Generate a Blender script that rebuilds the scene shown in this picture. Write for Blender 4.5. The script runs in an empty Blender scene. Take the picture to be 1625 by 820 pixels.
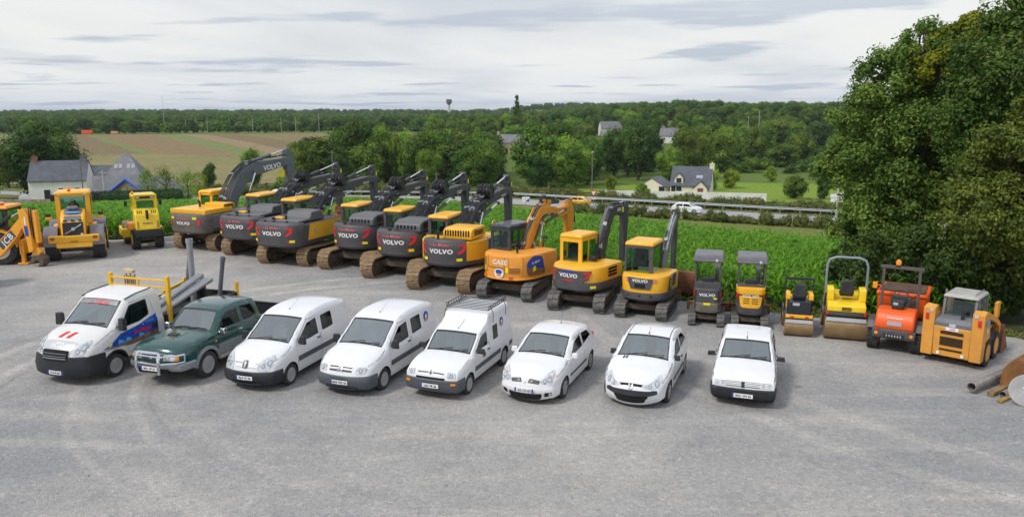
import bpy, bmesh, math, random
import numpy as np
from mathutils import Vector, Matrix, Euler
from mathutils.geometry import delaunay_2d_cdt
R = math.radians
rnd = random.Random(7)
S = bpy.context.scene
COL = S.collection
# ---------------------------------------------------------------- camera
cam = bpy.data.objects.new('camera', bpy.data.cameras.new('camera'))
COL.objects.link(cam); S.camera = cam
cam.data.sensor_width = 36.0
cam.data.lens = 1200.0 / 1625.0 * 36.0
cam.location = (0, 0, 7.5)
cam.rotation_euler = (R(90) - math.atan(230 / 1200.0), 0, 0)
cam.data.clip_end = 20000
# ---------------------------------------------------------------- exposure
S.view_settings.view_transform = 'Standard'
S.view_settings.look = 'None'
S.view_settings.exposure = 0.56
S.view_settings.gamma = 1.0
# ---------------------------------------------------------------- sun and sky
SUN_EL, SUN_AZ = R(48), R(235)         # azimuth clockwise from +Y: behind the camera and to the left
sun = bpy.data.objects.new('sun', bpy.data.lights.new('sun', 'SUN'))
COL.objects.link(sun)
sun.data.energy = 1.5; sun.data.angle = R(10); sun.data.color = (1, .95, .88)
sd = Vector((math.sin(SUN_AZ) * math.cos(SUN_EL), math.cos(SUN_AZ) * math.cos(SUN_EL), math.sin(SUN_EL)))
sun.rotation_euler = sd.to_track_quat('Z', 'Y').to_euler()
W = bpy.data.worlds.new('World'); S.world = W; W.use_nodes = True
nt = W.node_tree; N = nt.nodes; Lk = nt.links; N.clear()
def nn(tree, t, **kw):
	n = tree.nodes.new(t)
	for k, v in kw.items():
		if k.startswith('i_'): n.inputs[k[2:].replace('_', ' ')].default_value = v
		else: setattr(n, k, v)
	return n
def math_node(tree, op, a, b=None, c=None):
	n = tree.nodes.new('ShaderNodeMath'); n.operation = op
	for i, q in enumerate((a, b, c)):
		if q is None: continue
		if isinstance(q, (int, float)): n.inputs[i].default_value = q
		else: tree.links.new(q, n.inputs[i])
	return n.outputs[0]
def ramp(tree, fac, stops, interp='LINEAR'):
	n = tree.nodes.new('ShaderNodeValToRGB'); n.color_ramp.interpolation = interp
	e = n.color_ramp.elements
	while len(e) < len(stops): e.new(0.5)
	for q, (p, c) in zip(e, stops):
		q.position = p; q.color = (c, c, c, 1) if isinstance(c, (int, float)) else (c[0], c[1], c[2], 1)
	tree.links.new(fac, n.inputs[0]); return n.outputs[0]
def mixc(tree, fac, a, b, mode='MIX'):
	n = tree.nodes.new('ShaderNodeMix'); n.data_type = 'RGBA'; n.blend_type = mode
	for s, q in ((0, fac), (6, a), (7, b)):
		if isinstance(q, (int, float)): n.inputs[s].default_value = q
		elif isinstance(q, (tuple, list)): n.inputs[s].default_value = (q[0], q[1], q[2], 1)
		else: tree.links.new(q, n.inputs[s])
	return n.outputs[2]
def build_world():
	sky = nn(nt, 'ShaderNodeTexSky', sky_type='NISHITA', sun_disc=False, sun_elevation=SUN_EL, sun_rotation=SUN_AZ)
	skyc = nn(nt, 'ShaderNodeVectorMath', operation='SCALE'); Lk.new(sky.outputs[0], skyc.inputs[0]); skyc.inputs['Scale'].default_value = 1.0
	tc = nn(nt, 'ShaderNodeTexCoord'); sp = nn(nt, 'ShaderNodeSeparateXYZ'); Lk.new(tc.outputs['Generated'], sp.inputs[0])
	z = math_node(nt, 'MAXIMUM', sp.outputs[2], 0.0)
	zz = math_node(nt, 'ADD', z, 0.045)
	px = math_node(nt, 'DIVIDE', sp.outputs[0], zz); py = math_node(nt, 'DIVIDE', sp.outputs[1], zz)
	cb = nn(nt, 'ShaderNodeCombineXYZ'); Lk.new(px, cb.inputs[0]); Lk.new(py, cb.inputs[1])
	def noise(scale, loc, det, rough, sc, dist=0.0):
		mp = nn(nt, 'ShaderNodeMapping'); Lk.new(cb.outputs[0], mp.inputs[0])
		mp.inputs['Location'].default_value = loc; mp.inputs['Scale'].default_value = scale
		n = nn(nt, 'ShaderNodeTexNoise'); n.inputs['Scale'].default_value = sc; n.inputs['Detail'].default_value = det
		n.inputs['Roughness'].default_value = rough; n.inputs['Distortion'].default_value = dist
		Lk.new(mp.outputs[0], n.inputs['Vector']); return n.outputs[0]
	base = noise((1, .55, 1), (3.1, 1.7, 0), 5, .5, .34, .3)                # broad veil
	streak = noise((1, 1.5, 1), (11.3, 4.2, 0), 6, .52, .42, .2)             # long thin darker banks
	colr = ramp(nt, base, [(.34, (.66, .69, .75)), (.55, (.86, .87, .88)), (.72, (.90, .90, .89))])
	sm = ramp(nt, streak, [(.555, 0.0), (.625, 1.0)])
	lowb = ramp(nt, z, [(.0, .75), (.015, .95), (.10, .9), (.2, .15), (.3, 0.0)])   # the banks lie low over the horizon
	stm = math_node(nt, 'MULTIPLY', sm, lowb)
	colr = mixc(nt, stm, colr, (.50, .56, .66))
	# brighter band just above the horizon, greyer towards the zenith
	hz = ramp(nt, z, [(.0, (.80, .84, .90)), (.03, (.95, .96, .97)), (.09, (1.0, .99, .955)), (.2, (.97, .98, 1.0)), (.4, (.92, .94, 1.0)), (1, (.86, .9, 1.0))])
	colr = mixc(nt, 1.0, colr, hz, 'MULTIPLY')
	# sun-side of the veil glows a little
	cl = nn(nt, 'ShaderNodeBackground'); Lk.new(colr, cl.inputs[0]); cl.inputs[1].default_value = 0.74
	bs = nn(nt, 'ShaderNodeBackground'); Lk.new(skyc.outputs[0], bs.inputs[0]); bs.inputs[1].default_value = 0.06
	mx = nn(nt, 'ShaderNodeMixShader'); mx.inputs[0].default_value = 0.9
	Lk.new(bs.outputs[0], mx.inputs[1]); Lk.new(cl.outputs[0], mx.inputs[2])
	o = nn(nt, 'ShaderNodeOutputWorld'); Lk.new(mx.outputs[0], o.inputs[0])
build_world()
# ================================================================ materials
MATS = {}
def mat(name, col=(.5, .5, .5), rough=.6, metal=0.0, var=.12, scale=3.0, bump=0.0, bscale=30.0, coat=0.0, spec=.5, dirt=0.0, dirtcol=(.22, .19, .15), tint=False, lining=None):
	if name in MATS: return MATS[name]
	m = bpy.data.materials.new(name); m.use_nodes = True; t = m.node_tree
	b = t.nodes['Principled BSDF']
	b.inputs['Roughness'].default_value = rough; b.inputs['Metallic'].default_value = metal
	b.inputs['Specular IOR Level'].default_value = spec
	if coat: b.inputs['Coat Weight'].default_value = coat; b.inputs['Coat Roughness'].default_value = .08
	tc = nn(t, 'ShaderNodeTexCoord')
	n = nn(t, 'ShaderNodeTexNoise'); n.inputs['Scale'].default_value = scale; n.inputs['Detail'].default_value = 5
	t.links.new(tc.outputs['Object'], n.inputs['Vector'])
	f = ramp(t, n.outputs[0], [(.3, 1 - var), (.7, 1 + var * .6)])
	c = mixc(t, 1.0, (col[0], col[1], col[2]), f, 'MULTIPLY')
	if dirt:
		n2 = nn(t, 'ShaderNodeTexNoise'); n2.inputs['Scale'].default_value = scale * 1.7; n2.inputs['Detail'].default_value = 7; n2.inputs['Roughness'].default_value = .7
		t.links.new(tc.outputs['Object'], n2.inputs['Vector'])
		g = ramp(t, n2.outputs[0], [(.45, 0.0), (.75, dirt)])
		c = mixc(t, g, c, dirtcol)
		t.links.new(math_node(t, 'ADD', math_node(t, 'MULTIPLY', g, .4), rough), b.inputs['Roughness'])
	if lining:          # the inner side of thin bodywork is dark trim
		ge = nn(t, 'ShaderNodeNewGeometry'); c = mixc(t, ge.outputs['Backfacing'], c, lining)
	t.links.new(c, b.inputs['Base Color'])
	if bump:
		n3 = nn(t, 'ShaderNodeTexNoise'); n3.inputs['Scale'].default_value = bscale; n3.inputs['Detail'].default_value = 4
		t.links.new(tc.outputs['Object'], n3.inputs['Vector'])
		bp = nn(t, 'ShaderNodeBump'); bp.inputs['Strength'].default_value = bump; bp.inputs['Distance'].default_value = .02
		t.links.new(n3.outputs[0], bp.inputs['Height']); t.links.new(bp.outputs[0], b.inputs['Normal'])
	MATS[name] = m; return m
def glass_mat(name, tint=(.62, .78, .74), refl=.9, rough=.03, add=.06):
	if name in MATS: return MATS[name]
	m = bpy.data.materials.new(name); m.use_nodes = True; t = m.node_tree; t.nodes.clear()
	tr = nn(t, 'ShaderNodeBsdfTransparent'); tr.inputs[0].default_value = (*tint, 1)
	gl = nn(t, 'ShaderNodeBsdfGlossy'); gl.inputs['Color'].default_value = (refl * .93, refl, refl * .97, 1); gl.inputs['Roughness'].default_value = rough
	fr = nn(t, 'ShaderNodeLayerWeight'); fr.inputs[0].default_value = .5
	f = math_node(t, 'ADD', math_node(t, 'MULTIPLY', math_node(t, 'POWER', fr.outputs['Facing'], 4.0), .85), add)
	mx = nn(t, 'ShaderNodeMixShader'); t.links.new(f, mx.inputs[0]); t.links.new(tr.outputs[0], mx.inputs[1]); t.links.new(gl.outputs[0], mx.inputs[2])
	o = nn(t, 'ShaderNodeOutputMaterial'); t.links.new(mx.outputs[0], o.inputs[0])
	MATS[name] = m; return m
# paints (real base colours)
white = mat('white_paint', (.78, .79, .80), .28, coat=.6, var=.035, scale=2, dirt=.10, dirtcol=(.5, .48, .44), lining=(.05, .052, .055))
creamw = mat('warm_white_paint', (.74, .74, .72), .35, coat=.3, var=.05, scale=2, dirt=.15, dirtcol=(.5, .48, .44), lining=(.05, .052, .055))
green = mat('dark_green_paint', (.004, .062, .052), .22, coat=.8, var=.1, scale=1.5, lining=(.04, .045, .045))
blackpl = mat('black_plastic', (.022, .024, .028), .55, var=.2)
greypl = mat('grey_plastic', (.085, .095, .11), .55, var=.15)
lgrey = mat('light_grey_plastic', (.22, .23, .25), .5, var=.15)
rubber = mat('rubber', (.030, .030, .032), .85, var=.4, scale=8, bump=.3, dirt=.55, dirtcol=(.13, .12, .11))
rim_m = mat('rim_silver', (.46, .46, .47), .4, .3, var=.3, dirt=.4)
chrome = mat('chrome', (.75, .76, .78), .12, 1.0, var=.05)
steel = mat('bare_steel', (.36, .37, .38), .42, .7, var=.2, scale=6)
yell = mat('machine_yellow', (.90, .46, .018), .42, var=.06, scale=2, dirt=.18, dirtcol=(.35, .22, .08), coat=.2)
yell2 = mat('lemon_yellow', (.86, .60, .012), .42, var=.06, scale=2, dirt=.2, dirtcol=(.35, .25, .08), coat=.2)
orang = mat('machine_orange', (.84, .34, .035), .45, var=.08, scale=2, dirt=.3, dirtcol=(.32, .20, .10))
red_or = mat('vivid_orange', (.86, .12, .012), .4, var=.06, scale=2, dirt=.15)
dgrey = mat('dark_machine_grey', (.074, .071, .076), .48, var=.15, scale=2, dirt=.35, dirtcol=(.16, .145, .13))
mgrey = mat('mid_machine_grey', (.17, .17, .19), .5, var=.12, scale=2, dirt=.3, dirtcol=(.2, .19, .17))
boomg = mat('boom_grey', (.055, .057, .064), .42, var=.2, scale=3, dirt=.35, dirtcol=(.16, .15, .14))
boomg2 = mat('boom_slate_grey', (.12, .135, .15), .45, var=.15, scale=2, dirt=.25, dirtcol=(.2, .19, .18))
shoe = mat('rusty_track_steel', (.42, .29, .165), .62, .25, var=.45, scale=9, bump=.4, dirt=.6, dirtcol=(.34, .29, .22))
shoeg = mat('grey_track_rubber', (.12, .12, .115), .75, var=.4, scale=9, bump=.3, dirt=.6, dirtcol=(.24, .21, .17))
rust = mat('rusty_steel', (.22, .095, .045), .8, .1, var=.4, scale=5, bump=.4, dirt=.5, dirtcol=(.34, .16, .07))
dirtst = mat('muddy_steel', (.10, .075, .055), .8, var=.4, scale=6, bump=.4, dirt=.5, dirtcol=(.22, .17, .12))
hosem = mat('hose_rubber', (.018, .018, .02), .45, var=.2)
redm = mat('red_sticker', (.75, .02, .025), .5, var=.03)
blue_m = mat('blue_sticker', (.015, .07, .42), .4, var=.15, scale=6)
lblue = mat('light_blue_sticker', (.10, .42, .80), .4, var=.1)
brown_m = mat('brown_sticker', (.24, .13, .05), .5, var=.4, scale=7)
whitem = mat('white_sticker', (.82, .82, .82), .5, var=.03)
silverm = mat('silver_sticker', (.55, .56, .58), .4, .3, var=.03)
yelrefl = mat('yellow_reflector', (.92, .78, .02), .35, var=.05)
redrefl = mat('red_reflector', (.7, .02, .02), .25, var=.05)
amber = mat('amber_lens', (.9, .30, .01), .2, var=.05)
handr = mat('orange_handrail', (.85, .14, .03), .45, var=.05)
lens = mat('clear_lens', (.62, .65, .68), .08, .2, var=.35, scale=14, coat=.8)
lens_d = mat('reflector_bowl', (.48, .50, .53), .15, .5, var=.4, scale=18)
seatm = mat('dark_seat', (.035, .037, .042), .7, var=.2)
seatg = mat('grey_seat', (.30, .30, .29), .8, var=.2)
dashm = mat('dashboard', (.045, .048, .05), .6, var=.1)
well = mat('wheel_well', (.008, .008, .008), .9, var=.1)
glass = glass_mat('window_glass')
glass_c = glass_mat('cab_glass', (.45, .68, .60))
glass_d = glass_mat('dark_glass', (.20, .28, .27))
wind = glass_mat('windshield_glass', (.74, .86, .83), refl=.88, rough=.10, add=.36)
wind_v = glass_mat('violet_windshield_glass', (.50, .52, .80), refl=.9, rough=.10, add=.40)
glass_s = glass_mat('side_glass', (.10, .17, .155), add=.05)
drum = mat('drum_steel', (.32, .22, .11), .38, .55, var=.25, scale=3, dirt=.5, dirtcol=(.24, .14, .06))
# ================================================================ mesh builder
def T(x=0, y=0, z=0, rx=0, ry=0, rz=0, s=1):
	return Matrix.Translation((x, y, z)) @ Euler((R(rx), R(ry), R(rz))).to_matrix().to_4x4() @ (Matrix.Diagonal((s, s, s, 1)) if not isinstance(s, tuple) else Matrix.Diagonal((*s, 1)))
_txt = {}
def text2d(s, bold=.0, shear=0.0, spacing=1.0):
	k = (s, bold, shear, spacing)
	if k in _txt: return _txt[k]
	c = bpy.data.curves.new('t', 'FONT'); c.body = s; c.size = 1; c.offset = bold; c.shear = shear; c.space_character = spacing
	c.resolution_u = 2; c.align_x = 'CENTER'
	o = bpy.data.objects.new('t', c); COL.objects.link(o)
	dg = bpy.context.evaluated_depsgraph_get(); dg.update()
	me = bpy.data.meshes.new_from_object(o.evaluated_get(dg))
	vs = [(v.co.x, v.co.y) for v in me.vertices]; fs = [tuple(p.vertices) for p in me.polygons]
	bpy.data.objects.remove(o); bpy.data.curves.remove(c); bpy.data.meshes.remove(me)
	_txt[k] = (vs, fs); return _txt[k]
def pip(x, y, poly):
	c = False; j = len(poly) - 1
	for i in range(len(poly)):
		a, b = poly[i], poly[j]
		if (a[1] > y) != (b[1] > y) and x < (b[0] - a[0]) * (y - a[1]) / (b[1] - a[1]) + a[0]: c = not c
		j = i
	return c
def densify(poly, d, closed=True):
	out = []
	n = len(poly)
	for i in range(n if closed else n - 1):
		a, b = poly[i], poly[(i + 1) % n]
		l = math.dist(a[:2], b[:2]); k = max(1, int(math.ceil(l / d)))
		for q in range(k): out.append(tuple(a[w] + (b[w] - a[w]) * q / k for w in range(2)))
	if not closed: out.append(tuple(poly[-1][:2]))
	return out
def roundpoly(poly, r, n=4):
	out = []
	m = len(poly)
	for i in range(m):
		p, a, b = Vector(poly[i]), Vector(poly[i - 1]), Vector(poly[(i + 1) % m])
		ra = min(r, (a - p).length * .45, (b - p).length * .45)
		s, e = p + (a - p).normalized() * ra, p + (b - p).normalized() * ra
		for k in range(n + 1):
			t = k / n; q = s * (1 - t) ** 2 + p * 2 * t * (1 - t) + e * t * t; out.append((q.x, q.y))
	return out
def shrink(poly, f):
	cx = sum(p[0] for p in poly) / len(poly); cy = sum(p[1] for p in poly) / len(poly)
	if isinstance(f, tuple): return [(cx + (p[0] - cx) * f[0], cy + (p[1] - cy) * f[1]) for p in poly]
	return [(cx + (p[0] - cx) * f, cy + (p[1] - cy) * f) for p in poly]
def rect(x0, x1, y0, y1): return [(x0, y0), (x1, y0), (x1, y1), (x0, y1)]
def circ(cx, cy, r, n=20, ry=None): return [(cx + r * math.cos(2 * math.pi * i / n), cy + (ry or r) * math.sin(2 * math.pi * i / n)) for i in range(n)]
class MB:
	def __init__(s): s.v = []; s.f = []; s.m = []; s.sm = []
	def add(s, vs, fs, mat=0, smooth=False, M=None):
		o = len(s.v)
		if M is not None: vs = [M @ Vector(v) for v in vs]
		s.v += [tuple(v) for v in vs]
		for i, f in enumerate(fs):
			s.f.append(tuple(q + o for q in f)); s.m.append(mat[i] if isinstance(mat, list) else mat); s.sm.append(smooth)
		return s
	def box(s, c, d, mat=0, M=None, rx=0, ry=0, rz=0, top=1.0, topy=None):
		x, y, z = d[0] / 2, d[1] / 2, d[2] / 2
		ty = top if topy is None else topy
		vs = [(-x, -y, -z), (x, -y, -z), (x, y, -z), (-x, y, -z), (-x * top, -y * ty, z), (x * top, -y * ty, z), (x * top, y * ty, z), (-x * top, y * ty, z)]
		m = T(*c, rx, ry, rz)
		if M is not None: m = M @ m
		return s.add(vs, [(3, 2, 1, 0), (4, 5, 6, 7), (0, 1, 5, 4), (1, 2, 6, 5), (2, 3, 7, 6), (3, 0, 4, 7)], mat, False, m)
	def bb(s, x0, x1, y0, y1, z0, z1, mat=0, M=None, **k):
		return s.box(((x0 + x1) / 2, (y0 + y1) / 2, (z0 + z1) / 2), (abs(x1 - x0), abs(y1 - y0), abs(z1 - z0)), mat, M, **k)
	def cyl(s, p0, p1, r0, r1=None, n=12, mat=0, caps=True, M=None, smooth=True):
		if r1 is None: r1 = r0
		p0, p1 = Vector(p0), Vector(p1); d = (p1 - p0)
		if d.length < 1e-6: return s
		q = d.to_track_quat('Z', 'Y').to_matrix()
		vs = []
		for p, r in ((p0, r0), (p1, r1)):
			for i in range(n):
				a = 2 * math.pi * i / n; vs.append(p + q @ Vector((r * math.cos(a), r * math.sin(a), 0)))
		s.add(vs, [(i, (i + 1) % n, n + (i + 1) % n, n + i) for i in range(n)], mat, smooth, M)
		if caps:
			s.add(vs[:n], [tuple(range(n))[::-1]], mat, False, M); s.add(vs[n:], [tuple(range(n))], mat, False, M)
		return s
	def tube(s, pts, r, n=6, mat=0, M=None):
		pts = [Vector(p) for p in pts]; vs = []; k = len(pts)
		for i, p in enumerate(pts):
			d = (pts[min(i + 1, k - 1)] - pts[max(i - 1, 0)])
			q = d.to_track_quat('Z', 'Y').to_matrix()
			for j in range(n):
				a = 2 * math.pi * j / n; vs.append(p + q @ Vector((r * math.cos(a), r * math.sin(a), 0)))
		fs = []
		for i in range(k - 1):
			# align rings to avoid twisting
			best = min(range(n), key=lambda sft: sum((vs[i * n + j] - vs[(i + 1) * n + (j + sft) % n]).length_squared for j in range(n)))
			ring = [vs[(i + 1) * n + (j + best) % n] for j in range(n)]
			for j in range(n): vs[(i + 1) * n + j] = ring[j]
			fs += [(i * n + j, i * n + (j + 1) % n, (i + 1) * n + (j + 1) % n, (i + 1) * n + j) for j in range(n)]
		s.add(vs, fs, mat, True, M)
		s.add(vs[:n], [tuple(range(n))[::-1]], mat, False, M); s.add(vs[-n:], [tuple(range(n))], mat, False, M)
		return s
	def prism(s, poly, a, b, axis='y', mat=0, M=None, mside=None):
		n = len(poly)
		A = sum(poly[i][0] * poly[(i + 1) % n][1] - poly[(i + 1) % n][0] * poly[i][1] for i in range(n))
		if A < 0: poly = poly[::-1]
		if axis == 'y': mk = lambda p, q: (p[0], q, p[1]); lo, hi = max(a, b), min(a, b)
		elif axis == 'x': mk = lambda p, q: (q, p[0], p[1]); lo, hi = min(a, b), max(a, b)
		else: mk = lambda p, q: (p[0], p[1], q); lo, hi = min(a, b), max(a, b)
		vs = [mk(p, lo) for p in poly] + [mk(p, hi) for p in poly]
		s.add(vs, [tuple(range(n))[::-1], tuple(range(n, 2 * n))], mat, False, M)
		s.add(vs, [(i, (i + 1) % n, n + (i + 1) % n, n + i) for i in range(n)], mat if mside is None else mside, False, M)
		return s
	def beam(s, cl, dep, y0, y1, mat=0, M=None):
		up, lo = [], []
		for i, p in enumerate(cl):
			a = Vector(cl[max(i - 1, 0)]); b = Vector(cl[min(i + 1, len(cl) - 1)]); d = (b - a).normalized(); nrm = Vector((-d.y, d.x))
			h = dep[i] / 2; up.append((p[0] + nrm.x * h, p[1] + nrm.y * h)); lo.append((p[0] - nrm.x * h, p[1] - nrm.y * h))
		n = len(cl)
		vs = [(q[0], y0, q[1]) for q in up] + [(q[0], y0, q[1]) for q in lo] + [(q[0], y1, q[1]) for q in up] + [(q[0], y1, q[1]) for q in lo]
		fs = []
		for i in range(n - 1):
			fs += [(n + i, n + i + 1, i + 1, i), (2 * n + i, 2 * n + i + 1, 3 * n + i + 1, 3 * n + i), (i, i + 1, 2 * n + i + 1, 2 * n + i), (3 * n + i, 3 * n + i + 1, n + i + 1, n + i)]
		fs += [(0, 2 * n, 3 * n, n), (n - 1, 2 * n - 1, 4 * n - 1, 3 * n - 1)]
		return s.add(vs, fs, mat, False, M)
	def lathe(s, prof, n=24, mat=0, M=None, smooth=True, closed=False):
		"""profile of (radius, height) around local z"""
		k = len(prof); vs = []
		for r, h in prof:
			for i in range(n):
				a = 2 * math.pi * i / n; vs.append((r * math.cos(a), r * math.sin(a), h))
		fs = []
		for j in range(k - 1 if not closed else k):
			j2 = (j + 1) % k
			fs += [(j * n + i, j * n + (i + 1) % n, j2 * n + (i + 1) % n, j2 * n + i) for i in range(n)]
		s.add(vs, fs, mat, smooth, M)
		if not closed:
			if prof[0][0] > 1e-4: s.add(vs[:n], [tuple(range(n))[::-1]], mat, False, M)
			if prof[-1][0] > 1e-4: s.add(vs[-n:], [tuple(range(n))], mat, False, M)
		return s
	def region(s, outer, holes, fn, mat=0, sp=.1, flip=False, grid=True, smooth=True, dens=None):
		o = densify(outer, dens or sp); hs = [densify(h, dens or sp) for h in holes]
		pts = []; ed = []
		for loop in [o] + hs:
			b = len(pts); pts += loop; ed += [(b + i, b + (i + 1) % len(loop)) for i in range(len(loop))]
		if grid:
			allb = np.array(pts)
			xs = [p[0] for p in o]; zs = [p[1] for p in o]
			gx = np.arange(min(xs) + sp * .5, max(xs), sp); gy = np.arange(min(zs) + sp * .5, max(zs), sp)
			for a in gx:
				for c in gy:
					if pip(a, c, o) and not any(pip(a, c, h) for h in hs):
						if np.min((allb[:, 0] - a) ** 2 + (allb[:, 1] - c) ** 2) > (sp * .42) ** 2: pts.append((float(a), float(c)))
		r = delaunay_2d_cdt([Vector(p) for p in pts], ed, [], 0, 1e-5)
		V, F = r[0], r[2]; fs = []
		for f in F:
			cx = sum(V[i].x for i in f) / len(f); cy = sum(V[i].y for i in f) / len(f)
			if pip(cx, cy, o) and not any(pip(cx, cy, h) for h in hs):
				f = list(f)
				a, b, c = V[f[0]], V[f[1]], V[f[2]]
				if (b.x - a.x) * (c.y - a.y) - (c.x - a.x) * (b.y - a.y) < 0: f = f[::-1]
				fs.append(tuple(f[::-1] if flip else f))
		return s.add([fn(v.x, v.y) for v in V], fs, mat, smooth)
	def text(s, string, size, fn, mat=0, bold=.0, shear=0.0, sx=1.0, spacing=1.0, M=None):
		vs, fs = text2d(string, bold, shear, spacing)
		return s.add([fn(a * size * sx, (b - .36) * size) for a, b in vs], fs, mat, False, M)
	def build(s, name, mats, parent=None, bevel=0.0, solid=0.0, M=None, merge=True, ang=35, loc=None, seg=2):
		me = bpy.data.meshes.new(name)
		me.from_pydata(s.v, [], s.f)
		if not isinstance(mats, (list, tuple)): mats = [mats]
		for q in mats: me.materials.append(q)
		me.polygons.foreach_set('material_index', s.m); me.polygons.foreach_set('use_smooth', [True] * len(s.f))
		if merge:
			bm = bmesh.new(); bm.from_mesh(me); bmesh.ops.remove_doubles(bm, verts=bm.verts, dist=.0006); bm.to_mesh(me); bm.free()
		me.set_sharp_from_angle(angle=R(ang))
		if M is not None: me.transform(M)
		o = bpy.data.objects.new(name, me); COL.objects.link(o)
		if solid:
			q = o.modifiers.new('solid', 'SOLIDIFY'); q.thickness = solid; q.offset = 0
		if bevel:
			q = o.modifiers.new('bevel', 'BEVEL'); q.width = bevel; q.segments = seg; q.limit_method = 'ANGLE'; q.angle_limit = R(40); q.harden_normals = False
		if parent is not None: o.parent = parent
		if loc: o.location = loc
		return o
def plane(P, U, Vv):
	P, U, Vv = Vector(P), Vector(U), Vector(Vv)
	return lambda a, b: P + U * a + Vv * b
def tag(o, label, cat, group=None, kind=None):
	if label: o['label'] = label
	if cat: o['category'] = cat
	if group: o['group'] = group
	if kind: o['kind'] = kind
	return o
def struct(o): o['kind'] = 'structure'; return o
def thing(name, label, cat, loc=(0, 0, 0), az=None, rotz=0.0, group=None):
	"""az: the compass heading (from +Y towards +X, degrees) that the thing's local +X axis points to"""
	o = bpy.data.objects.new(name, None); COL.objects.link(o); o.location = loc
	o.rotation_euler = (0, 0, R(90 - az) if az is not None else rotz); o.empty_display_size = .2
	return tag(o, label, cat, group)
def copy_tree(o, parent=None):
	c = o.copy(); COL.objects.link(c)
	if parent is not None: c.parent = parent
	for ch in list(o.children): copy_tree(ch, c)
	return c
# ================================================================ land
SK = [-400, 30, 33, 60, 98, 112, 135, 180, 260, 350, 450, 700, 900, 1500, 2500, 5000]
ZK = [0, 0, -.35, -3.0, -6.3, -6.45, -8.4, -10.0, -11.0, -9.3, -6.0, -7.0, -4.0, 2.5, 6, 6]
def sco(x, y): return np.maximum((y + .53 * x) * .883, y - 15.5)
def gz(x, y):
	x = np.asarray(x, float); y = np.asarray(y, float); s = sco(x, y)
	z = np.interp(s, SK, ZK)
	sm = lambda a, b, v: np.clip((v - a) / (b - a), 0, 1) ** 2 * (3 - 2 * np.clip((v - a) / (b - a), 0, 1))
	z = z - 2.0 * sm(30, 90, -x) * sm(60, 140, y) * (1 - sm(200, 400, y))
	z = z + sm(200, 700, y) * (2.0 * np.sin(x / 170 + 1) + 1.5 * np.sin(y / 210 + x / 400))
	z = z + 11 * sm(300, 640, y) * sm(20, 160, x + y * .05)            # the wooded rise on the right
	z = z + 4 * sm(500, 900, y) * sm(150, 420, -x) * (1 - sm(420, 800, -x))
	return z
def g1(x, y): return float(gz(x, y))
def sheet(name, xs, ys, m, dz, inside=None, kind='structure'):
	X, Y = np.meshgrid(xs, ys); Z = gz(X, Y) + dz
	nx, ny = len(xs), len(ys)
	v = np.stack([X, Y, Z], -1).reshape(-1, 3)
	i = np.arange(nx - 1)[None, :] + np.arange(ny - 1)[:, None] * nx
	f = np.stack([i, i + 1, i + 1 + nx, i + nx], -1).reshape(-1, 4)
	if inside is not None:
		c = v[f].mean(1); f = f[inside(c[:, 0], c[:, 1])]
	me = bpy.data.meshes.new(name); me.from_pydata(v.tolist(), [], f.tolist()); me.materials.append(m)
	me.polygons.foreach_set('use_smooth', [True] * len(me.polygons))
	o = bpy.data.objects.new(name, me); COL.objects.link(o); o['kind'] = kind; return o
def strip(name, pts, w, m, dz, step=3.0, kind='structure'):
	"""a ribbon following the ground along a centre line"""
	P = [Vector(p) for p in pts]; out = []
	for a, b in zip(P[:-1], P[1:]):
		k = max(1, int((b - a).length / step))
		for i in range(k): out.append(a + (b - a) * i / k)
	out.append(P[-1]); mb = MB(); vs = []; n = 5
	for i, p in enumerate(out):
		d = (out[min(i + 1, len(out) - 1)] - out[max(i - 1, 0)]).normalized(); q = Vector((-d.y, d.x))
		for j in range(n):
			e = p + q * w * (.5 - j / (n - 1)); vs.append((e.x, e.y, g1(e.x, e.y) + dz))
	fs = [(i * n + j + 1, (i + 1) * n + j + 1, (i + 1) * n + j, i * n + j) for i in range(len(out) - 1) for j in range(n - 1)]
	fs = [f[::-1] for f in fs] if False else fs
	mb.add(vs, fs, 0, True); o = mb.build(name, m, merge=False); o['kind'] = kind; return o
# --- ground materials
def ground_mat(name, c0, c1, c2, s1=.05, s2=1.2, bump=.0):
	m = bpy.data.materials.new(name); m.use_nodes = True; t = m.node_tree; b = t.nodes['Principled BSDF']
	b.inputs['Roughness'].default_value = .95; b.inputs['Specular IOR Level'].default_value = .15
	tc = nn(t, 'ShaderNodeTexCoord')
	def ns(s, d=6, r=.6):
		n = nn(t, 'ShaderNodeTexNoise'); n.inputs['Scale'].default_value = s; n.inputs['Detail'].default_value = d; n.inputs['Roughness'].default_value = r
		t.links.new(tc.outputs['Object'], n.inputs['Vector']); return n.outputs[0]
	a = mixc(t, ramp(t, ns(s1), [(.35, 0.0), (.65, 1.0)]), c0, c1)
	a = mixc(t, ramp(t, ns(s2), [(.4, 0.0), (.7, 1.0)]), a, c2)
	t.links.new(a, b.inputs['Base Color'])
	if bump:
		bp = nn(t, 'ShaderNodeBump'); bp.inputs['Strength'].default_value = bump; bp.inputs['Distance'].default_value = .1
		t.links.new(ns(s2 * 4), bp.inputs['Height']); t.links.new(bp.outputs[0], b.inputs['Normal'])
	return m
m_grass = ground_mat('meadow_grass', (.085, .155, .022), (.13, .19, .032), (.11, .14, .035), .02, .6, .5)
m_verge = ground_mat('rough_verge', (.16, .18, .040), (.20, .185, .060), (.12, .15, .035), .12, 1.6, .8)
m_soil = ground_mat('corn_soil', (.06, .075, .03), (.07, .09, .03), (.05, .06, .025), .2, 2)
m_asph = ground_mat('asphalt', (.34, .335, .33), (.39, .38, .37), (.30, .295, .29), .1, 3, .1)
m_track = ground_mat('pale_track', (.36, .33, .29), (.42, .39, .34), (.28, .27, .24), .1, 2, .3)
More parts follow.
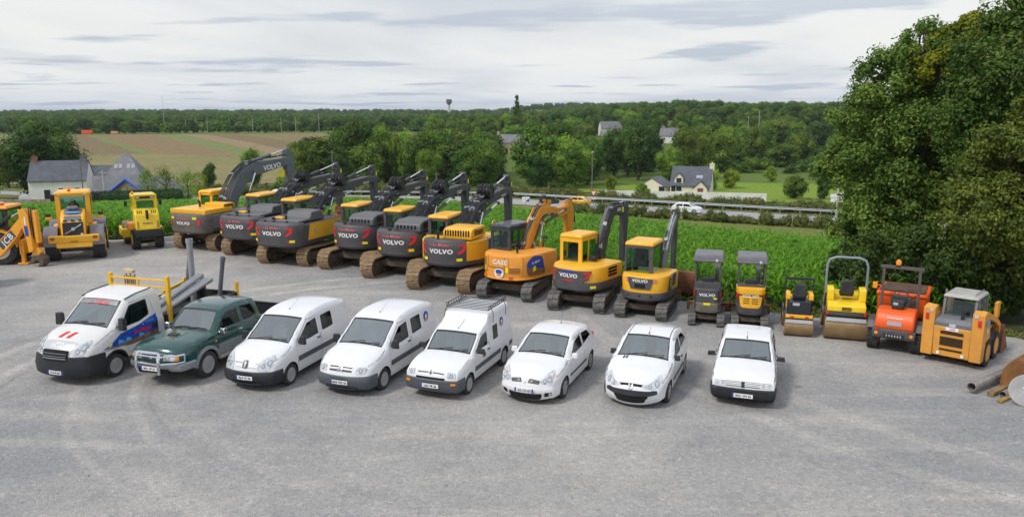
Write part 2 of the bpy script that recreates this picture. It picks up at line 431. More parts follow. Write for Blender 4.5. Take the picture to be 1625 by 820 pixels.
def field_mat():
	m = bpy.data.materials.new('striped_plough_field'); m.use_nodes = True; t = m.node_tree; b = t.nodes['Principled BSDF']
	b.inputs['Roughness'].default_value = .95; b.inputs['Specular IOR Level'].default_value = .1
	tc = nn(t, 'ShaderNodeTexCoord'); sp = nn(t, 'ShaderNodeSeparateXYZ'); t.links.new(tc.outputs['Object'], sp.inputs[0])
	n = nn(t, 'ShaderNodeTexNoise'); n.inputs['Scale'].default_value = .02; n.inputs['Detail'].default_value = 6; t.links.new(tc.outputs['Object'], n.inputs['Vector'])
	# parcels running away and to the right: bands in (x*cos + y*sin)
	u = math_node(t, 'ADD', math_node(t, 'MULTIPLY', sp.outputs[0], .81), math_node(t, 'MULTIPLY', sp.outputs[1], .59))
	u = math_node(t, 'ADD', u, math_node(t, 'MULTIPLY', n.outputs[0], 6))
	w = math_node(t, 'FRACT', math_node(t, 'MULTIPLY', u, 1 / 78.0))
	br = (.235, .17, .09); dk = (.20, .15, .08); gn = (.18, .21, .075); tn = (.27, .205, .115)
	par = ramp(t, w, [(0, br), (.30, br), (.32, gn), (.47, gn), (.49, tn), (.62, tn), (.64, dk), (.86, dk), (.88, gn), (.93, gn), (.95, br), (1, br)])
	fine = math_node(t, 'SINE', math_node(t, 'MULTIPLY', u, 3.2))
	fr = ramp(t, math_node(t, 'ADD', math_node(t, 'MULTIPLY', fine, .5), .5), [(0, .88), (1, 1.08)])
	par = mixc(t, 1.0, par, fr, 'MULTIPLY')
	# near part: one wide tan parcel
	near = ramp(t, math_node(t, 'ADD', math_node(t, 'MULTIPLY', sp.outputs[1], 1 / 600.0), math_node(t, 'MULTIPLY', n.outputs[0], .03)), [(.560, 1.0), (.572, 0.0)])
	par = mixc(t, near, par, mixc(t, ramp(t, n.outputs[0], [(.4, 0), (.6, 1)]), (.245, .215, .095), (.20, .19, .080)))
	n2 = nn(t, 'ShaderNodeTexNoise'); n2.inputs['Scale'].default_value = .35; n2.inputs['Detail'].default_value = 8; t.links.new(tc.outputs['Object'], n2.inputs['Vector'])
	par = mixc(t, 1.0, par, ramp(t, n2.outputs[0], [(.3, .85), (.7, 1.12)]), 'MULTIPLY')
	t.links.new(par, b.inputs['Base Color']); return m
def gravel_mat():
	m = bpy.data.materials.new('crushed_gravel'); m.use_nodes = True; t = m.node_tree; b = t.nodes['Principled BSDF']
	b.inputs['Roughness'].default_value = .92; b.inputs['Specular IOR Level'].default_value = .25
	tc = nn(t, 'ShaderNodeTexCoord')
	def ns(s, d=6, r=.6, mp=None):
		n = nn(t, 'ShaderNodeTexNoise'); n.inputs['Scale'].default_value = s; n.inputs['Detail'].default_value = d; n.inputs['Roughness'].default_value = r
		if mp is None: t.links.new(tc.outputs['Object'], n.inputs['Vector'])
		else: t.links.new(mp, n.inputs['Vector'])
		return n.outputs[0]
	vo = nn(t, 'ShaderNodeTexVoronoi'); vo.inputs['Scale'].default_value = 30; t.links.new(tc.outputs['Object'], vo.inputs['Vector'])
	vo2 = nn(t, 'ShaderNodeTexVoronoi'); vo2.inputs['Scale'].default_value = 13; t.links.new(tc.outputs['Object'], vo2.inputs['Vector'])
	sepc = nn(t, 'ShaderNodeSeparateColor'); t.links.new(vo.outputs['Color'], sepc.inputs[0])
	sepd = nn(t, 'ShaderNodeSeparateColor'); t.links.new(vo2.outputs['Color'], sepd.inputs[0])
	c = mixc(t, ramp(t, ns(.09, 7, .62), [(.38, 0.0), (.60, 1.0)]), (.27, .272, .275), (.40, .385, .36))     # bluish stone to packed dust
	mp = nn(t, 'ShaderNodeMapping'); t.links.new(tc.outputs['Object'], mp.inputs[0]); mp.inputs['Rotation'].default_value = (0, 0, R(-28)); mp.inputs['Scale'].default_value = (.22, 1.5, 1)
	c = mixc(t, ramp(t, ns(.55, 6, .65, mp.outputs[0]), [(.5, 0.0), (.72, .55)]), c, (.50, .475, .43))              # streaks left by wheels
	c = mixc(t, ramp(t, ns(.8, 8, .7), [(.52, 0.0), (.75, .6)]), c, (.21, .205, .20))
	# curved tyre marks, left front
	sp = nn(t, 'ShaderNodeSeparateXYZ'); t.links.new(tc.outputs['Object'], sp.inputs[0])
	wob = math_node(t, 'MULTIPLY', math_node(t, 'SUBTRACT', ns(.35, 3), .5), .5)
	def ring(cx, cy, r, w, amt, col, x1=None, c=c):
		dx = math_node(t, 'SUBTRACT', sp.outputs[0], cx); dy = math_node(t, 'SUBTRACT', sp.outputs[1], cy)
		d = math_node(t, 'SQRT', math_node(t, 'ADD', math_node(t, 'MULTIPLY', dx, dx), math_node(t, 'MULTIPLY', dy, dy)))
		d = math_node(t, 'ADD', d, wob)
		e = math_node(t, 'ABSOLUTE', math_node(t, 'SUBTRACT', d, r))
		k = ramp(t, math_node(t, 'DIVIDE', e, w), [(.55, 1.0), (1.0, 0.0)])
		k = math_node(t, 'MULTIPLY', k, math_node(t, 'MULTIPLY', ramp(t, ns(1.2, 6, .7), [(.36, .1), (.62, 1.0)]), amt * .85))
		if x1 is not None: k = math_node(t, 'MULTIPLY', k, ramp(t, math_node(t, 'MULTIPLY', math_node(t, 'SUBTRACT', x1, sp.outputs[0]), .25), [(0, 0.0), (1, 1.0)]))
		return mixc(t, k, c, col)
	for (cx, cy, r, w, amt, col, x1) in [(-2.5, 21.5, 12.3, .22, .75, (.54, .51, .46), -3), (-2.5, 21.5, 11.85, .09, .6, (.17, .16, .15), -3), (-2.5, 21.5, 13.6, .25, .7, (.54, .51, .46), -3),
										  (-2.5, 21.5, 14.1, .08, .5, (.18, .17, .16), -3), (-1, 23.5, 10.1, .18, .6, (.53, .50, .45), -6), (-1, 23.5, 9.7, .07, .55, (.17, .155, .14), -6), (-1, 23.5, 11.6, .16, .4, (.53, .50, .45), -6),
										  (9, 34, 25.5, .30, .35, (.52, .49, .45), None), (9, 34, 23.6, .30, .35, (.52, .49, .45), None), (24, 30, 21.5, .35, .45, (.54, .51, .46), None), (24, 30, 19.7, .35, .4, (.54, .51, .46), None)]:
		c = ring(cx, cy, r, w, amt, col, x1, c)
	st = ramp(t, sepc.outputs[0], [(0, .84), (.5, .98), (.94, 1.06), (1, 1.35)])
	c = mixc(t, 1.0, c, st, 'MULTIPLY')
	st2 = ramp(t, sepd.outputs[0], [(0, .88), (.5, 1.0), (.96, 1.05), (1, 1.2)])
	c = mixc(t, 1.0, c, st2, 'MULTIPLY')
	t.links.new(c, b.inputs['Base Color'])
	bp = nn(t, 'ShaderNodeBump'); bp.inputs['Strength'].default_value = .55; bp.inputs['Distance'].default_value = .03
	h = math_node(t, 'ADD', math_node(t, 'MULTIPLY', vo.outputs['Distance'], .8), ns(3, 6, .7))
	t.links.new(h, bp.inputs['Height']); t.links.new(bp.outputs[0], b.inputs['Normal'])
	return m
def axis(segs):
	out = [segs[0][0]]
	for a, b, st in segs: out += list(np.linspace(a, b, max(2, int(round((b - a) / st)) + 1))[1:])
	return np.array(out)
XS = axis([(-6000, -1200, 300), (-1200, -300, 30), (-300, -90, 8), (-90, 90, 3), (90, 300, 8), (300, 1200, 30), (1200, 6000, 300)])
YS = axis([(-300, -60, 20), (-60, 160, 2.5), (160, 400, 6), (400, 1200, 20), (1200, 3000, 90), (3000, 9000, 500)])
sheet('ground', XS, YS, m_grass, -.06)
gravel = gravel_mat()
YARD = [(-90, -60), (60, -60), (60, 3), (24, 21.8), (13.5, 26.5), (9.5, 28.3), (2, 34.0), (-9, 41.5), (-18.5, 50.5), (-21.5, 46.5), (-27, 43.5), (-90, 41)]
mb = MB(); yd = []
rr = random.Random(3)
for i, p in enumerate(densify(YARD, 1.0)):
	j = .25 if p[1] > 2 and p[0] < 59 else 0
	yd.append((p[0] + rr.uniform(-j, j), p[1] + rr.uniform(-j, j)))
mb.region(yd, [], lambda x, y: (x, y, 0), 0, sp=3, grid=False, dens=5)
struct(mb.build('gravel_yard', gravel))
fld = field_mat()
def in_poly(poly):
	def f(x, y):
		return np.array([pip(a, b, poly) for a, b in zip(x, y)])
	return f
FIELD = [(-420, 235), (-60, 205), (-42, 250), (-40, 330), (-62, 470), (-420, 500)]
sheet('field', np.arange(-420, -30, 6.0), np.arange(200, 512, 6.0), fld, .12, in_poly(FIELD))
m_lawn = ground_mat('lawn_grass', (.17, .27, .028), (.22, .31, .035), (.13, .21, .025), .05, 1.0, .4)
m_dry = ground_mat('dry_grass', (.32, .29, .07), (.26, .27, .06), (.20, .23, .05), .1, 1.0, .4)
sheet('lawn', np.arange(8, 78, 3.0), np.arange(128, 200, 3.0), m_lawn, .10, in_poly([(10, 160), (76, 128), (78, 196), (46, 198), (14, 176)]))
sheet('dry_meadow', np.arange(52, 90, 2.0), np.arange(100, 140, 2.0), m_dry, .14, in_poly([(50, 128), (80, 103), (88, 120), (62, 138)]))
sheet('soil', np.arange(-92, 40, 2.0), np.arange(24, 120, 2.0), m_soil, -.02, in_poly([(-92, 43), (-27, 44), (-21, 47.5), (-18, 51.5), (-8, 43), (3, 35), (14, 27), (30, 20), (34, 34), (30, 52), (2, 88), (-22, 114), (-92, 116)]))
ROADC = [(-260, 254), (-120, 183), (0, 121), (50, 95), (120, 58), (200, 16)]
strip('road', ROADC, 7.6, m_asph, .05)
strip('verge', [(p[0] - 3.2, p[1] - 6.2) for p in ROADC], 5.6, m_verge, .035)
strip('far_verge', [(p[0] + 3.2, p[1] + 6.2) for p in ROADC], 5.0, m_verge, .035)
mroad = mat('road_paint', (.7, .7, .7), .7, var=.2)
strip('edge_marking', [(p[0] - 1.5, p[1] - 2.95) for p in ROADC], .16, mroad, .075)
strip('far_edge_marking', [(p[0] + 1.5, p[1] + 2.95) for p in ROADC], .16, mroad, .075)
strip('path', [(24, 66), (31, 52), (36, 44), (44, 36)], 3.2, m_track, .05)
strip('track', [(-40, 148), (-62, 152), (-80, 168), (-96, 190)], 5, m_track, .08)
sheet('verge_bank', np.arange(-24, 60, 2.0), np.arange(44, 128, 2.0), m_verge, .02, in_poly([(-22, 115), (2, 88), (28, 54), (34, 44), (58, 60), (56, 84), (0, 112), (-22, 124)]))
# ================================================================ vegetation
def leaf_mat(name, c0, c1, use_obj=True, transl=.25, rough=.55):
	m = bpy.data.materials.new(name); m.use_nodes = True; t = m.node_tree; b = t.nodes['Principled BSDF']
	b.inputs['Roughness'].default_value = rough; b.inputs['Specular IOR Level'].default_value = .18
	at = nn(t, 'ShaderNodeAttribute', attribute_name='tone'); oi = nn(t, 'ShaderNodeObjectInfo')
	c = mixc(t, at.outputs['Fac'], c0, c1)
	if use_obj:
		c = mixc(t, 1.0, c, oi.outputs['Color'], 'MULTIPLY')
		hs = nn(t, 'ShaderNodeHueSaturation'); t.links.new(c, hs.inputs['Color'])
		t.links.new(math_node(t, 'ADD', math_node(t, 'MULTIPLY', oi.outputs['Random'], .022), .494), hs.inputs['Hue'])
		t.links.new(math_node(t, 'ADD', math_node(t, 'MULTIPLY', math_node(t, 'FRACT', math_node(t, 'MULTIPLY', oi.outputs['Random'], 17.3)), .5), .75), hs.inputs['Value'])
		c = hs.outputs[0]
	t.links.new(c, b.inputs['Base Color'])
	tr = nn(t, 'ShaderNodeBsdfTranslucent'); t.links.new(c, tr.inputs[0])
	mx = nn(t, 'ShaderNodeMixShader'); mx.inputs[0].default_value = transl
	t.links.new(b.outputs[0], mx.inputs[1]); t.links.new(tr.outputs[0], mx.inputs[2])
	t.links.new(mx.outputs[0], t.nodes['Material Output'].inputs[0])
	return m
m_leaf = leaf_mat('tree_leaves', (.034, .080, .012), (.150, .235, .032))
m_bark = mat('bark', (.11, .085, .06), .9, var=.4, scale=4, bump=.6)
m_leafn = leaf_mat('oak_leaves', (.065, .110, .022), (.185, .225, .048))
m_corn = leaf_mat('corn_leaves', (.060, .19, .008), (.20, .42, .018), use_obj=False, transl=.35, rough=.6)
m_bramble = leaf_mat('bramble_leaves', (.075, .11, .024), (.20, .205, .055), use_obj=False)
m_hedge = leaf_mat('hedge_leaves', (.018, .055, .014), (.045, .10, .022), use_obj=False)
def quads_mesh(name, V, mt, tone, extra=None):
	"""V: (n,4,3) quads; tone per quad; extra: (verts, faces, tone) closed cores"""
	n = len(V); me = bpy.data.meshes.new(name)
	nv = n * 4; ev = 0; vs = V.reshape(-1, 3); faces_l = np.arange(nv); ls = np.arange(n) * 4; lt = np.full(n, 4)
	tn = np.repeat(tone, 4)
	if extra is not None:
		xv, xf, xt = extra
		vs = np.concatenate([vs, xv]); faces_l = np.concatenate([faces_l, xf.reshape(-1) + nv])
		ls = np.concatenate([ls, n * 4 + np.arange(len(xf)) * 3]); lt = np.concatenate([lt, np.full(len(xf), 3)]); tn = np.concatenate([tn, xt])
	me.vertices.add(len(vs)); me.vertices.foreach_set('co', vs.astype(np.float32).ravel())
	me.loops.add(len(faces_l)); me.loops.foreach_set('vertex_index', faces_l.astype(np.int32))
	me.polygons.add(len(ls)); me.polygons.foreach_set('loop_start', ls.astype(np.int32)); me.polygons.foreach_set('loop_total', lt.astype(np.int32))
	me.update(calc_edges=True)
	a = me.attributes.new('tone', 'FLOAT', 'POINT'); a.data.foreach_set('value', tn.astype(np.float32))
	me.materials.append(mt); me.validate(); return me
def ico():
	bm = bmesh.new(); bmesh.ops.create_icosphere(bm, subdivisions=2, radius=1)
	v = np.array([x.co[:] for x in bm.verts]); f = np.array([[q.index for q in x.verts] for x in bm.faces]); bm.free(); return v, f
ICO = ico()
def leaves_on(rg, cen, rad, n, size, up=.35, aspect=.6, lo=.72, hi=1.10):
	"""n leaves spread through the outer shells of ellipsoidal clumps"""
	k = len(cen); w = (rad.prod(1)) ** (2 / 3); idx = rg.choice(k, n, p=w / w.sum())
	d = rg.normal(size=(n, 3)); d[:, 2] += .25; d /= np.linalg.norm(d, axis=1)[:, None]
	r = rg.uniform(lo, hi, n)
	P = cen[idx] + d * rad[idx] * r[:, None]
	nr = d + rg.normal(size=(n, 3)) * .55; nr[:, 2] += up; nr /= np.linalg.norm(nr, axis=1)[:, None]
	a = np.cross(nr, rg.normal(size=(n, 3))); a /= np.linalg.norm(a, axis=1)[:, None]; b = np.cross(nr, a)
	s = (size * rg.uniform(.6, 1.35, n))[:, None]
	a *= s; b *= s * aspect
	V = np.stack([P - a, P - b * rg.uniform(.7, 1.2, (n, 1)) + nr * s * .12, P + a - nr * s * .15, P + b + nr * s * .12], 1)
	return V, idx
def crown_mesh(name, seed, mt, n=6500, size=.024, k=44, shape='broad', core=.60):
	rg = np.random.default_rng(seed)
	cen = []; rad = []
	while len(cen) < k:
		p = rg.uniform(-1, 1, 3)
		if shape == 'cone':
			z = rg.uniform(.06, .97); wd = .30 * (1 - z) ** .8 + .02; a = rg.uniform(0, 6.28); q = wd * rg.uniform(.35, 1)
			cen.append((q * math.cos(a), q * math.sin(a), z)); r = .045 + .10 * (1 - z); rad.append((r, r, r * .8)); continue
		L = np.linalg.norm(p)
		if L > 1 or L < .35: continue
		if shape == 'broad': e = np.array([.44, .44, .50]); c = np.array([0, 0, .49])
		elif shape == 'tall': e = np.array([.27, .27, .50]); c = np.array([0, 0, .49])
		elif shape == 'round': e = np.array([.46, .46, .50]); c = np.array([0, 0, .46])
		elif shape == 'bush': e = np.array([.55, .55, .40]); c = np.array([0, 0, .42])
		q = p * e * .80
		if shape in ('broad', 'tall') and p[2] < -.3: q[:2] *= .8
		cen.append(q + c); r = rg.uniform(.09, .17) * (1.0 if shape != 'tall' else .8); rad.append((r, r, r * rg.uniform(.75, 1.0)))
	cen.append((0, 0, .5)); rad.append((.2, .2, .25) if shape != 'cone' else (.07, .07, .4))
	cen = np.array(cen); rad = np.array(rad)
	V, idx = leaves_on(rg, cen, rad, n, size, lo=.55, hi=1.28)
	tone_c = rg.uniform(.0, 1, len(cen)); tone = np.clip(tone_c[idx] + rg.normal(size=n) * .18, 0, 1)
	iv, jf = ICO; XV = []; XF = []; XT = []
	for i in range(len(cen)):
		nz = 1 + .16 * np.sin(iv @ rg.normal(size=3) * 5)[:, None]
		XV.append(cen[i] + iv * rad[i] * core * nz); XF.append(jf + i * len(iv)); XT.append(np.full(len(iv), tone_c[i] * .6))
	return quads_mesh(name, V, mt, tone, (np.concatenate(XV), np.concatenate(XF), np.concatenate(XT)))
def trunk_mesh(name, seed, h=.5, r=.03):
	rg = random.Random(seed); mb = MB()
	p = [(0, 0, -.03)]
	for i in range(1, 5): p.append((rg.uniform(-.02, .02), rg.uniform(-.02, .02), h * i / 4))
	for i in range(4): mb.cyl(p[i], p[i + 1], r * (1 - .18 * i), r * (1 - .18 * (i + 1)), 7, caps=False)
	for i in range(5):
		a = rg.uniform(0, 6.28); b = Vector(p[2 + i % 3]); mb.cyl(b, b + Vector((math.cos(a) * .22, math.sin(a) * .22, .18)), r * .5, r * .15, 5, caps=False)
	me_o = mb.build(name, m_bark, merge=False); me = me_o.data; bpy.data.objects.remove(me_o); return me
CR = {'broad': [crown_mesh('crown', 11 + i, m_leaf, shape='broad') for i in range(4)],
	  'tall': [crown_mesh('crown', 31 + i, m_leaf, shape='tall', n=4000, k=44) for i in range(2)],
	  'round': [crown_mesh('crown', 41 + i, m_leaf, shape='round', k=50, n=5200) for i in range(2)],
	  'bush': [crown_mesh('crown', 51 + i, m_leaf, shape='bush', k=24, n=1900, size=.03) for i in range(2)],
	  'cone': [crown_mesh('crown', 61, m_leaf, shape='cone', k=60, n=2600, size=.02)],
	  'fine': [crown_mesh('crown', 71 + i, m_leaf, shape='broad', n=15000, size=.016, k=64) for i in range(2)],
	  'sparse': [crown_mesh('crown', 81 + i, m_leaf, shape='round', n=2600, size=.016, k=40, core=.12) for i in range(2)]}
TK = [trunk_mesh('trunk', i) for i in range(3)]
PX = lambda px, y: (px - 812.5) / 1200.0 * (y * .9821 + 2.9)
TREES = []
def tree(x, y, h, w, kind='broad', tint=(1, 1, 1), label=None, group=None, name='deciduous_tree', cat='tree', rz=None):
	z = g1(x, y) - .1
	t = thing(name, label, cat, (x, y, z), rotz=rnd.uniform(0, 6.28) if rz is None else rz, group=group)
	base_w = {'broad': 1.05, 'tall': .72, 'round': 1.12, 'bush': 1.3, 'cone': .72, 'fine': 1.05, 'sparse': 1.12}[kind]
	me = rnd.choice(CR[kind]); o = bpy.data.objects.new('crown', me); COL.objects.link(o); o.parent = t
	q = w / base_w; o.scale = (q * rnd.uniform(.95, 1.05), q * rnd.uniform(.95, 1.05), h); o.color = (*tint, 1)
	if kind != 'bush':
		o2 = bpy.data.objects.new('trunk', rnd.choice(TK)); COL.objects.link(o2); o2.parent = t; o2.scale = (h, h, h)
	TREES.append((x, y, w)); return t
def ztop(py, y): return 7.5 + y * (180 - py) / 1200.0
def ptree(px, y, ptop, pw, kind, tint, label, name='deciduous_tree', **k):
	x = PX(px, y); h = ztop(ptop, y) - g1(x, y) + .1; w = pw / 1200.0 * y
	return tree(x, y, h, w, kind, tint, label, name=name, **k)
DK = (.80, .88, .78); MD = (1.35, 1.34, 1.05); LT = (2.1, 1.95, 1.15); YL = (2.3, 1.75, .9); OL = (1.5, 1.25, 1.0); BL = (.7, .85, .85)
ptree(72, 172, 183, 152, 'fine', DK, 'big dense dark green tree standing left of the slate roofed farm')
ptree(-35, 160, 222, 110, 'fine', OL, 'olive tree cut by the left edge behind the backhoe')
ptree(12, 205, 228, 70, 'fine', MD, 'lower green tree peeping out behind the backhoe cab')
ptree(400, 195, 229, 48, 'fine', MD, 'upright bushy tree alone in front of the tan ploughed field')
ptree(333, 178, 250, 30, 'tall', DK, 'narrow dark tree right of the orchard trees by the farm')
for i, (px, y, tp, w) in enumerate([(236, 131, 256, 44), (266, 130, 250, 52), (300, 132, 256, 48), (318, 150, 262, 38)]):
	ptree(px, y, tp, w, 'sparse', YL if i % 2 else LT, ['first', 'second', 'third', 'fourth'][i] + ' pale orchard tree from the left behind the clipped hedge', name='orchard_tree', group='pale orchard trees beside the farm')
ptree(492, 330, 212, 48, 'round', DK, 'round dark tree at the right end of the striped field')
ptree(563, 182, 182, 100, 'fine', DK, 'tallest dark crown of the central tree group behind the excavator booms')
ptree(612, 190, 190, 70, 'fine', MD, 'green tree touching the right side of the tallest central crown')
ptree(628, 186, 202, 34, 'tall', YL, 'yellow green tree squeezed into the central dark group')
ptree(535, 170, 238, 60, 'fine', DK, 'low dark tree at the left foot of the central group')
ptree(680, 168, 230, 58, 'fine', LT, 'fresh green round tree right of the central dark group')
ptree(655, 200, 215, 40, 'fine', MD, 'mid green tree behind the fresh green round tree')
ptree(734, 235, 198, 60, 'fine', OL, 'olive tree rising behind the broad tree over the fifth boom')
ptree(762, 165, 219, 92, 'fine', MD, 'broad green tree left of the gap towards the stone houses')
ptree(820, 420, 152, 26, 'cone', DK, 'tall thin dark conifer sticking up over the horizon', name='conifer_tree')
ptree(884, 250, 185, 92, 'fine', MD, 'wide tree on the right of the distant stone houses')
ptree(908, 172, 217, 88, 'fine', MD, 'full green tree behind the orange boom')
ptree(852, 168, 238, 60, 'fine', BL, 'dark bluish tree right of the gap with the tan ground')
ptree(975, 215, 196, 62, 'fine', BL, 'tall dark tree left of the cream house, nearest the lamp post')
ptree(1012, 205, 186, 60, 'tall', DK, 'slender dark tree right behind the garage of the cream house')
ptree(1092, 212, 196, 76, 'fine', OL, 'pointed olive tree rising behind the cream house')
ptree(1062, 200, 228, 60, 'fine', MD, 'green tree directly behind the cream house chimney side')
ptree(1035, 240, 205, 50, 'fine', BL, 'dark tree between the slender tree and the pointed olive tree')
ptree(1160, 262, 231, 56, 'round', DK, 'dark rounded tree right of the pointed olive tree')
ptree(1240, 345, 181, 96, 'fine', OL, 'broad olive tree on the meadow slope at right')
ptree(1185, 300, 206, 60, 'fine', MD, 'green tree left of the broad olive tree')
ptree(1245, 262, 222, 66, 'round', OL, 'rounded olive willow above the lawn')
ptree(1196, 240, 246, 44, 'round', OL, 'grey green shrub tree beside the rounded willow')
ptree(1262, 150, 272, 52, 'round', MD, 'compact round bush tree standing on the lawn')
ptree(1308, 150, 262, 36, 'round', DK, 'dark bush at the right edge of the lawn')
ptree(1128, 172, 252, 34, 'round', LT, 'light shrub right of the cream house gable')
ptree(1160, 180, 262, 36, 'round', YL, 'yellow green shrub behind the white garden wall')
ptree(970, 166, 273, 24, 'round', YL, 'small yellow green tree on the lawn by the lamp post')
ptree(1019, 128, 285, 32, 'round', LT, 'bright green sapling bush behind the guardrail')
ptree(1110, 168, 284, 16, 'tall', LT, 'small upright shrub beside the gable of the cream house')
ptree(1222, 200, 254, 30, 'bush', LT, 'bright bush above the lawn below the willow')
ptree(566, 150, 270, 44, 'round', DK, 'dark rounded bush at the road bend behind the booms')
ptree(455, 150, 262, 50, 'bush', LT, 'light green bush behind the first boom')
ptree(440, 138, 283, 34, 'bush', OL, 'grey green bush beside the white stones')
ptree(345, 140, 283, 44, 'bush', OL, 'greyish bush at the end of the clipped hedge')
ptree(905, 148, 285, 46, 'bush', OL, 'olive bush under the full green tree')
ptree(860, 146, 294, 44, 'bush', DK, 'dark bush under the dark bluish tree')
ptree(800, 150, 296, 50, 'bush', MD, 'green bush in the gap below the stone houses')
ptree(700, 140, 285, 40, 'bush', LT, 'fresh low bush beside the road behind the booms')
def clear(px, y):
	"""keep the gaps of the photograph open"""
	if 785 < px < 846 and y < 325: return False
	if 940 < px < 992 and y < 440: return False
	if 1034 < px < 1085 and y < 385 and y > 190: return False
	if px > 990 and px < 1320 and y < 205: return False
	if px > 1100 and px < 1300 and y < 235: return False
	return True
def on_field(x, y):
	return pip(x, y, [(-440, 190), (-55, 190), (-34, 250), (-32, 330), (-55, 505), (-440, 512)])
cnt = 0; tries = 0
rg_t = random.Random(21)
def where(px, y, c):
	a = next(t for q, t in ((600, 'behind the left booms'), (700, 'above the middle booms'), (790, 'behind the right booms'), (880, 'round the stone house gap'), (960, 'behind the orange boom'), (1040, 'left behind the cream house'), (1130, 'behind the cream house'), (1220, 'beyond the lawn'), (9999, 'left of the big oaks')) if px < q)
	b = 'nearest' if y < 210 else 'near' if y < 260 else 'middle' if y < 340 else 'far' if y < 430 else 'farthest'
	return c + ' tree ' + a + ', in the ' + b + ' rank of the valley wood'
while cnt < 235 and tries < 12000:
	tries += 1
	y = rg_t.uniform(172, 520) if cnt > 60 else rg_t.uniform(172, 250); px = rg_t.uniform(470, 1420 if cnt > 60 else 1000); x = PX(px, y)
	if on_field(x, y) or not clear(px, y): continue
	if any((x - a) ** 2 + (y - b) ** 2 < (.36 * (c + 10)) ** 2 for a, b, c in TREES): continue
	h = rg_t.uniform(9, 15); k = rg_t.choices([0, 1, 2], [4, 5, 2])[0]
	tree(x, y, h, h * rg_t.uniform(.75, 1.05), rg_t.choice(['broad', 'broad', 'round', 'tall']), [DK, MD, LT][k] if rg_t.random() < .8 else OL, where(px, y, ['dark', 'mid green', 'light green'][k]), group='trees of the valley wood', cat='tree'); cnt += 1
# hedgerow of trees along the far side of the striped field
for i in range(58):
	px = 2 + i * 8.9 + rg_t.uniform(-3, 3); y = rg_t.uniform(505, 560); x = PX(px, y); h = rg_t.uniform(7, 13) * (.72 if px > 250 else 1.0)
	k = rg_t.choices([0, 1, 2], [5, 4, 1])[0]
	tree(x, y, h, h * rg_t.uniform(.9, 1.35), rg_t.choice(['broad', 'round']), [DK, MD, LT][k], ['dark', 'green', 'pale'][k] + ' tree lining the far field edge, ' + ['above the big farm tree', 'near the red trailers', 'above the slate roofed farm', 'above the orchard trees', 'above the first boom', 'left of the central tree group'][min(5, i // 10)], group='trees lining the far edge of the field')
# far woods: instanced crowns, one mass that nobody could count
def woods(name, pts, scale, crown):
	me = bpy.data.meshes.new(name); me.from_pydata([(x, y, g1(x, y) - .5) for x, y in pts], [], [])
	o = bpy.data.objects.new(name, me); COL.objects.link(o); o['kind'] = 'stuff'; o['label'] = 'far wooded ridge running along the horizon'; o['category'] = 'woodland'
	g = bpy.data.node_groups.new(name, 'GeometryNodeTree')
	g.interface.new_socket('Geometry', in_out='INPUT', socket_type='NodeSocketGeometry'); g.interface.new_socket('Geometry', in_out='OUTPUT', socket_type='NodeSocketGeometry')
	gi = g.nodes.new('NodeGroupInput'); go = g.nodes.new('NodeGroupOutput')
	ip = g.nodes.new('GeometryNodeInstanceOnPoints'); oi = g.nodes.new('GeometryNodeObjectInfo'); oi.inputs[0].default_value = crown
	oi.transform_space = 'ORIGINAL'
	rv = g.nodes.new('FunctionNodeRandomValue'); rv.data_type = 'FLOAT_VECTOR'; rv.inputs[0].default_value = (0, 0, 0); rv.inputs[1].default_value = (0, 0, 6.28)
	rs = g.nodes.new('FunctionNodeRandomValue'); rs.data_type = 'FLOAT_VECTOR'; rs.inputs[0].default_value = (scale * .8, scale * .8, scale * .6); rs.inputs[1].default_value = (scale * 1.5, scale * 1.5, scale * 1.15)
	g.links.new(gi.outputs[0], ip.inputs['Points']); g.links.new(oi.outputs['Geometry'], ip.inputs['Instance'])
	g.links.new(rv.outputs[0], ip.inputs['Rotation']); g.links.new(rs.outputs[0], ip.inputs['Scale']); g.links.new(ip.outputs[0], go.inputs[0])
	md = o.modifiers.new('spread', 'NODES'); md.node_group = g; o.color = (1.0, 1.05, .95, 1); return o
crown_of = {}
for o in COL.objects:
	if o.name.startswith('crown') and o.parent: crown_of.setdefault(o.data.name, o)
cs = list(crown_of.values())
def cr_by(meshes):
	for o in COL.objects:
		if o.name.startswith('crown') and o.data in meshes: return o
far1, far2 = [], []
rg = random.Random(5)
for i in range(9000):
	y = rg.uniform(520, 3400) if i % 3 else rg.uniform(520, 1100); x = rg.uniform(-.82, .82) * y
	if y < 575 and x < -40: continue
	px = 812.5 + 1200 * x / y
	# a few far clearings
	if (math.sin(x / 90 + 2) + math.sin(y / 140 + x / 260)) > (1.25 if y < 1600 else 1.0): continue
	(far1 if i % 2 else far2).append((x, y))
woods('far_woodland', far1, 12, cr_by([CR['broad'][0]])); woods('distant_woodland', far2, 13, cr_by([CR['round'][0], CR['round'][1]]))
ug = []
for i in range(2600):
	y = rg.uniform(205, 620); px = rg.uniform(460, 1450); x = PX(px, y)
	if on_field(x, y) or not clear(px, y): continue
	if math.sin(x / 23 + 1) + math.sin(y / 31 + x / 60) > 1.15: continue
	ug.append((x, y))
o_ = woods('undergrowth', ug, 5.5, cr_by(CR['bush'])); o_['label'] = 'tangled undergrowth filling the valley wood'
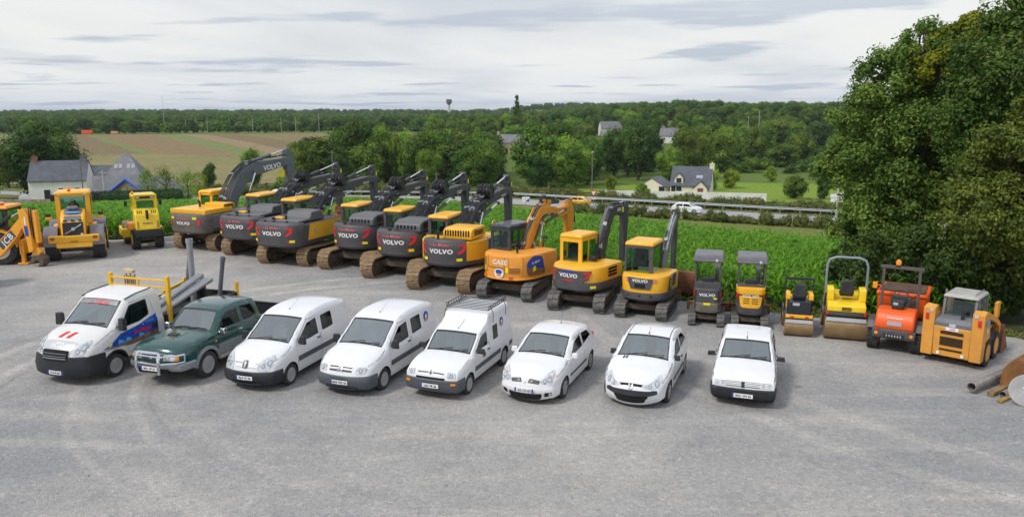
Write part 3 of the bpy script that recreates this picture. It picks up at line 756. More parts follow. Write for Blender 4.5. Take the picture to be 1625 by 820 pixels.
# --- shrubby hedges built as leaf masses
def mass(name, pts, rads, n, size, mt, label, cat, kind=None, seed=1, core=.75, aspect=.6):
	rg = np.random.default_rng(seed); cen = np.array(pts); rad = np.array(rads)
	V, idx = leaves_on(rg, cen, rad, n, size, aspect=aspect); tc_ = rg.uniform(0, 1, len(cen)); tone = np.clip(tc_[idx] + rg.normal(size=n) * .2, 0, 1)
	iv, jf = ICO; XV = []; XF = []; XT = []
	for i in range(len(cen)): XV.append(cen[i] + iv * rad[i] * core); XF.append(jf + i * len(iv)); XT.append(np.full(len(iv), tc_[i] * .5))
	me = quads_mesh(name, V, mt, tone, (np.concatenate(XV), np.concatenate(XF), np.concatenate(XT)) if core > 0 else None)
	o = bpy.data.objects.new(name, me); COL.objects.link(o); tag(o, label, cat, kind=kind); return o
def along(pts, step, off, hw, h0, h1, rs, seed=2, zoff=0):
	rr = random.Random(seed); C = []; Rr = []
	for a, b in zip(pts[:-1], pts[1:]):
		a, b = Vector(a), Vector(b); d = (b - a).normalized(); q = Vector((-d.y, d.x)); k = int((b - a).length / step)
		for i in range(k):
			p = a + (b - a) * (i / k) + q * (off + rr.uniform(-hw, hw)); h = rr.uniform(h0, h1); r = rr.uniform(*rs)
			C.append((p.x, p.y, g1(p.x, p.y) + h * .45 + zoff)); Rr.append((r, r, h * .55))
	return C, Rr
c, r = along([(-6, 132), (50, 103.5), (75, 91)], .55, 2.2, 1.6, .9, 2.3, (.8, 1.5)); mass('wild_hedge', c, r, 30000, .16, m_bramble, 'long wild brownish green hedge behind the guardrail', 'hedge')
c, r = along([(-70, 166), (-6, 132)], .9, 2.5, 1.6, 1.2, 2.6, (.9, 1.7), 4); mass('wild_hedge', c, r, 9000, .2, m_bramble, 'low scrub along the road behind the left excavator booms', 'hedge')
c, r = along([(8, 106), (30, 95), (58, 80)], .8, 0, .7, .7, 1.9, (.5, 1.05), 5); mass('bramble', c, r, 9000, .13, m_bramble, None, None, 'stuff')
c, r = along([(62, 104), (84, 92)], .5, 4, 3, 1.5, 4, (1, 2), 6); mass('wild_hedge', c, r, 9000, .18, m_bramble, 'light scrub beyond the road left of the big oak', 'hedge')
# clipped hedge by the farm
hc = []; hr = []
for i in range(60):
	x = -68 + i * .255; hc.append((x, 122 - i * .03, g1(x, 122) + 1.5)); hr.append((.6, .8, 1.25))
mass('clipped_hedge', hc, hr, 14000, .10, m_hedge, 'dark clipped hedge at the edge of the corn before the slate roofed farm', 'hedge', seed=9, core=.93)
# --- corn
def corn():
	rg = np.random.default_rng(4)
	poly = [(-92, 44.2), (-27, 45.2), (-21.2, 48.6), (-18, 52.0), (-8.2, 43.6), (3, 35.4), (10.4, 29.2), (14.2, 27.6), (18, 27.0), (22, 34), (31, 42), (28, 54.5), (2, 86), (-22, 112), (-90, 114)]
	nv_ = 6; protos = []
	for k in range(nv_):
		L = []
		for j in range(9):
			z0 = .25 + j * .16; a = j * 2.6 + rg.uniform(-.5, .5) + k; ln = rg.uniform(.5, .85) * (1 - .05 * abs(j - 4)); w = .05
			d = np.array([math.cos(a), math.sin(a), 0]); q = np.array([-math.sin(a), math.cos(a), 0]) * w
			ps = [np.array([0, 0, z0]), d * ln * .35 + [0, 0, z0 + .32 * ln], d * ln * .75 + [0, 0, z0 + .36 * ln], d * ln + [0, 0, z0 + .02]]
			ws = [.6, 1, .8, .1]
			for i in range(3): L.append([ps[i] - q * ws[i], ps[i + 1] - q * ws[i + 1], ps[i + 1] + q * ws[i + 1], ps[i] + q * ws[i]])
		L.append([[-.015, 0, 0], [.015, 0, 0], [.01, 0, 1.7], [-.01, 0, 1.7]]); L.append([[0, -.015, 0], [0, .015, 0], [0, .01, 1.7], [0, -.01, 1.7]])
		protos.append(np.array(L))
	pts = []
	th = math.atan2(-.53, 1)
	for u in np.arange(-110, 120, .62):
		for v in np.arange(-60, 160, .30):
			pts.append((u, v))
	pts = np.array(pts); ca, sa = math.cos(th), math.sin(th)
	X = pts[:, 0] * ca - pts[:, 1] * sa * 1.0; Y = pts[:, 0] * sa + pts[:, 1] * ca
	X += rg.normal(size=len(X)) * .1; Y += rg.normal(size=len(Y)) * .1 + 0
	d = np.hypot(X, Y); keep = (Y > 20) & (np.abs(X / Y) < .78) & (rg.uniform(size=len(X)) < np.clip(38 / d, .16, .80))
	X, Y, d = X[keep], Y[keep], d[keep]
	inn = np.array([pip(a, b, poly) for a, b in zip(X, Y)]); X, Y, d = X[inn], Y[inn], d[inn]
	Z = gz(X, Y); n = len(X); kind = rg.integers(0, nv_, n); out = []; tones = []
	for k in range(nv_):
		m = kind == k; P = protos[k]; c = m.sum(); a = rg.uniform(0, 6.28, c)
		grow = np.clip((d[m] / 45), 1, 1.9); hs = rg.uniform(.62, .95, c)
		ca, sa = np.cos(a), np.sin(a)
		Q = np.broadcast_to(P, (c,) + P.shape).copy()
		x = Q[..., 0] * ca[:, None, None] - Q[..., 1] * sa[:, None, None]; y = Q[..., 0] * sa[:, None, None] + Q[..., 1] * ca[:, None, None]
		x = x * grow[:, None, None] + X[m][:, None, None]; y = y * grow[:, None, None] + Y[m][:, None, None]; z = Q[..., 2] * hs[:, None, None] + Z[m][:, None, None]
		out.append(np.stack([x, y, z], -1).reshape(-1, 4, 3)); tones.append(np.clip(np.repeat(rg.uniform(.2, .8, c), P.shape[0]) + rg.normal(size=c * P.shape[0]) * .2, 0, 1))
	me = quads_mesh('corn', np.concatenate(out), m_corn, np.concatenate(tones))
	o = bpy.data.objects.new('corn', me); COL.objects.link(o); o['kind'] = 'stuff'; print('corn plants', n)
corn()
# --- the big oaks at the right edge of the yard
def oak(name, x, y, blobs, n, size, tint, label, trunk=True, seed=1, mt=m_leafn, top=8):
	n = int(n * 1.45)
	rg = np.random.default_rng(seed); cen = []; rad = []
	for (bx, by, bz, br, k) in blobs:
		for _ in range(int(k * 1.6)):
			p = rg.normal(size=3); p /= np.linalg.norm(p); q = rg.uniform(.5, 1.0)
			r = br * rg.uniform(.13, .27)
			cen.append((bx + p[0] * br * q, by + p[1] * br * q, max(.5, bz + p[2] * br * q * .95))); rad.append((r * 1.05, r * 1.05, r * .95))
	cen = np.array(cen); rad = np.array(rad)
	V, idx = leaves_on(rg, cen, rad, n, size * .92, up=.3, aspect=.55, lo=.4, hi=1.5)
	tc_ = rg.uniform(0, 1, len(cen)); tone = np.clip(tc_[idx] + rg.normal(size=n) * .22, 0, 1)
	iv, jf = ICO; XV = []; XF = []; XT = []
	sel = range(len(cen))
	for ii, i in enumerate(sel):
		nz = 1 + .25 * np.sin(iv @ rg.normal(size=3) * 6)[:, None]
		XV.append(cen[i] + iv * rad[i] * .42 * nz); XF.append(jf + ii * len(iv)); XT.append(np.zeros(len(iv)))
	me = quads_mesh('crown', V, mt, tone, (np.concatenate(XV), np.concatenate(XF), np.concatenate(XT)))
	t = thing(name, label, 'tree' if trunk else 'bush', (x, y, g1(x, y)))
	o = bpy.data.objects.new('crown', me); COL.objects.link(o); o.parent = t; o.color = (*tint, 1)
	if trunk:
		mb = MB(); rr = random.Random(seed)
		p = [(0, 0, -.3), (.1, .05, top * .25), (0, .2, top * .5), (.2, .1, top * .8), (.1, 0, top)]
		for i in range(4): mb.cyl(p[i], p[i + 1], .34 * (1 - .2 * i), .34 * (1 - .2 * (i + 1)), 10, caps=False)
		mb2 = MB()
		for bi, (bx, by, bz, br, k) in enumerate(blobs):
			s = Vector(p[1 + bi % 3]); e = Vector((bx, by, bz)); m_ = (s + e) / 2 + Vector((rr.uniform(-.4, .4), rr.uniform(-.4, .4), .3))
			mb2.tube([s, m_, e], .11, 7);
			for _ in range(4):
				q = Vector((rr.uniform(-1, 1), rr.uniform(-1, 1), rr.uniform(-.3, 1))).normalized() * br * .8; mb2.tube([e, e + q * .5 + Vector((0, 0, .1)), e + q], .04, 5)
		mb.build('trunk', m_bark, t, merge=False); mb2.build('limb', m_bark, t, merge=False)
	return t
oak('oak_tree', 18.8, 35, [(-1.1, 0, 4.6, 2.3, 34), (-2.8, .3, 6.2, 1.8, 26), (-2.7, .3, 8.6, 1.6, 22), (-1.5, .2, 10.1, 1.5, 22), (-.5, .2, 11.2, 1.4, 20), (-.3, 0, 8.0, 2.3, 34), (2.4, .5, 6.8, 3.0, 44), (-2.2, -.5, 2.9, 1.9, 24), (1.6, 1, 10.2, 2.1, 30)], 84000, .092, (1.10, 1.20, 1.0), 'big dark green oak overhanging the corn at the right edge of the yard', seed=3, top=9)
oak('oak_tree', 21.2, 31, [(-1.6, -.6, 9.5, 2.4, 36), (.6, 0, 11.6, 2.8, 44), (1.8, -.5, 8.0, 3.2, 50), (-2.2, -.8, 7.0, 2.2, 34), (1.0, -.8, 4.8, 3.0, 44), (3.2, 0, 12.5, 2.5, 30)], 70000, .092, (.95, 1.08, .9), 'tallest dark oak at the far right of the yard', seed=5, top=11)
oak('oak_tree', 20.3, 34.5, [(-1.0, -.8, 11.2, 1.15, 22), (-.2, -.4, 12.0, .85, 14), (-1.9, -.6, 10.5, .8, 12)], 12000, .095, (1.9, 1.6, .45), 'golden yellow crown top showing between the dark oaks', seed=6, top=10)
oak('oak_tree', 18.4, 28.2, [(-.9, -.8, 4.4, 1.7, 34), (.9, -.9, 5.4, 2.2, 44), (-.3, -.6, 6.4, 1.5, 28), (1.9, -1, 3.3, 1.9, 34), (1.0, -.3, 7.6, 1.2, 18), (3.0, -.6, 6.2, 1.6, 24), (0.1, -.6, 2.9, 1.5, 24)], 74000, .078, (1.32, 1.30, 1.0), 'olive green oak in front, hanging low behind the skid steer', seed=8, top=5)
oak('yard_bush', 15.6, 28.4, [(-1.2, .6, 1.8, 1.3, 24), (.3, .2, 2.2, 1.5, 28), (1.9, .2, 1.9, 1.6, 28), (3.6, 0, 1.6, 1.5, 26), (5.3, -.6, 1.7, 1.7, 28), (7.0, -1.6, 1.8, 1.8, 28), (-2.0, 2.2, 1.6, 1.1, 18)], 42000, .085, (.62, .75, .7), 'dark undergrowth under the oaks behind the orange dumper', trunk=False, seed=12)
# --- weeds along the rim of the yard, and loose stones on it
c, r = along([(-60, 42.6), (-27, 44.0), (-21.6, 47.0), (-18.4, 51.2), (-8.8, 42.2), (2.3, 34.6), (9.8, 28.7), (13.8, 26.9), (23, 22.6)], .42, 0, .45, .15, .55, (.12, .38), 15)
mass('weeds', c, r, 16000, .07, m_bramble, None, None, 'stuff', seed=15, core=.3)
rg = np.random.default_rng(9); n = 4200
d = rg.uniform(7.5, 30, n) ** 1.0; X = rg.uniform(-.75, .75, n) * d; P = np.stack([X, d, np.full(n, .0)], 1); s = rg.uniform(.008, .028, n) * (1 + (rg.uniform(size=n) > .97) * 1.1)
base = np.array([(1, 0, 0), (-.3, .9, 0), (-.7, -.8, 0), (.05, .1, 1.1)]); a = rg.uniform(0, 6.28, n); ca, sa = np.cos(a), np.sin(a)
V = np.stack([np.stack([(b[0] * ca - b[1] * sa) * s, (b[0] * sa + b[1] * ca) * s, np.full(n, b[2]) * s * .8], 1) + P for b in base], 1).reshape(-1, 3)
F = (np.arange(n)[:, None, None] * 4 + np.array([(0, 1, 3), (1, 2, 3), (2, 0, 3)])[None]).reshape(-1, 3)
me = bpy.data.meshes.new('loose_stones'); me.from_pydata(V.tolist(), [], F.tolist()); me.materials.append(mat('stone_grey', (.34, .335, .33), .9, var=.5, scale=.9)); o = bpy.data.objects.new('loose_stones', me); COL.objects.link(o); o['kind'] = 'stuff'
# ================================================================ road vehicles
def catmull(pts, d=.08):
	"""pts: (x, z) or (x, z, 'c') for a corner; smooth between corners"""
	out = []; n = len(pts)
	P = [Vector(p[:2]) for p in pts]; C = [len(p) > 2 or i in (0, n - 1) for i, p in enumerate(pts)]
	for i in range(n - 1):
		p1, p2 = P[i], P[i + 1]; p0 = p1 * 2 - p2 if C[i] else P[i - 1]; p3 = p2 * 2 - p1 if C[i + 1] else P[i + 2]
		k = max(1, int(math.ceil((p2 - p1).length / d)))
		for q in range(k):
			t = q / k
			v = .5 * ((2 * p1) + (p2 - p0) * t + (2 * p0 - 5 * p1 + 4 * p2 - p3) * t * t + (3 * p1 - p0 - 3 * p2 + p3) * t ** 3)
			out.append((v.x, v.y, i))
	out.append((P[-1].x, P[-1].y, n - 2)); return out
class Car:
	def __init__(s, **k): s.__dict__.update(k); s.prep()
	def prep(s):
		s.prof = catmull(s.top, .07)                    # front bottom -> nose -> hood -> screen -> roof -> tail -> rear bottom
		s.xf = max(p[0] for p in s.prof); s.xr = min(p[0] for p in s.prof)
		xs = sorted((p[0], p[1]) for p in s.prof); s.tx = np.array([p[0] for p in xs]); s.tz = np.array([p[1] for p in xs])
		bins = {}
		for x, z in zip(s.tx, s.tz): b = round(x / .05); bins[b] = max(bins.get(b, 0), z)
		kx = sorted(bins); s.bx = np.array(kx) * .05; s.bz = np.array([bins[k] for k in kx])
	def ztop(s, x): return float(np.interp(x, s.bx, s.bz))
	def w(s, x, z):
		W = s.W / 2
		t = max(0, min(1, (x - (s.xf - s.fl)) / s.fl)); W *= 1 - s.ft * t ** 2.2
		t = max(0, min(1, ((s.xr + s.rl) - x) / s.rl)); W *= 1 - s.rt * t ** 2.2
		zb = s.belt
		if z > zb: W -= (z - zb) * s.tumble + min(.03, (z - zb) * .5)
		elif z < .5: W -= .10 * (.5 - z) ** 1.5
		else: W += .012 * math.sin((z - .5) / (zb - .5) * math.pi)
		e = s.ztop(x) - z; rr = s.rr
		if e < rr: W -= s.rw * (1 - max(e, 0) / rr) ** 2
		return W
	def outline(s):
		o = [(p[0], p[1]) for p in s.prof]
		zs = o[-1][1]; o2 = []
		for ax in (s.axr, s.axf):
			r = s.ar; ang0 = math.asin(max(-1, min(1, (s.sill - s.rw_) / r)))
			a0 = math.pi - ang0; a1 = ang0
			for i in range(15): a = a0 + (a1 - a0) * i / 14; o2.append((ax + r * math.cos(a), s.rw_ + r * math.sin(a)))
		return o, o2
	def across(s, p, nrm, t, bow):
		w = s.w(p[0], p[1]); k = 1 - abs(t) ** s.bp
		return (p[0] + nrm[0] * bow * k, t * w, p[1] + nrm[1] * bow * k)
	def bow(s, i):  # by profile segment
		return s.bows[i]
	def normals(s):
		P = s.prof; out = []
		for i in range(len(P)):
			a, b = P[max(i - 1, 0)], P[min(i + 1, len(P) - 1)]; d = Vector((b[0] - a[0], b[1] - a[1])); d.normalize(); out.append((d.y, -d.x))
		return out
	def body(s, root, paint, holes, glass_seg):
		"""glass_seg: {segment index: (u0,u1,tmax,material)}"""
		mb = MB(); o, arch = s.outline(); full = o + arch
		NR = s.normals(); nP = len(s.prof); n = 14; ts = [-1 + 2 * j / n for j in range(n + 1)]
		# smooth bow per point
		bows = np.array([s.bows[p[2]] for p in s.prof]); ker = np.array([1, 2, 3, 2, 1]) / 9.0
		bp = np.pad(bows, 2, mode='edge'); bows = np.convolve(bp, ker, 'valid'); s.pb = bows
		# the sign of the normal must point outwards
		c = Vector((sum(p[0] for p in s.prof) / nP, .6)); s.NR = []
		for p, q in zip(s.prof, NR):
			v = Vector(q); s.NR.append(tuple(v) if v.dot(Vector(p[:2]) - c) > 0 else tuple(-v))
		segs = {}
		for i, p in enumerate(s.prof): segs.setdefault(p[2], []).append(i)
		isg = {}
		for g, (tm, nm) in glass_seg.items():
			idx = segs[g] + [segs[g][-1] + 1]; isg[g] = (idx[0], idx[-1])
		def P(i, t): return s.across(s.prof[i], s.NR[i], t, s.pb[i])
		ge = {}
		for g, (a, b) in isg.items():
			for i in range(a, b): ge[i] = g
		for i in range(nP - 1):
			if i in ge:
				tm = glass_seg[ge[i]][0]
				for sg in (-1, 1):
					mb.add([P(i, sg * 1), P(i, sg * tm), P(i + 1, sg * tm), P(i + 1, sg * 1)], [(0, 1, 2, 3) if sg < 0 else (3, 2, 1, 0)], 0, True)
				continue
			vs = [P(i, t) for t in ts] + [P(i + 1, t) for t in ts]
			mb.add(vs, [(j, j + 1, n + 2 + j, n + 1 + j) for j in range(n)], 0, True)
		fl = lambda sg: (lambda x, z: (x, sg * s.w(x, z), z))
		for sg in (-1, 1): mb.region(full, holes, fl(sg), 0, sp=.085, flip=(sg < 0))
		# underside and wheel wells
		A = arch
		run = [(s.xr + .1, s.sill)] + A + [(s.xf - .1, s.sill)]
		for a, b in zip(run[:-1], run[1:]):
			wa, wb = s.w(*a) - .004, s.w(*b) - .004
			mb.add([(a[0], -wa, a[1]), (a[0], wa, a[1]), (b[0], wb, b[1]), (b[0], -wb, b[1])], [(0, 1, 2, 3)], 1)
		bo = mb.build('body', [paint, well], root, ang=32)
		bm = bmesh.new(); bm.from_mesh(bo.data); bmesh.ops.recalc_face_normals(bm, faces=bm.faces)
		cc = Vector((0, 0, .7)); sc = sum((f.calc_center_median() - cc).dot(f.normal) * f.calc_area() for f in bm.faces if f.material_index == 0)
		if sc < 0: bmesh.ops.reverse_faces(bm, faces=bm.faces)
		bm.to_mesh(bo.data); bm.free(); bo.data.set_sharp_from_angle(angle=R(32))
		out = {}
		for g, (a, b) in isg.items():
			tm, nm = glass_seg[g]; gm = MB(); m = 12; tt = [-tm + 2 * tm * j / m for j in range(m + 1)]
			for i in range(a, b):
				for j in range(m):
					v = [P(i, tt[j]), P(i, tt[j + 1]), P(i + 1, tt[j + 1]), P(i + 1, tt[j])]
					v = [(x - s.NR[i][0] * .004, y, z - s.NR[i][1] * .004) for x, y, z in v]
					edge = (i == a or i == b - 1) and b - a > 3 or j in (0, m - 1) and False
					gm.add(v, [(0, 1, 2, 3)], 1 if edge else 0, True)
			# black rim along the pillars
			for sg in (-1, 1):
				for i in range(a, b):
					q0, q1 = tm, tm - .035
					v = [P(i, sg * q0), P(i, sg * q1), P(i + 1, sg * q1), P(i + 1, sg * q0)]; v = [(x + s.NR[i][0] * .003, y, z + s.NR[i][1] * .003) for x, y, z in v]
					gm.add(v, [(0, 1, 2, 3) if sg < 0 else (3, 2, 1, 0)], 1, True)
			out[g] = gm.build(nm, [wind, blackpl], root)
		s.P = P; s.segs = segs
		return bo, out
	def side_glass(s, root, hole, m=None, both=True, name='side_window'):
		for sg in ((-1, 1) if both else (1,)):
			mb = MB(); inner = shrink(hole, (.94, .90))
			f1 = lambda x, z: (x, sg * (s.w(x, z) - .008), z); f2 = lambda x, z: (x, sg * (s.w(x, z) - .003), z)
			mb.region(hole, [], f1, 0, sp=.12, flip=sg < 0)
			mb.region(hole, [inner], f2, 1, sp=.08, grid=False, flip=sg < 0)
			mb.build(name, [m or glass, blackpl], root)
	def front(s, y, z, off=.0):
		"""a point on the nose at lateral y and height z (front view)"""
		best = None
		for i in range(len(s.prof) - 1):
			p, q = s.prof[i], s.prof[i + 1]
			if p[0] < s.xf - 1.5: break
			if min(p[1], q[1]) - 1e-6 <= z <= max(p[1], q[1]) + 1e-6 and abs(q[1] - p[1]) > 1e-5:
				t = (z - p[1]) / (q[1] - p[1]); x = p[0] + (q[0] - p[0]) * t; b = s.pb[i] * (1 - t) + s.pb[i + 1] * t; best = (x, b, s.NR[i]); break
		if best is None: best = (s.prof[0][0], s.pb[0], s.NR[0])
		x, b, nr = best; w = s.w(x, z); t = max(-1.0, min(1.0, y / w)); k = 1 - abs(t) ** s.bp
		return (x + nr[0] * b * k + off, t * w if abs(y) > w else y, z + nr[1] * b * k + off * max(0, nr[1]) * .5)
	def hoodpt(s, x, y, off=.006):
		i = min(range(len(s.prof)), key=lambda j: abs(s.prof[j][0] - x) + (0 if s.prof[j][1] > .6 else 9) + (0 if s.prof[j][2] in s.top_segs else 9))
		p = s.prof[i]; w = s.w(p[0], p[1]); k = 1 - abs(y / w) ** s.bp
		return (x + s.NR[i][0] * (s.pb[i] * k + off), y, s.ztop(x) + s.NR[i][1] * (s.pb[i] * k + off))
	def patch(s, name, root, poly, m, off=.008, sp=.05, mirror=False, parent=None, grid=True):
		o = None
		for sg in ((1, -1) if mirror else (1,)):
			mb = MB(); pl = [(sg * a, b) for a, b in poly]
			A = sum(pl[i][0] * pl[(i + 1) % len(pl)][1] - pl[(i + 1) % len(pl)][0] * pl[i][1] for i in range(len(pl)))
			mb.region(pl, [], lambda y, z: s.front(y, z, off), 0, sp=sp, grid=grid)
			# skirt back to the body
			d = densify(pl, sp); n = len(d)
			vs = [s.front(y, z, off) for y, z in d] + [s.front(y, z, -.02) for y, z in d]
			mb.add(vs, [(i, (i + 1) % n, n + (i + 1) % n, n + i) for i in range(n)], 0)
			o = mb.build(name, m, parent or root)
		return o
def wheel_mesh(r, w, kind='steel'):
	mb = MB(); t = MB(); Rm = Matrix.Rotation(R(90), 4, 'X')          # local z -> across
	k = r * .61
	t.lathe([(k, -w / 2 + .02), (r * .86, -w / 2), (r * .96, -w / 2 + .012), (r, -w / 2 + .035), (r, w / 2 - .035), (r * .96, w / 2 - .012), (r * .86, w / 2), (k, w / 2 - .02)], 30, 0, Rm)
	o = w / 2
	for sd in (-1, 1):
		f = 1 if sd == 1 else -1
		pr = [(k * .80, o - .07)]
		m = Rm @ Matrix.Rotation(math.pi if sd < 0 else 0, 4, 'X')
		mb.lathe([(k + .014, o - .010), (k + .002, o - .004), (k - .012, o - .02), (k * .90, o - .035)], 24, 0, m); mb.lathe([(k * .90, o - .035), (k * .87, o - .09), (k * .79, o - .09)], 24, 1, m)
		if kind == 'steel': pr += [(k * .62, o - .03), (k * .5, o - .05), (k * .22, o - .045), (k * .2, o - .02), (0.001, o - .018)]
		elif kind == 'cap': pr += [(k * .78, o - .012), (k * .3, o + .005), (.001, o + .005)]
		elif kind == 'alloy': pr += [(k * .5, o - .045), (k * .25, o - .02), (.001, o - .02)]
		elif kind == 'truck': pr += [(k * .72, o - .08), (k * .5, o - .02), (k * .3, o - .02), (k * .28, o + .02), (.001, o + .02)]
		mb.lathe(pr, 24, 0, m)
		# dark holes or spoke gaps
		nh = {'steel': 8, 'cap': 7, 'alloy': 5, 'truck': 6}[kind]
		for i in range(nh):
			a = 2 * math.pi * i / nh; ca, sa = math.cos(a), math.sin(a)
			if kind == 'alloy': pl = [(k * .42, -.028 * r / .3), (k * .78, -.075 * r / .3), (k * .78, .075 * r / .3), (k * .42, .028 * r / .3)]
			else: pl = [(k * .56, -.022), (k * .74, -.032), (k * .74, .032), (k * .56, .022)]
			zz = o - (.028 if kind == 'alloy' else .036 if kind == 'steel' else -.003 if kind == 'cap' else .06)
			mb.add([(x * ca - y * sa, x * sa + y * ca, zz + .002) for x, y in pl], [(0, 1, 2, 3)], 1, M=m)
	return t, mb
def add_wheels(root, spots, r, w, kind='steel', rimm=None, tread=False, tyrem=None):
	first = None
	for (x, y) in spots:
		if first is None:
			t, b = wheel_mesh(r, w, kind)
			if tread:
				n = 22
				for i in range(n):
					a = 2 * math.pi * i / n
					for sg in (-1, 1):
						m = Matrix.Rotation(a + (.07 * sg), 4, 'Y') @ T(0, sg * w * .25, r * .985) @ Matrix.Rotation(R(28 * sg), 4, 'Z')
						t.box((0, 0, 0), (r * .11, w * .5, r * .09), 0, m)
			wt = t.build('wheel', tyrem or rubber, root); rm = b.build('rim', [rimm or rim_m, well], wt); wt.location = (x, y, r - .008); first = (wt, rm)
		else:
			wt = first[0].copy(); rm = first[1].copy(); COL.objects.link(wt); COL.objects.link(rm); wt.parent = root; rm.parent = wt; wt.location = (x, y, r - .008)
		if y < 0: pass
def plate(root, s_text, fn, M=None, band=True, w=.52, h=.11, two=False, parent=None, flat=None):
	"""fn(u, v): u to the right as you look at it"""
	mb = MB(); mb.region(rect(-w / 2, w / 2, -h / 2, h / 2), [], fn(0.0), 0, sp=.3, grid=False)
	if band: mb.region(rect(-w / 2, -w / 2 + .045, -h / 2, h / 2), [], fn(.003), 1, sp=.3, grid=False)
	if two: mb.region(rect(w / 2 - .045, w / 2, -h / 2, h / 2), [], fn(.003), 1, sp=.3, grid=False)
	mb.text(s_text, h * .82, lambda a, b: fn(.004)(a + .02, b), 2, bold=.02, sx=.88)
	return mb.build('number_plate', [whitem, blue_m, blackpl], root, merge=False)
def seats(root, x, z, w, n=2, m=None, dx=.0, hh=.62):
	for i in range(n):
		y = (i - (n - 1) / 2) * w; mb = MB()
		mb.box((x + .25, y, z + .02), (.48, .46, .16), 0); mb.box((x - .02, y, z + .32), (.14, .46, hh), 0, ry=-12); mb.box((x - .12, y, z + .35 + hh * .5), (.10, .24, .17), 0, ry=-10)
		mb.build('seat', m or seatg, root, bevel=.04)
def mirror_part(root, x, y, z, sz, m, sg, stalk=.08):
	mb = MB(); mb.box((x, y + sg * sz[1] * .5, z), sz, 0, rz=sg * -8, top=.85); mb.box((x + .02, y - sg * .03, z - sz[2] * .25), (.05, stalk + .06, .04), 0)
	o = mb.build('wing_mirror', [m], root, bevel=min(sz) * .28, seg=3)
	g = MB(); g.box((x - sz[0] * .5 - .004, y + sg * sz[1] * .5, z), (.004, sz[1] * .8, sz[2] * .75), 0, rz=sg * -8); g.build('mirror_glass', [chrome], o)
def car(name, label, cat, loc, az, group, **k):
	root = thing(name, label, cat, loc, az=az, group=group); c = Car(**k); c.root = root
	paint = k.get('paint', white)
	body, gl = c.body(root, paint, k['holes'], k['gseg'])
	for h in k['holes']: c.side_glass(root, h, k.get('sidem', glass_s))
	# wipers at the foot of the windscreen
	g = k['wseg']; a = c.segs[g][0]
	for y0, y1 in k.get('wipers', ((.42, -.12), (-.08, -.58))):
		w = c.w(*c.prof[a][:2]); mb = MB()
		def pp(y, f):
			i = a + f; p = c.P(i, y / w); return Vector(p) + Vector((c.NR[i][0], 0, c.NR[i][1])) * .03
		mb.tube([pp(-y0, 0), pp(-(y0 * .5 + y1 * .5), 1), pp(-y1, 2)], .012, 5); mb.build('wiper', blackpl, root)
	wi = k['W'] / 2
	add_wheels(root, [(c.axf, wi - k['tw'] / 2), (c.axf, -wi + k['tw'] / 2), (c.axr, wi - k['tw'] / 2 - .01), (c.axr, -wi + k['tw'] / 2 + .01)], c.rw_, k['tw'], k.get('wk', 'steel'), k.get('rimm'))
	zb = k['belt'] - .06
	ib = MB(); x0 = c.xr + .25; x1 = c.prof[a][0] + .1
	ib.bb(x0, x1 - .35, -wi + .12, wi - .12, .35, .42); ib.build('cabin_floor', dashm, root)
	d = MB(); ws = c.w(c.prof[a][0] - .2, zb) - .05; d.prism([(x1 - .05, zb - .3), (x1 - .05, zb - .02), (x1 - .35, zb + .02), (x1 - .5, zb - .05), (x1 - .45, zb - .3)], -ws, ws, 'y'); d.build('dashboard', dashm, root, bevel=.02)
	st = MB(); sm = T(x1 - .62, .36, zb + .0, 0, -62, 0); pts = [(sm @ Vector((.18 * math.cos(q), .18 * math.sin(q), 0))) for q in np.linspace(0, 2 * math.pi, 17)]
	st.tube(pts, .016, 5); st.cyl(sm @ Vector((0, -.17, 0)), sm @ Vector((0, .17, 0)), .018, n=5); st.build('steering_wheel', blackpl, root)
	seats(root, k.get('seatx', x1 - 1.25), zb - .38, .74)
	c.body_ob = body; c.gl = gl; return root, c
def seam(root, c, lines, name='panel_gap'):
	for sg in (-1, 1):
		mb = MB()
		for ln in lines:
			pts = []
			for a, b in zip(ln[:-1], ln[1:]):
				k = max(1, int(math.dist(a, b) / .1))
				for i in range(k): pts.append((a[0] + (b[0] - a[0]) * i / k, a[1] + (b[1] - a[1]) * i / k))
			pts.append(ln[-1])
			mb.tube([(x, sg * (c.w(x, z) - .004), z) for x, z in pts], .0065, 4)
		mb.build(name, blackpl, root, merge=False)
def side_strip(root, c, x0, x1, z0, z1, m, name='side_moulding', off=.018, dz=0.0):
	for sg in (-1, 1):
		mb = MB(); n = max(2, int((x1 - x0) / .15)); vs = []
		for i in range(n + 1):
			x = x0 + (x1 - x0) * i / n; q = dz * i / n
			for z, o in ((z0 + q, -.01), (z0 + .01 + q, off), (z1 - .01 + q, off), (z1 + q, -.01)): vs.append((x, sg * (c.w(x, z) + o), z))
		fs = [(i * 4 + j, i * 4 + j + 1, (i + 1) * 4 + j + 1, (i + 1) * 4 + j) for i in range(n) for j in range(3)] + [(0, 1, 2, 3), (n * 4 + 3, n * 4 + 2, n * 4 + 1, n * 4)]
		if sg > 0: fs = [f[::-1] for f in fs]
		mb.add(vs, fs, 0); mb.build(name, m, root)
def handle(root, c, x, z, m):
	for sg in (-1, 1):
		mb = MB(); mb.box((x, sg * (c.w(x, z) + .012), z), (.16, .035, .035)); mb.build('door_handle', m, root, bevel=.01)
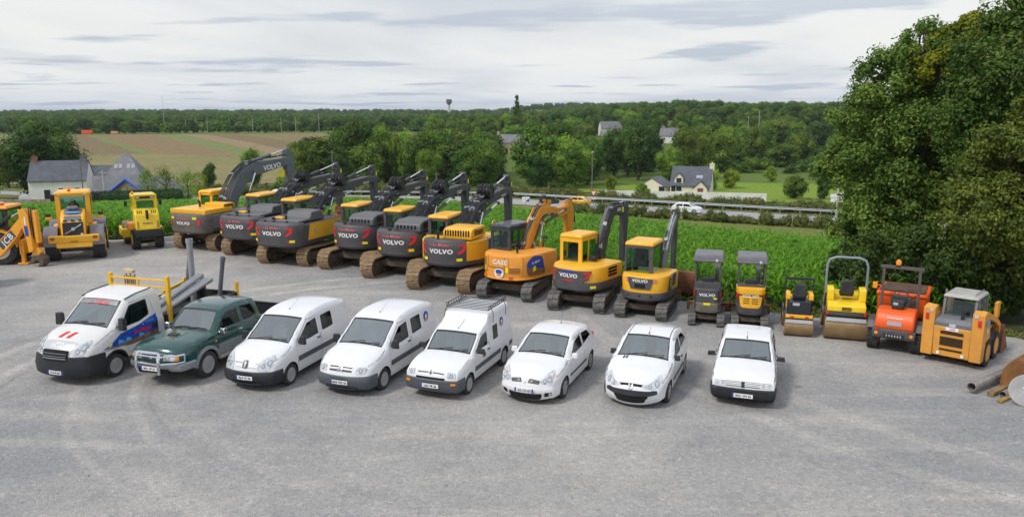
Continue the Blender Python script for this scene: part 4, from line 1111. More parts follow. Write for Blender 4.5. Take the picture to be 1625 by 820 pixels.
def arch_trim(root, c, ax, m, r0=None, r1=None, a0=8, a1=172, out=.02):
	r0 = r0 or c.ar - .005; r1 = r1 or c.ar + .045
	for sg in (-1, 1):
		mb = MB(); vs = []; n = 14
		for i in range(n + 1):
			a = R(a0 + (a1 - a0) * i / n)
			for r, o in ((r0, .0), (r0, out), (r1, out * .8), (r1, -.01)):
				x, z = ax + r * math.cos(a), c.rw_ + r * math.sin(a); vs.append((x, sg * (c.w(x, z) + o), z))
		fs = [(i * 4 + j, i * 4 + j + 1, (i + 1) * 4 + j + 1, (i + 1) * 4 + j) for i in range(n) for j in range(3)]
		if sg > 0: fs = [f[::-1] for f in fs]
		mb.add(vs, fs, 0, True); mb.build('wheel_arch_trim', m, root)
def bumper(root, c, z0, z1, m, xb, out=.035, name='bumper', rear=False, lip=.0, zend=None):
	"""a wrapped bumper: nose to the wheel arch"""
	mb = MB(); zs = [z0, z0 + .03, (z0 + z1) / 2, z1 - .03, z1]; oo = [0.0, out * .8, out, out * .8, 0]
	path = []
	n = 16
	for j in range(n + 1):
		t = -1 + 2 * j / n; path.append(('f', t))
	side = list(np.linspace(0, 1, 6))
	rows = []
	for z, o in zip(zs, oo):
		row = []
		ft = [(-1 + 2 * j / n) for j in range(n + 1)]
		x_c = c.front(c.w(c.xf - .05, z) * .999, z, 0)[0]
		for q in side[::-1][:-1]:
			x = x_c + (xb - x_c) * q; row.append((x, -(c.w(x, z) + o), z))
		for t in ft:
			w = c.w(c.xf - .05, z); p = c.front(t * w, z, 0); k = abs(t) ** 4
			row.append((p[0] + o * (1 - .3 * k), p[1] + math.copysign(o * k, t) if t else 0, z))
		for q in side[1:]:
			x = x_c + (xb - x_c) * q; row.append((x, (c.w(x, z) + o), z))
		rows.append(row)
	k = len(rows[0]); vs = [p for r in rows for p in r]
	fs = [(i * k + j, i * k + j + 1, (i + 1) * k + j + 1, (i + 1) * k + j) for i in range(len(rows) - 1) for j in range(k - 1)]
	mb.add(vs, fs, 0, True); return mb.build(name, m, root, ang=50)
def logo_side(root, c, x, z, r, m_list=None, name='round_decal'):
	for sg in (-1, 1):
		mb = MB(); f = lambda o: (lambda a, b: (a, sg * (c.w(a, b) + o), b))
		mb.region(circ(x, z, r, 18), [], f(.006), 0, sp=.05, flip=sg < 0)
		mb.region(circ(x, z - .45 * r, r * .5, 12), [], f(.009), 1, sp=.05, flip=sg < 0)
		mb.region([(x - .55 * r, z - .1 * r), (x - .1 * r, z + .5 * r), (x + .3 * r, z + .2 * r), (x + .5 * r, z - .2 * r)], [], f(.011), 2, sp=.05, flip=sg < 0)
		mb.build(name, [blue_m, orang, whitem], root)
def headlight(c, root, poly, parent=None, m1=None, bowl=None, ind=None):
	"""clear lens with a reflector bowl inside, both sides"""
	for sg in (1, -1):
		pl = [(sg * a, b) for a, b in poly]
		mb = MB(); mb.region(pl, [], lambda y, z: c.front(y, z, .010), 0, sp=.04)
		d = densify(pl, .04); n = len(d); mb.add([c.front(y, z, .010) for y, z in d] + [c.front(y, z, -.01) for y, z in d], [(i, (i + 1) % n, n + (i + 1) % n, n + i) for i in range(n)], 1)
		mb.region(shrink(pl, .84), [], lambda y, z: c.front(y, z, .013), 2, sp=.04)
		for (by, bz, br) in (bowl or []):
			mb.region(circ(sg * by, bz, br, 14), [], lambda y, z: c.front(y, z, .018), 3, sp=.04)
			mb.region(circ(sg * by, bz, br * .45, 10), [], lambda y, z: c.front(y, z, .022), 0, sp=.04)
		if ind: mb.region([(sg * a, b) for a, b in ind], [], lambda y, z: c.front(y, z, .020), 4, sp=.04)
		mb.build('headlight', [lens, blackpl, lens, lens_d, amber], root)
FG = 'row of light company vehicles parked nose to the camera'
FWD = lambda az: (-math.sin(R(az)), -math.cos(R(az)))
def place(fx, fy, az, axf):
	"""ground centre from the front axle position; az = the way the TAIL points"""
	nx, ny = FWD(az); return (fx - nx * axf, fy - ny * axf, 0), az + 180
def back_lights(root, c, z0, z1, y0, y1, m=None):
	for sg in (-1, 1):
		mb = MB(); mb.box((c.xr - .0, sg * (y0 + y1) / 2, (z0 + z1) / 2), (.06, y1 - y0, z1 - z0)); mb.build('tail_light', m or redrefl, root, bevel=.01)
def antenna(root, x, z, l=.3, a=30, y=0):
	mb = MB(); mb.cyl((x, y, z - .02), (x, y, z + .03), .02, .012, 8); mb.cyl((x, y, z), (x - l * math.cos(R(a)), y, z + l * math.sin(R(a))), .004, n=4); mb.build('antenna', blackpl, root)
# ---------------- two high panel vans
def panel_van(label, fx, fy, az, ptxt, facelift):
	top = [(1.98, .26, 'c'), (2.03, .42), (2.03, .62), (1.97, .74), (1.86, .86), (1.55, 1.00), (1.10, 1.12, 'c'), (.28, 1.66, 'c'), (.02, 1.75), (-.5, 1.81), (-1.3, 1.80), (-1.85, 1.74), (-2.02, 1.62), (-2.08, 1.0), (-2.10, .5), (-2.07, .30, 'c')]
	segs = dict(W=1.72, fl=.75, ft=.13, rl=.5, rt=.05, belt=1.02, tumble=.10, rr=.13, rw=.085, sill=.27, axf=1.28, axr=-1.41, ar=.355, rw_=.305, bp=2.4,
				bows=[.16, .17, .16, .15, .12, .09, .055, .03, .03, .03, .03, .03, .03, .03, .03])
	h1 = roundpoly([(.86, 1.10), (.30, 1.52), (-.18, 1.57), (-.24, 1.08), (.3, 1.06)], .05); h2 = roundpoly([(-.46, 1.10), (-.42, 1.57), (-1.02, 1.58), (-1.08, 1.12)], .06)
	loc, a = place(fx, fy, az, 1.28)
	root, c = car('panel_van', label, 'van', loc, a, FG, top=top, holes=[h1, h2], gseg={6: (.93, 'windscreen')}, wseg=6, tw=.175, top_segs=(3, 4, 5, 7, 8, 9, 10), **segs)
	bumper(root, c, .22, .60, blackpl if facelift else greypl, 1.66)
	bumper_r = MB(); bumper_r.bb(-2.15, -2.0, -.78, .78, .28, .50); bumper_r.build('rear_bumper', greypl, root, bevel=.03)
	if facelift:
		headlight(c, root, roundpoly([(.36, .62), (.42, .80), (.66, .96), (.76, .90), (.79, .66), (.6, .61)], .05), bowl=[(.66, .80, .075), (.52, .72, .055)], ind=[(.68, .64), (.77, .68), (.77, .74), (.70, .70)])
		c.patch('grille_bar', root, rect(-.36, .36, .735, .755), chrome, .012, mirror=False); c.patch('grille_bar', root, rect(-.33, .33, .665, .685), chrome, .012)
		c.patch('grille', root, [(-.36, .63), (.36, .63), (.38, .775), (-.38, .775)], white, .004)
		c.patch('badge', root, roundpoly([(-.07, .65), (.07, .65), (.085, .72), (.06, .79), (-.06, .79), (-.085, .72)], .02), dgrey, .02); c.patch('badge', root, roundpoly([(-.03, .67), (.02, .67), (.035, .73), (0, .775), (-.035, .74)], .01), chrome, .026)
	else:
		headlight(c, root, roundpoly([(.44, .64), (.46, .76), (.60, .80), (.74, .80), (.76, .66), (.6, .63)], .03), bowl=[(.58, .715, .055)], ind=[(.70, .66), (.755, .67), (.75, .78), (.70, .78)])
		c.patch('grille', root, [(-.34, .655), (.34, .655), (.37, .77), (-.37, .77)], white, .004)
		c.patch('grille_bar', root, rect(-.34, .34, .735, .75), dgrey, .012); c.patch('grille_bar', root, rect(-.34, .34, .675, .69), dgrey, .012)
		c.patch('badge', root, [(-.08, .70), (0, .745), (.08, .70), (.08, .725), (0, .77), (-.08, .725)], chrome, .02); c.patch('badge', root, [(-.08, .655), (0, .70), (.08, .655), (.08, .68), (0, .725), (-.08, .68)], chrome, .02)
	c.patch('air_intake', root, [(-.5, .26), (.5, .26), (.46, .33), (-.46, .33)], well, .045)
	for q in (.275, .30): c.patch('intake_bar', root, rect(-.48, .48, q, q + .008), greypl, .05)
	plate(root, ptxt, lambda o: (lambda u, v: (c.front(0, .46, 0)[0] + .06 + o - .25 * u * u, u, .43 + v)), band=True)
	side_strip(root, c, -1.02, .90, .56, .72, greypl); side_strip(root, c, -2.0, -1.80, .56, .72, greypl)
	seam(root, c, [[(.96, 1.05), (.92, .40), (.80, .32), (-.26, .32), (-.30, 1.0), (-.28, 1.60), (.26, 1.62), (.90, 1.14)], [(1.9, .84), (1.52, .95), (1.1, 1.08)], [(-.38, 1.62), (-.36, .9), (-.36, .34)]])
	handle(root, c, -.18, .98, blackpl)
	for sg in (-1, 1): mirror_part(root, .80, sg * .86, 1.16, (.10, .20, .24), blackpl, sg)
	antenna(root, -.05, c.ztop(-.05) + .03, .55, 22)
	back_lights(root, c, .75, 1.05, .62, .74)
	return root, c
v1, c1 = panel_van('white van with clear twin headlights and black bumper, next to the green pickup', -7.02, 20.55, 17.5, '7814 YC 56', True)
v2, c2 = panel_van('white van with small plain headlights, violet tinted windscreen and grey bumper', -4.32, 20.2, 20, '5818 WD 56', False)
logo_side(v2, c2, -1.42, 1.40, .16)
# ---------------- box-back small van with roof rack
def rack_van():
	top = [(1.88, .30, 'c'), (1.93, .45), (1.93, .60), (1.88, .74, 'c'), (1.83, .80), (1.4, .93), (.90, 1.00, 'c'), (.32, 1.43, 'c'), (.10, 1.50), (-.22, 1.62), (-.36, 1.80, 'c'), (-.45, 1.83), (-1.2, 1.84), (-1.96, 1.82, 'c'), (-2.04, 1.2), (-2.06, .5), (-2.04, .32, 'c')]
	loc, a = place(-1.88, 19.85, 21, 1.20); h1 = roundpoly([(.72, 1.03), (.30, 1.36), (-.10, 1.40), (-.13, 1.02)], .04); h2 = roundpoly([(-.55, 1.02), (-.55, 1.44), (-.92, 1.44), (-.92, 1.02)], .05)
	root, c = car('box_van', 'small white box backed van carrying a black roof rack', 'van', loc, a, FG, top=top, holes=[h1, h2], gseg={6: (.93, 'windscreen')}, wseg=6, tw=.165, top_segs=(3, 4, 5, 7, 8, 9, 10),
				  W=1.58, fl=.5, ft=.07, rl=.4, rt=.03, belt=.96, tumble=.08, rr=.09, rw=.05, sill=.30, axf=1.20, axr=-1.38, ar=.33, rw_=.28, bp=2.6, bows=[.10, .10, .10, .09, .06, .05, .05, .03, .02, .01, .0, .01, .01, .01, .01, .01, .01])
	bumper(root, c, .24, .60, greypl, 1.56, .04)
	headlight(c, root, roundpoly([(.48, .645), (.48, .775), (.68, .775), (.72, .66), (.68, .64)], .03), bowl=[(.59, .71, .05)])
	c.patch('grille_slot', root, roundpoly([(.06, .725), (.38, .715), (.38, .742), (.07, .755)], .012), well, .012, mirror=True)
	c.patch('badge', root, [(-.035, .73), (0, .68), (.035, .73), (0, .78)], dgrey, .02)
	c.patch('fog_lens', root, rect(.60, .72, .48, .53), amber, .055, mirror=True)
	c.patch('air_intake', root, rect(-.42, .42, .60, .635), well, .012)
	plate(root, '1662 VR 56', lambda o: (lambda u, v: (c.front(0, .45, 0)[0] + .062 + o - .2 * u * u, u, .43 + v)))
	side_strip(root, c, -1.0, .84, .52, .66, greypl); side_strip(root, c, -2.0, -1.74, .52, .66, greypl)
	seam(root, c, [[(.86, .95), (.80, .40), (-.20, .36), (-.22, .98), (-.16, 1.42), (.26, 1.40)], [(-.40, 1.75), (-.38, .7), (-.38, .36)]])
	handle(root, c, -.10, .90, blackpl)
	for sg in (-1, 1): mirror_part(root, .68, sg * .80, 1.06, (.09, .22, .15), blackpl, sg)
	logo_side(root, c, -1.25, 1.40, .14); back_lights(root, c, .7, .95, .55, .68); antenna(root, .20, c.ztop(.2) + .03, .5, 20)
	# door sticker
	for sg in (-1, 1):
		mb = MB(); mb.region([(.10, .76), (.34, .76), (.30, .86), (.14, .90)], [], lambda a, b: (a, sg * (c.w(a, b) + .005), b), 0, sp=.1, grid=False, flip=sg < 0); mb.region([(.14, .78), (.22, .78), (.20, .84)], [], lambda a, b: (a, sg * (c.w(a, b) + .008), b), 1, sp=.1, grid=False, flip=sg < 0); mb.build('door_decal', [brown_m, redm], root)
	# the rack lies on the roof: a thing of its own
	rk = thing('roof_rack', 'black tubular roof rack clamped on the small box backed van', 'roof rack', loc, az=a)
	mb = MB(); zz = 1.93; x0, x1 = -1.75, -.42; y = .66
	for q in np.linspace(x0, x1, 9): mb.tube([(q, -y, zz), (q, y, zz)], .011, 5)
	for sg in (-1, 1):
		mb.tube([(x0, sg * y, zz), (x1, sg * y, zz)], .014, 5); mb.tube([(x0, sg * (y + .02), zz + .10), (x1, sg * (y + .02), zz + .10)], .012, 5)
		for q in np.linspace(x0, x1, 9): mb.tube([(q, sg * y, zz), (q, sg * (y + .02), zz + .10)], .009, 4)
	mb.tube([(x0, -y, zz + .1), (x0, y, zz + .1)], .012, 5); mb.build('rack_frame', blackpl, rk)
	for sg in (-1, 1):
		for q in (x0 + .2, x1 - .15):
			mb = MB(); mb.tube([(q, sg * y, zz + .1), (q + .02, sg * .765, 1.80), (q + .10, sg * .785, 1.56)], .011, 5); mb.build('clamp_leg', blackpl, rk)
	return root
rack_van()
# ---------------- three small hatchbacks
def hatch_a():
	top = [(1.80, .22, 'c'), (1.86, .36), (1.86, .52), (1.80, .64), (1.70, .74), (1.35, .87), (.80, .98, 'c'), (.05, 1.36, 'c'), (-.25, 1.41), (-.8, 1.42), (-1.35, 1.36, 'c'), (-1.80, .98, 'c'), (-1.90, .80), (-1.92, .45), (-1.88, .28, 'c')]
	loc, a = place(.66, 19.60, 22, 1.15); h1 = roundpoly([(.58, .98), (.08, 1.26), (-.42, 1.32), (-.48, .98)], .05); h2 = roundpoly([(-.60, .99), (-.56, 1.32), (-1.10, 1.28), (-1.36, 1.08)], .06)
	root, c = car('hatchback', 'white rounded hatchback with chrome-lit teardrop headlights, right of the rack van', 'car', loc, a, FG, top=top, holes=[h1, h2], gseg={6: (.92, 'windscreen'), 10: (.86, 'rear_window')}, wseg=6, tw=.175, wk='cap', top_segs=(3, 4, 5, 7, 8, 9, 10),
				  W=1.68, fl=.8, ft=.17, rl=.6, rt=.10, belt=.93, tumble=.24, rr=.11, rw=.07, sill=.24, axf=1.15, axr=-1.32, ar=.325, rw_=.29, bp=2.3, bows=[.20, .21, .20, .17, .13, .08, .06, .035, .03, .03, .05, .05, .05, .05, .05])
	bumper(root, c, .20, .50, white, 1.52, .02)
	headlight(c, root, roundpoly([(.40, .58), (.50, .72), (.64, .84), (.70, .80), (.72, .62), (.66, .55)], .04), bowl=[(.62, .67, .07), (.52, .62, .05)], ind=[(.66, .76), (.70, .79), (.70, .72)])
	for sg in (1, -1): c.patch('grille', root, [(sg * .08, .565), (sg * .38, .55), (sg * .40, .61), (sg * .12, .635)], dgrey, .008)
	for sg in (1, -1):
		for q in (.58, .60): c.patch('grille_bar', root, [(sg * .12, q), (sg * .36, q - .005), (sg * .36, q), (sg * .12, q + .006)], lgrey, .014)
	c.patch('badge', root, [(-.04, .60), (0, .54), (.04, .60), (0, .66)], chrome, .025)
	c.patch('air_intake', root, roundpoly([(-.42, .24), (.42, .24), (.46, .37), (-.46, .37)], .03), well, .03)
	c.patch('fog_light', root, roundpoly([(.52, .29), (.76, .31), (.74, .38), (.53, .39)], .03), well, .03, mirror=True); c.patch('fog_lens', root, circ(.66, .345, .032, 10), lens, .04, mirror=True)
	plate(root, 'AA-227-EC', lambda o: (lambda u, v: (c.front(0, .42, 0)[0] + .04 + o - .3 * u * u, u, .42 + v)), two=True)
	side_strip(root, c, -.78, .70, .46, .52, blackpl, dz=0)
	seam(root, c, [[(.72, .92), (.66, .34), (-.46, .32), (-.60, .6), (-.52, .96), (-.48, 1.34), (.08, 1.31)], [(1.66, .73), (1.3, .83), (.8, .94)]])
	handle(root, c, -.38, .82, white)
	for sg in (-1, 1): mirror_part(root, .50, sg * .80, .98, (.12, .18, .14), white, sg)
	back_lights(root, c, .8, 1.0, .55, .72); antenna(root, -.95, 1.45, .35, 60)
hatch_a()
def hatch_b():
	top = [(1.80, .22, 'c'), (1.89, .33), (1.90, .45), (1.85, .55), (1.72, .66), (1.30, .82), (.70, .95, 'c'), (-.06, 1.37, 'c'), (-.35, 1.42), (-.85, 1.43), (-1.40, 1.33, 'c'), (-1.80, .98, 'c'), (-1.90, .75), (-1.90, .45), (-1.86, .28, 'c')]
	loc, a = place(3.38, 19.30, 22, 1.18); h1 = roundpoly([(.48, .96), (.0, 1.26), (-.42, 1.33), (-.48, .97)], .05); h2 = roundpoly([(-.60, .98), (-.56, 1.33), (-1.0, 1.30), (-1.40, 1.06)], .06)
	root, c = car('hatchback', 'white sleek hatchback with almond headlights and black bumper strip', 'car', loc, a, FG, top=top, holes=[h1, h2], gseg={6: (.92, 'windscreen'), 10: (.86, 'rear_window')}, wseg=6, tw=.175, wk='cap', top_segs=(3, 4, 5, 7, 8, 9, 10),
				  W=1.72, fl=.95, ft=.20, rl=.6, rt=.10, belt=.92, tumble=.25, rr=.11, rw=.07, sill=.24, axf=1.18, axr=-1.26, ar=.325, rw_=.29, bp=2.2, bows=[.20, .22, .21, .19, .15, .10, .07, .035, .03, .03, .05, .05, .05, .05, .05])
	headlight(c, root, roundpoly([(.26, .545), (.46, .60), (.66, .78), (.73, .74), (.72, .62), (.55, .52), (.36, .51)], .03), bowl=[(.63, .64, .06), (.48, .57, .045)])
	c.patch('bumper_strip', root, roundpoly([(-.80, .47), (-.5, .41), (.5, .41), (.80, .47), (.80, .52), (.4, .49), (-.4, .49), (-.80, .52)], .02), blackpl, .03)
	c.patch('air_intake', root, roundpoly([(-.34, .30), (.34, .30), (.46, .41), (-.46, .41)], .03), well, .012)
	c.patch('grille', root, [(-.28, .535), (.28, .535), (.34, .565), (-.34, .565)], well, .008)
	c.patch('badge', root, roundpoly([(-.05, .50), (.05, .50), (.07, .58), (-.07, .58)], .02), chrome, .03); c.patch('badge', root, roundpoly([(-.02, .51), (.02, .51), (.03, .57), (-.03, .57)], .01), dgrey, .034)
	plate(root, 'CK-570-KM', lambda o: (lambda u, v: (c.front(0, .28, 0)[0] + .03 + o - .3 * u * u, u, .265 + v)), two=True)
	mb = MB()
	for yy in (-.42, -.50):
		f = lambda a, b, yy=yy: c.hoodpt(b, a, .012); mb.region([(yy, .92), (yy + .045, .92), (yy + .055, .76), (yy + .01, .76)], [], f, 0, sp=.1, grid=False)
	mb.build('bonnet_vent', blackpl, root)
	side_strip(root, c, -.80, .70, .44, .50, blackpl)
	seam(root, c, [[(.62, .90), (.58, .34), (-.50, .32), (-.62, .6), (-.54, .96), (-.48, 1.35), (-.02, 1.33)], [(1.66, .67), (1.3, .79), (.72, .92)]])
	handle(root, c, -.40, .80, blackpl)
	for sg in (-1, 1): mirror_part(root, .42, sg * .80, .98, (.11, .17, .14), blackpl, sg)
	back_lights(root, c, .75, 1.0, .55, .72); antenna(root, -.12, 1.44, .22, 40)
	for sg in (-.9, .9):
		mb = MB(); mb.tube([c.P(i, sg) for i in range(c.segs[7][0], c.segs[9][-1])], .012, 4); mb.build('roof_seam', blackpl, root, merge=False)
hatch_b()
def hatch_c():
	top = [(1.80, .30, 'c'), (1.84, .42), (1.84, .55), (1.80, .70, 'c'), (1.74, .74), (1.30, .84), (.66, .92, 'c'), (.04, 1.30, 'c'), (-.15, 1.36), (-.8, 1.38), (-1.35, 1.34, 'c'), (-1.75, .95, 'c'), (-1.84, .70), (-1.84, .42), (-1.82, .30, 'c')]
	loc, a = place(6.20, 19.25, 19, 1.12); h1 = roundpoly([(.46, .94), (.02, 1.22), (-.40, 1.28), (-.46, .94)], .04); h2 = roundpoly([(-.56, .94), (-.52, 1.28), (-1.16, 1.26), (-1.40, .97)], .05)
	root, c = car('hatchback', 'boxy old white hatchback with flat rectangular headlights, rightmost of its row', 'car', loc, a, FG, top=top, holes=[h1, h2], gseg={6: (.93, 'windscreen'), 10: (.88, 'rear_window')}, wseg=6, tw=.165, top_segs=(3, 4, 5, 7, 8, 9, 10),
				  W=1.60, fl=.5, ft=.05, rl=.5, rt=.05, belt=.90, tumble=.24, rr=.08, rw=.05, sill=.30, axf=1.12, axr=-1.30, ar=.32, rw_=.285, bp=2.8, bows=[.08, .09, .09, .08, .06, .05, .05, .03, .02, .02, .03, .03, .03, .03, .03])
	bumper(root, c, .26, .55, blackpl, 1.50, .045)
	headlight(c, root, roundpoly([(.42, .58), (.42, .70), (.60, .71), (.70, .70), (.72, .58)], .015), bowl=[(.50, .645, .04)])
	c.patch('grille', root, rect(-.42, .42, .575, .70), lgrey, .006)
	for q in (.60, .635, .67): c.patch('grille_bar', root, rect(-.42, .42, q, q + .016), whitem, .014)
	c.patch('badge', root, roundpoly([(-.04, .57), (.04, .57), (.04, .70), (-.04, .70)], .01), blackpl, .022)
	plate(root, '3021 VH 56', lambda o: (lambda u, v: (c.front(0, .42, 0)[0] + .07 + o, u, .38 + v)))
	side_strip(root, c, -.85, .78, .50, .56, blackpl)
	seam(root, c, [[(.62, .88), (.58, .38), (-.46, .36), (-.50, .92), (-.46, 1.30), (.02, 1.28)], [(1.66, .74), (1.2, .82), (.68, .90)]])
	handle(root, c, -.36, .80, blackpl)
	for sg in (-1, 1): mirror_part(root, .42, sg * .80, .96, (.09, .22, .12), blackpl, sg, .14)
	back_lights(root, c, .6, .85, .5, .72); antenna(root, .0, 1.37, .2, 45)
hatch_c()
v2_glass = [o for o in v2.children if o.name.startswith('windscreen')][0]
v2_glass.data.materials[0] = wind_v
# ---------------- flatbed lorry
def flatbed():
	top = [(2.78, .38, 'c'), (2.78, .48), (2.78, .80), (2.72, .98), (2.58, 1.12), (2.2, 1.30), (1.86, 1.42, 'c'), (1.16, 2.06, 'c'), (.9, 2.17), (.2, 2.22), (-.06, 2.20, 'c'), (-.12, 1.9), (-.12, .60, 'c')]
	loc, a = place(-12.42, 21.25, 17, 1.86)
	h1 = roundpoly([(1.58, 1.34), (1.10, 1.93), (.42, 1.98), (.40, 1.50), (.8, 1.38)], .07)
	root = thing('flatbed_truck', 'white flatbed lorry with yellow headboard at the left end of the vehicle row', 'truck', loc, az=a, group=FG)
	c = Car(top=top, W=2.0, fl=.8, ft=.13, rl=.2, rt=.0, belt=1.30, tumble=.14, rr=.16, rw=.10, sill=.45, axf=1.86, axr=-9, ar=.42, rw_=.345, bp=2.5, bows=[.20, .20, .20, .18, .14, .10, .07, .04, .03, .03, .0, .0, .0], top_segs=(3, 4, 5, 7, 8, 9))
	# cab outline with only the front arch
	def outl():
		o = [(p[0], p[1]) for p in c.prof]; ang = math.asin((c.sill - c.rw_) / c.ar); return o, [(c.axf + c.ar * math.cos(math.pi - ang + (2 * ang - math.pi) * i / 14), c.rw_ + c.ar * math.sin(math.pi - ang + (2 * ang - math.pi) * i / 14)) for i in range(15)]
	c.outline = outl
	c.body(root, creamw, [h1], {6: (.93, 'windscreen')}); c.side_glass(root, h1, glass_s)
	bumper(root, c, .28, .86, blackpl, 2.24, .05)
	headlight(c, root, roundpoly([(.52, .88), (.60, 1.08), (.78, 1.22), (.90, 1.16), (.90, .95), (.7, .86)], .05), bowl=[(.78, 1.06, .09), (.66, .96, .06)])
	c.patch('grille_panel', root, roundpoly([(-.46, .86), (.46, .86), (.56, 1.12), (-.56, 1.12)], .04), silverm, .010)
	c.patch('grille', root, roundpoly([(-.40, .74), (.40, .74), (.44, .96), (-.44, .96)], .05), well, .05)
	for q in (.79, .84, .89): c.patch('grille_bar', root, rect(-.40, .40, q, q + .012), lgrey, .06)
	mb = MB(); mb.text('IVECO', .13, lambda u, v: c.front(u, 1.04 + v, .020), 0, bold=.03, spacing=1.15); mb.build('grille_lettering', whitem, root, merge=False)
	mb = MB()
	for u0 in (-.26, .02):
		mb.region([(u0, 1.16), (u0 + .13, 1.16), (u0 + .24, 1.27), (u0 + .11, 1.27)], [], lambda y, z: c.front(y, z, .012), 0, sp=.04)
	mb.build('warning_stripes', redm, root)
	# lettering strip inside the top of the windscreen
	a_, b_ = c.segs[6][0], c.segs[6][-1] + 1
	def wsp(u, v):
		"""v: fraction up the screen"""
		i = a_ + (b_ - a_) * v; i0 = int(min(b_ - 1, i)); f = i - i0; w = .86; p, q = c.P(i0, u / w), c.P(i0 + 1, u / w)
		return tuple(p[k] + (q[k] - p[k]) * f + (.012 if k == 0 else .012 if k == 2 else 0) for k in range(3))
	mb = MB(); mb.region(rect(-.74, .74, .80, .97), [], wsp, 0, sp=.1); mb.build('sun_strip', glass_mat('strip_glass', (.8, .86, .88), add=.35, rough=.3), root)
	mb = MB(); mb.text('Le Médec', .21, lambda u, v: wsp(u, .875 + v * 1.05), 0, bold=.025, shear=.35, sx=1.0, spacing=1.05)
	mb.text('SARL', .07, lambda u, v: wsp(u - .60, .85 + v), 0); mb.text('TP', .10, lambda u, v: wsp(u + .60, .87 + v), 0, bold=.02); mb.build('windscreen_lettering', redm, root, merge=False)
	plate(root, 'FP-347-BC', lambda o: (lambda u, v: (c.front(0, .45, 0)[0] + .055 + o - .25 * u * u, u, .40 + v)), two=True)
	seam(root, c, [[(1.62, 1.30), (1.44, .9), (1.36, .56), (.18, .50), (.16, 1.3), (.30, 2.04), (1.08, 2.0)], [(2.5, 1.10), (2.1, 1.28), (1.8, 1.37)]])
	for sg in (-1, 1):
		# blue and brown livery on the door
		mb = MB(); f = lambda o, sg=sg: (lambda x, z: (x, sg * (c.w(x, z) + o), z)); fl = sg < 0
		mb.region([(2.30, .90), (2.0, 1.0), (1.6, 1.22), (.9, 1.30), (.14, 1.46), (.14, .98), (1.0, .94), (1.7, .90)], [], f(.007), 0, sp=.09, flip=fl)
		mb.region([(2.32, .86), (1.7, .90), (1.0, .94), (.14, .98), (.14, .80), (1.0, .80), (1.35, .80), (1.6, .84)], [], f(.007), 1, sp=.09, flip=fl)
		mb.region([(2.1, .93), (1.98, .95), (1.94, 1.02), (2.06, 1.0)], [], f(.013), 3, sp=.09, grid=False, flip=fl)
		for q in (.95, 1.45, 1.75): mb.region([(q, .93), (q - .22, .94), (q - .18, 1.02), (q - .03, 1.06)], [], f(.013), 4, sp=.09, grid=False, flip=fl)
		mb.build('door_livery', [blue_m, brown_m, whitem, yelrefl, lblue], root)
		mb = MB(); mb.text('Le Médec', .17, lambda u, v: f(.016)(.80 - sg * -1 * 0 - (u if sg > 0 else -u), 1.13 + v + u * (-.04 if sg > 0 else .04) * 1), 0, bold=.03, shear=.3); mb.build('door_lettering', redm, root, merge=False)
		mb = MB(); mb.text('NOZIN', .10, lambda u, v: f(.016)(.45 - (u if sg > 0 else -u), 1.31 + v), 0); mb.build('door_lettering', lblue, root, merge=False)
		mb = MB(); mb.box((.28, sg * (c.w(.28, 1.12) + .005), 1.13), (.22, .03, .18)); mb.build('door_handle', blackpl, root, bevel=.012)
		mirror_part(root, 1.66, sg * 1.04, 1.52, (.14, .22, .36), blackpl, sg, .1)
		mb = MB(); mb.tube([(1.14, sg * .78, 2.11), (.7, sg * .80, 2.20), (.1, sg * .80, 2.24)], .018, 5); mb.build('roof_gutter', blackpl, root)
	arch_trim(root, c, c.axf, blackpl, out=.03)
	g = c.segs[6][0]
	for y0, y1 in ((.6, -.05), (.0, -.66)):
		w = c.w(*c.prof[g][:2]); pp = lambda y, f: Vector(c.P(g + f, y / w)) + Vector((c.NR[g + f][0], 0, c.NR[g + f][1])) * .03
		mb = MB(); mb.tube([pp(-y0, 0), pp(-(y0 + y1) / 2, 1), pp(-y1, 2)], .015, 5); mb.build('wiper', blackpl, root)
	add_wheels(root, [(1.86, .90), (1.86, -.90)], .345, .20, 'truck'); add_wheels(root, [(-1.80, .86), (-1.80, -.86)], .345, .40, 'truck')
	seats(root, .55, 1.02, .62, 3); d = MB(); d.bb(1.5, 2.0, -.85, .85, 1.0, 1.30); d.build('dashboard', dashm, root, bevel=.03)
	fr = MB(); fr.bb(-3.5, 1.0, -.45, -.33, .48, .66); fr.bb(-3.5, 1.0, .33, .45, .48, .66); fr.cyl((-1.8, -.8, .345), (-1.8, .8, .345), .08); fr.bb(-.9, -.3, .4, .9, .38, .62); fr.build('chassis', blackpl, root)
	b = MB(); z0 = .86; b.bb(-3.65, -.22, -1.12, 1.12, z0 - .08, z0)
	b.build('bed_floor', dashm, root, bevel=.01)
	for sg in (-1, 1):
		s_ = MB(); s_.bb(-3.62, -.26, sg * 1.12 - .03, sg * 1.12 + .03, z0, z0 + .44)
		for q in np.linspace(-3.5, -.4, 10): s_.bb(q - .03, q + .03, sg * 1.155 - .012, sg * 1.155 + .012, z0 + .01, z0 + .43)
		s_.build('drop_side', blackpl, root)
	t_ = MB(); t_.bb(-3.65, -3.59, -1.1, 1.1, z0, z0 + .44); t_.build('tailgate', blackpl, root)
	f_ = MB(); f_.bb(-.28, -.23, -1.08, 1.08, z0, z0 + .46); f_.build('front_board', blackpl, root)
	hb = MB()
	for sg in (-1, 1): hb.bb(-.35, -.24, sg * 1.10 - .06, sg * 1.10 + .06, z0, 2.52)
	hb.bb(-.30, -.25, -1.10, 1.10, 2.36, 2.42); hb.bb(-.30, -.25, -1.10, 1.10, 2.14, 2.19); hb.bb(-.30, -.25, -.03, .03, 2.19, 2.36); hb.build('headboard', mat('yellow_frame', (.85, .48, .02), .45, var=.08, dirt=.2), root, bevel=.008)
	M1 = mat('yellow_frame')
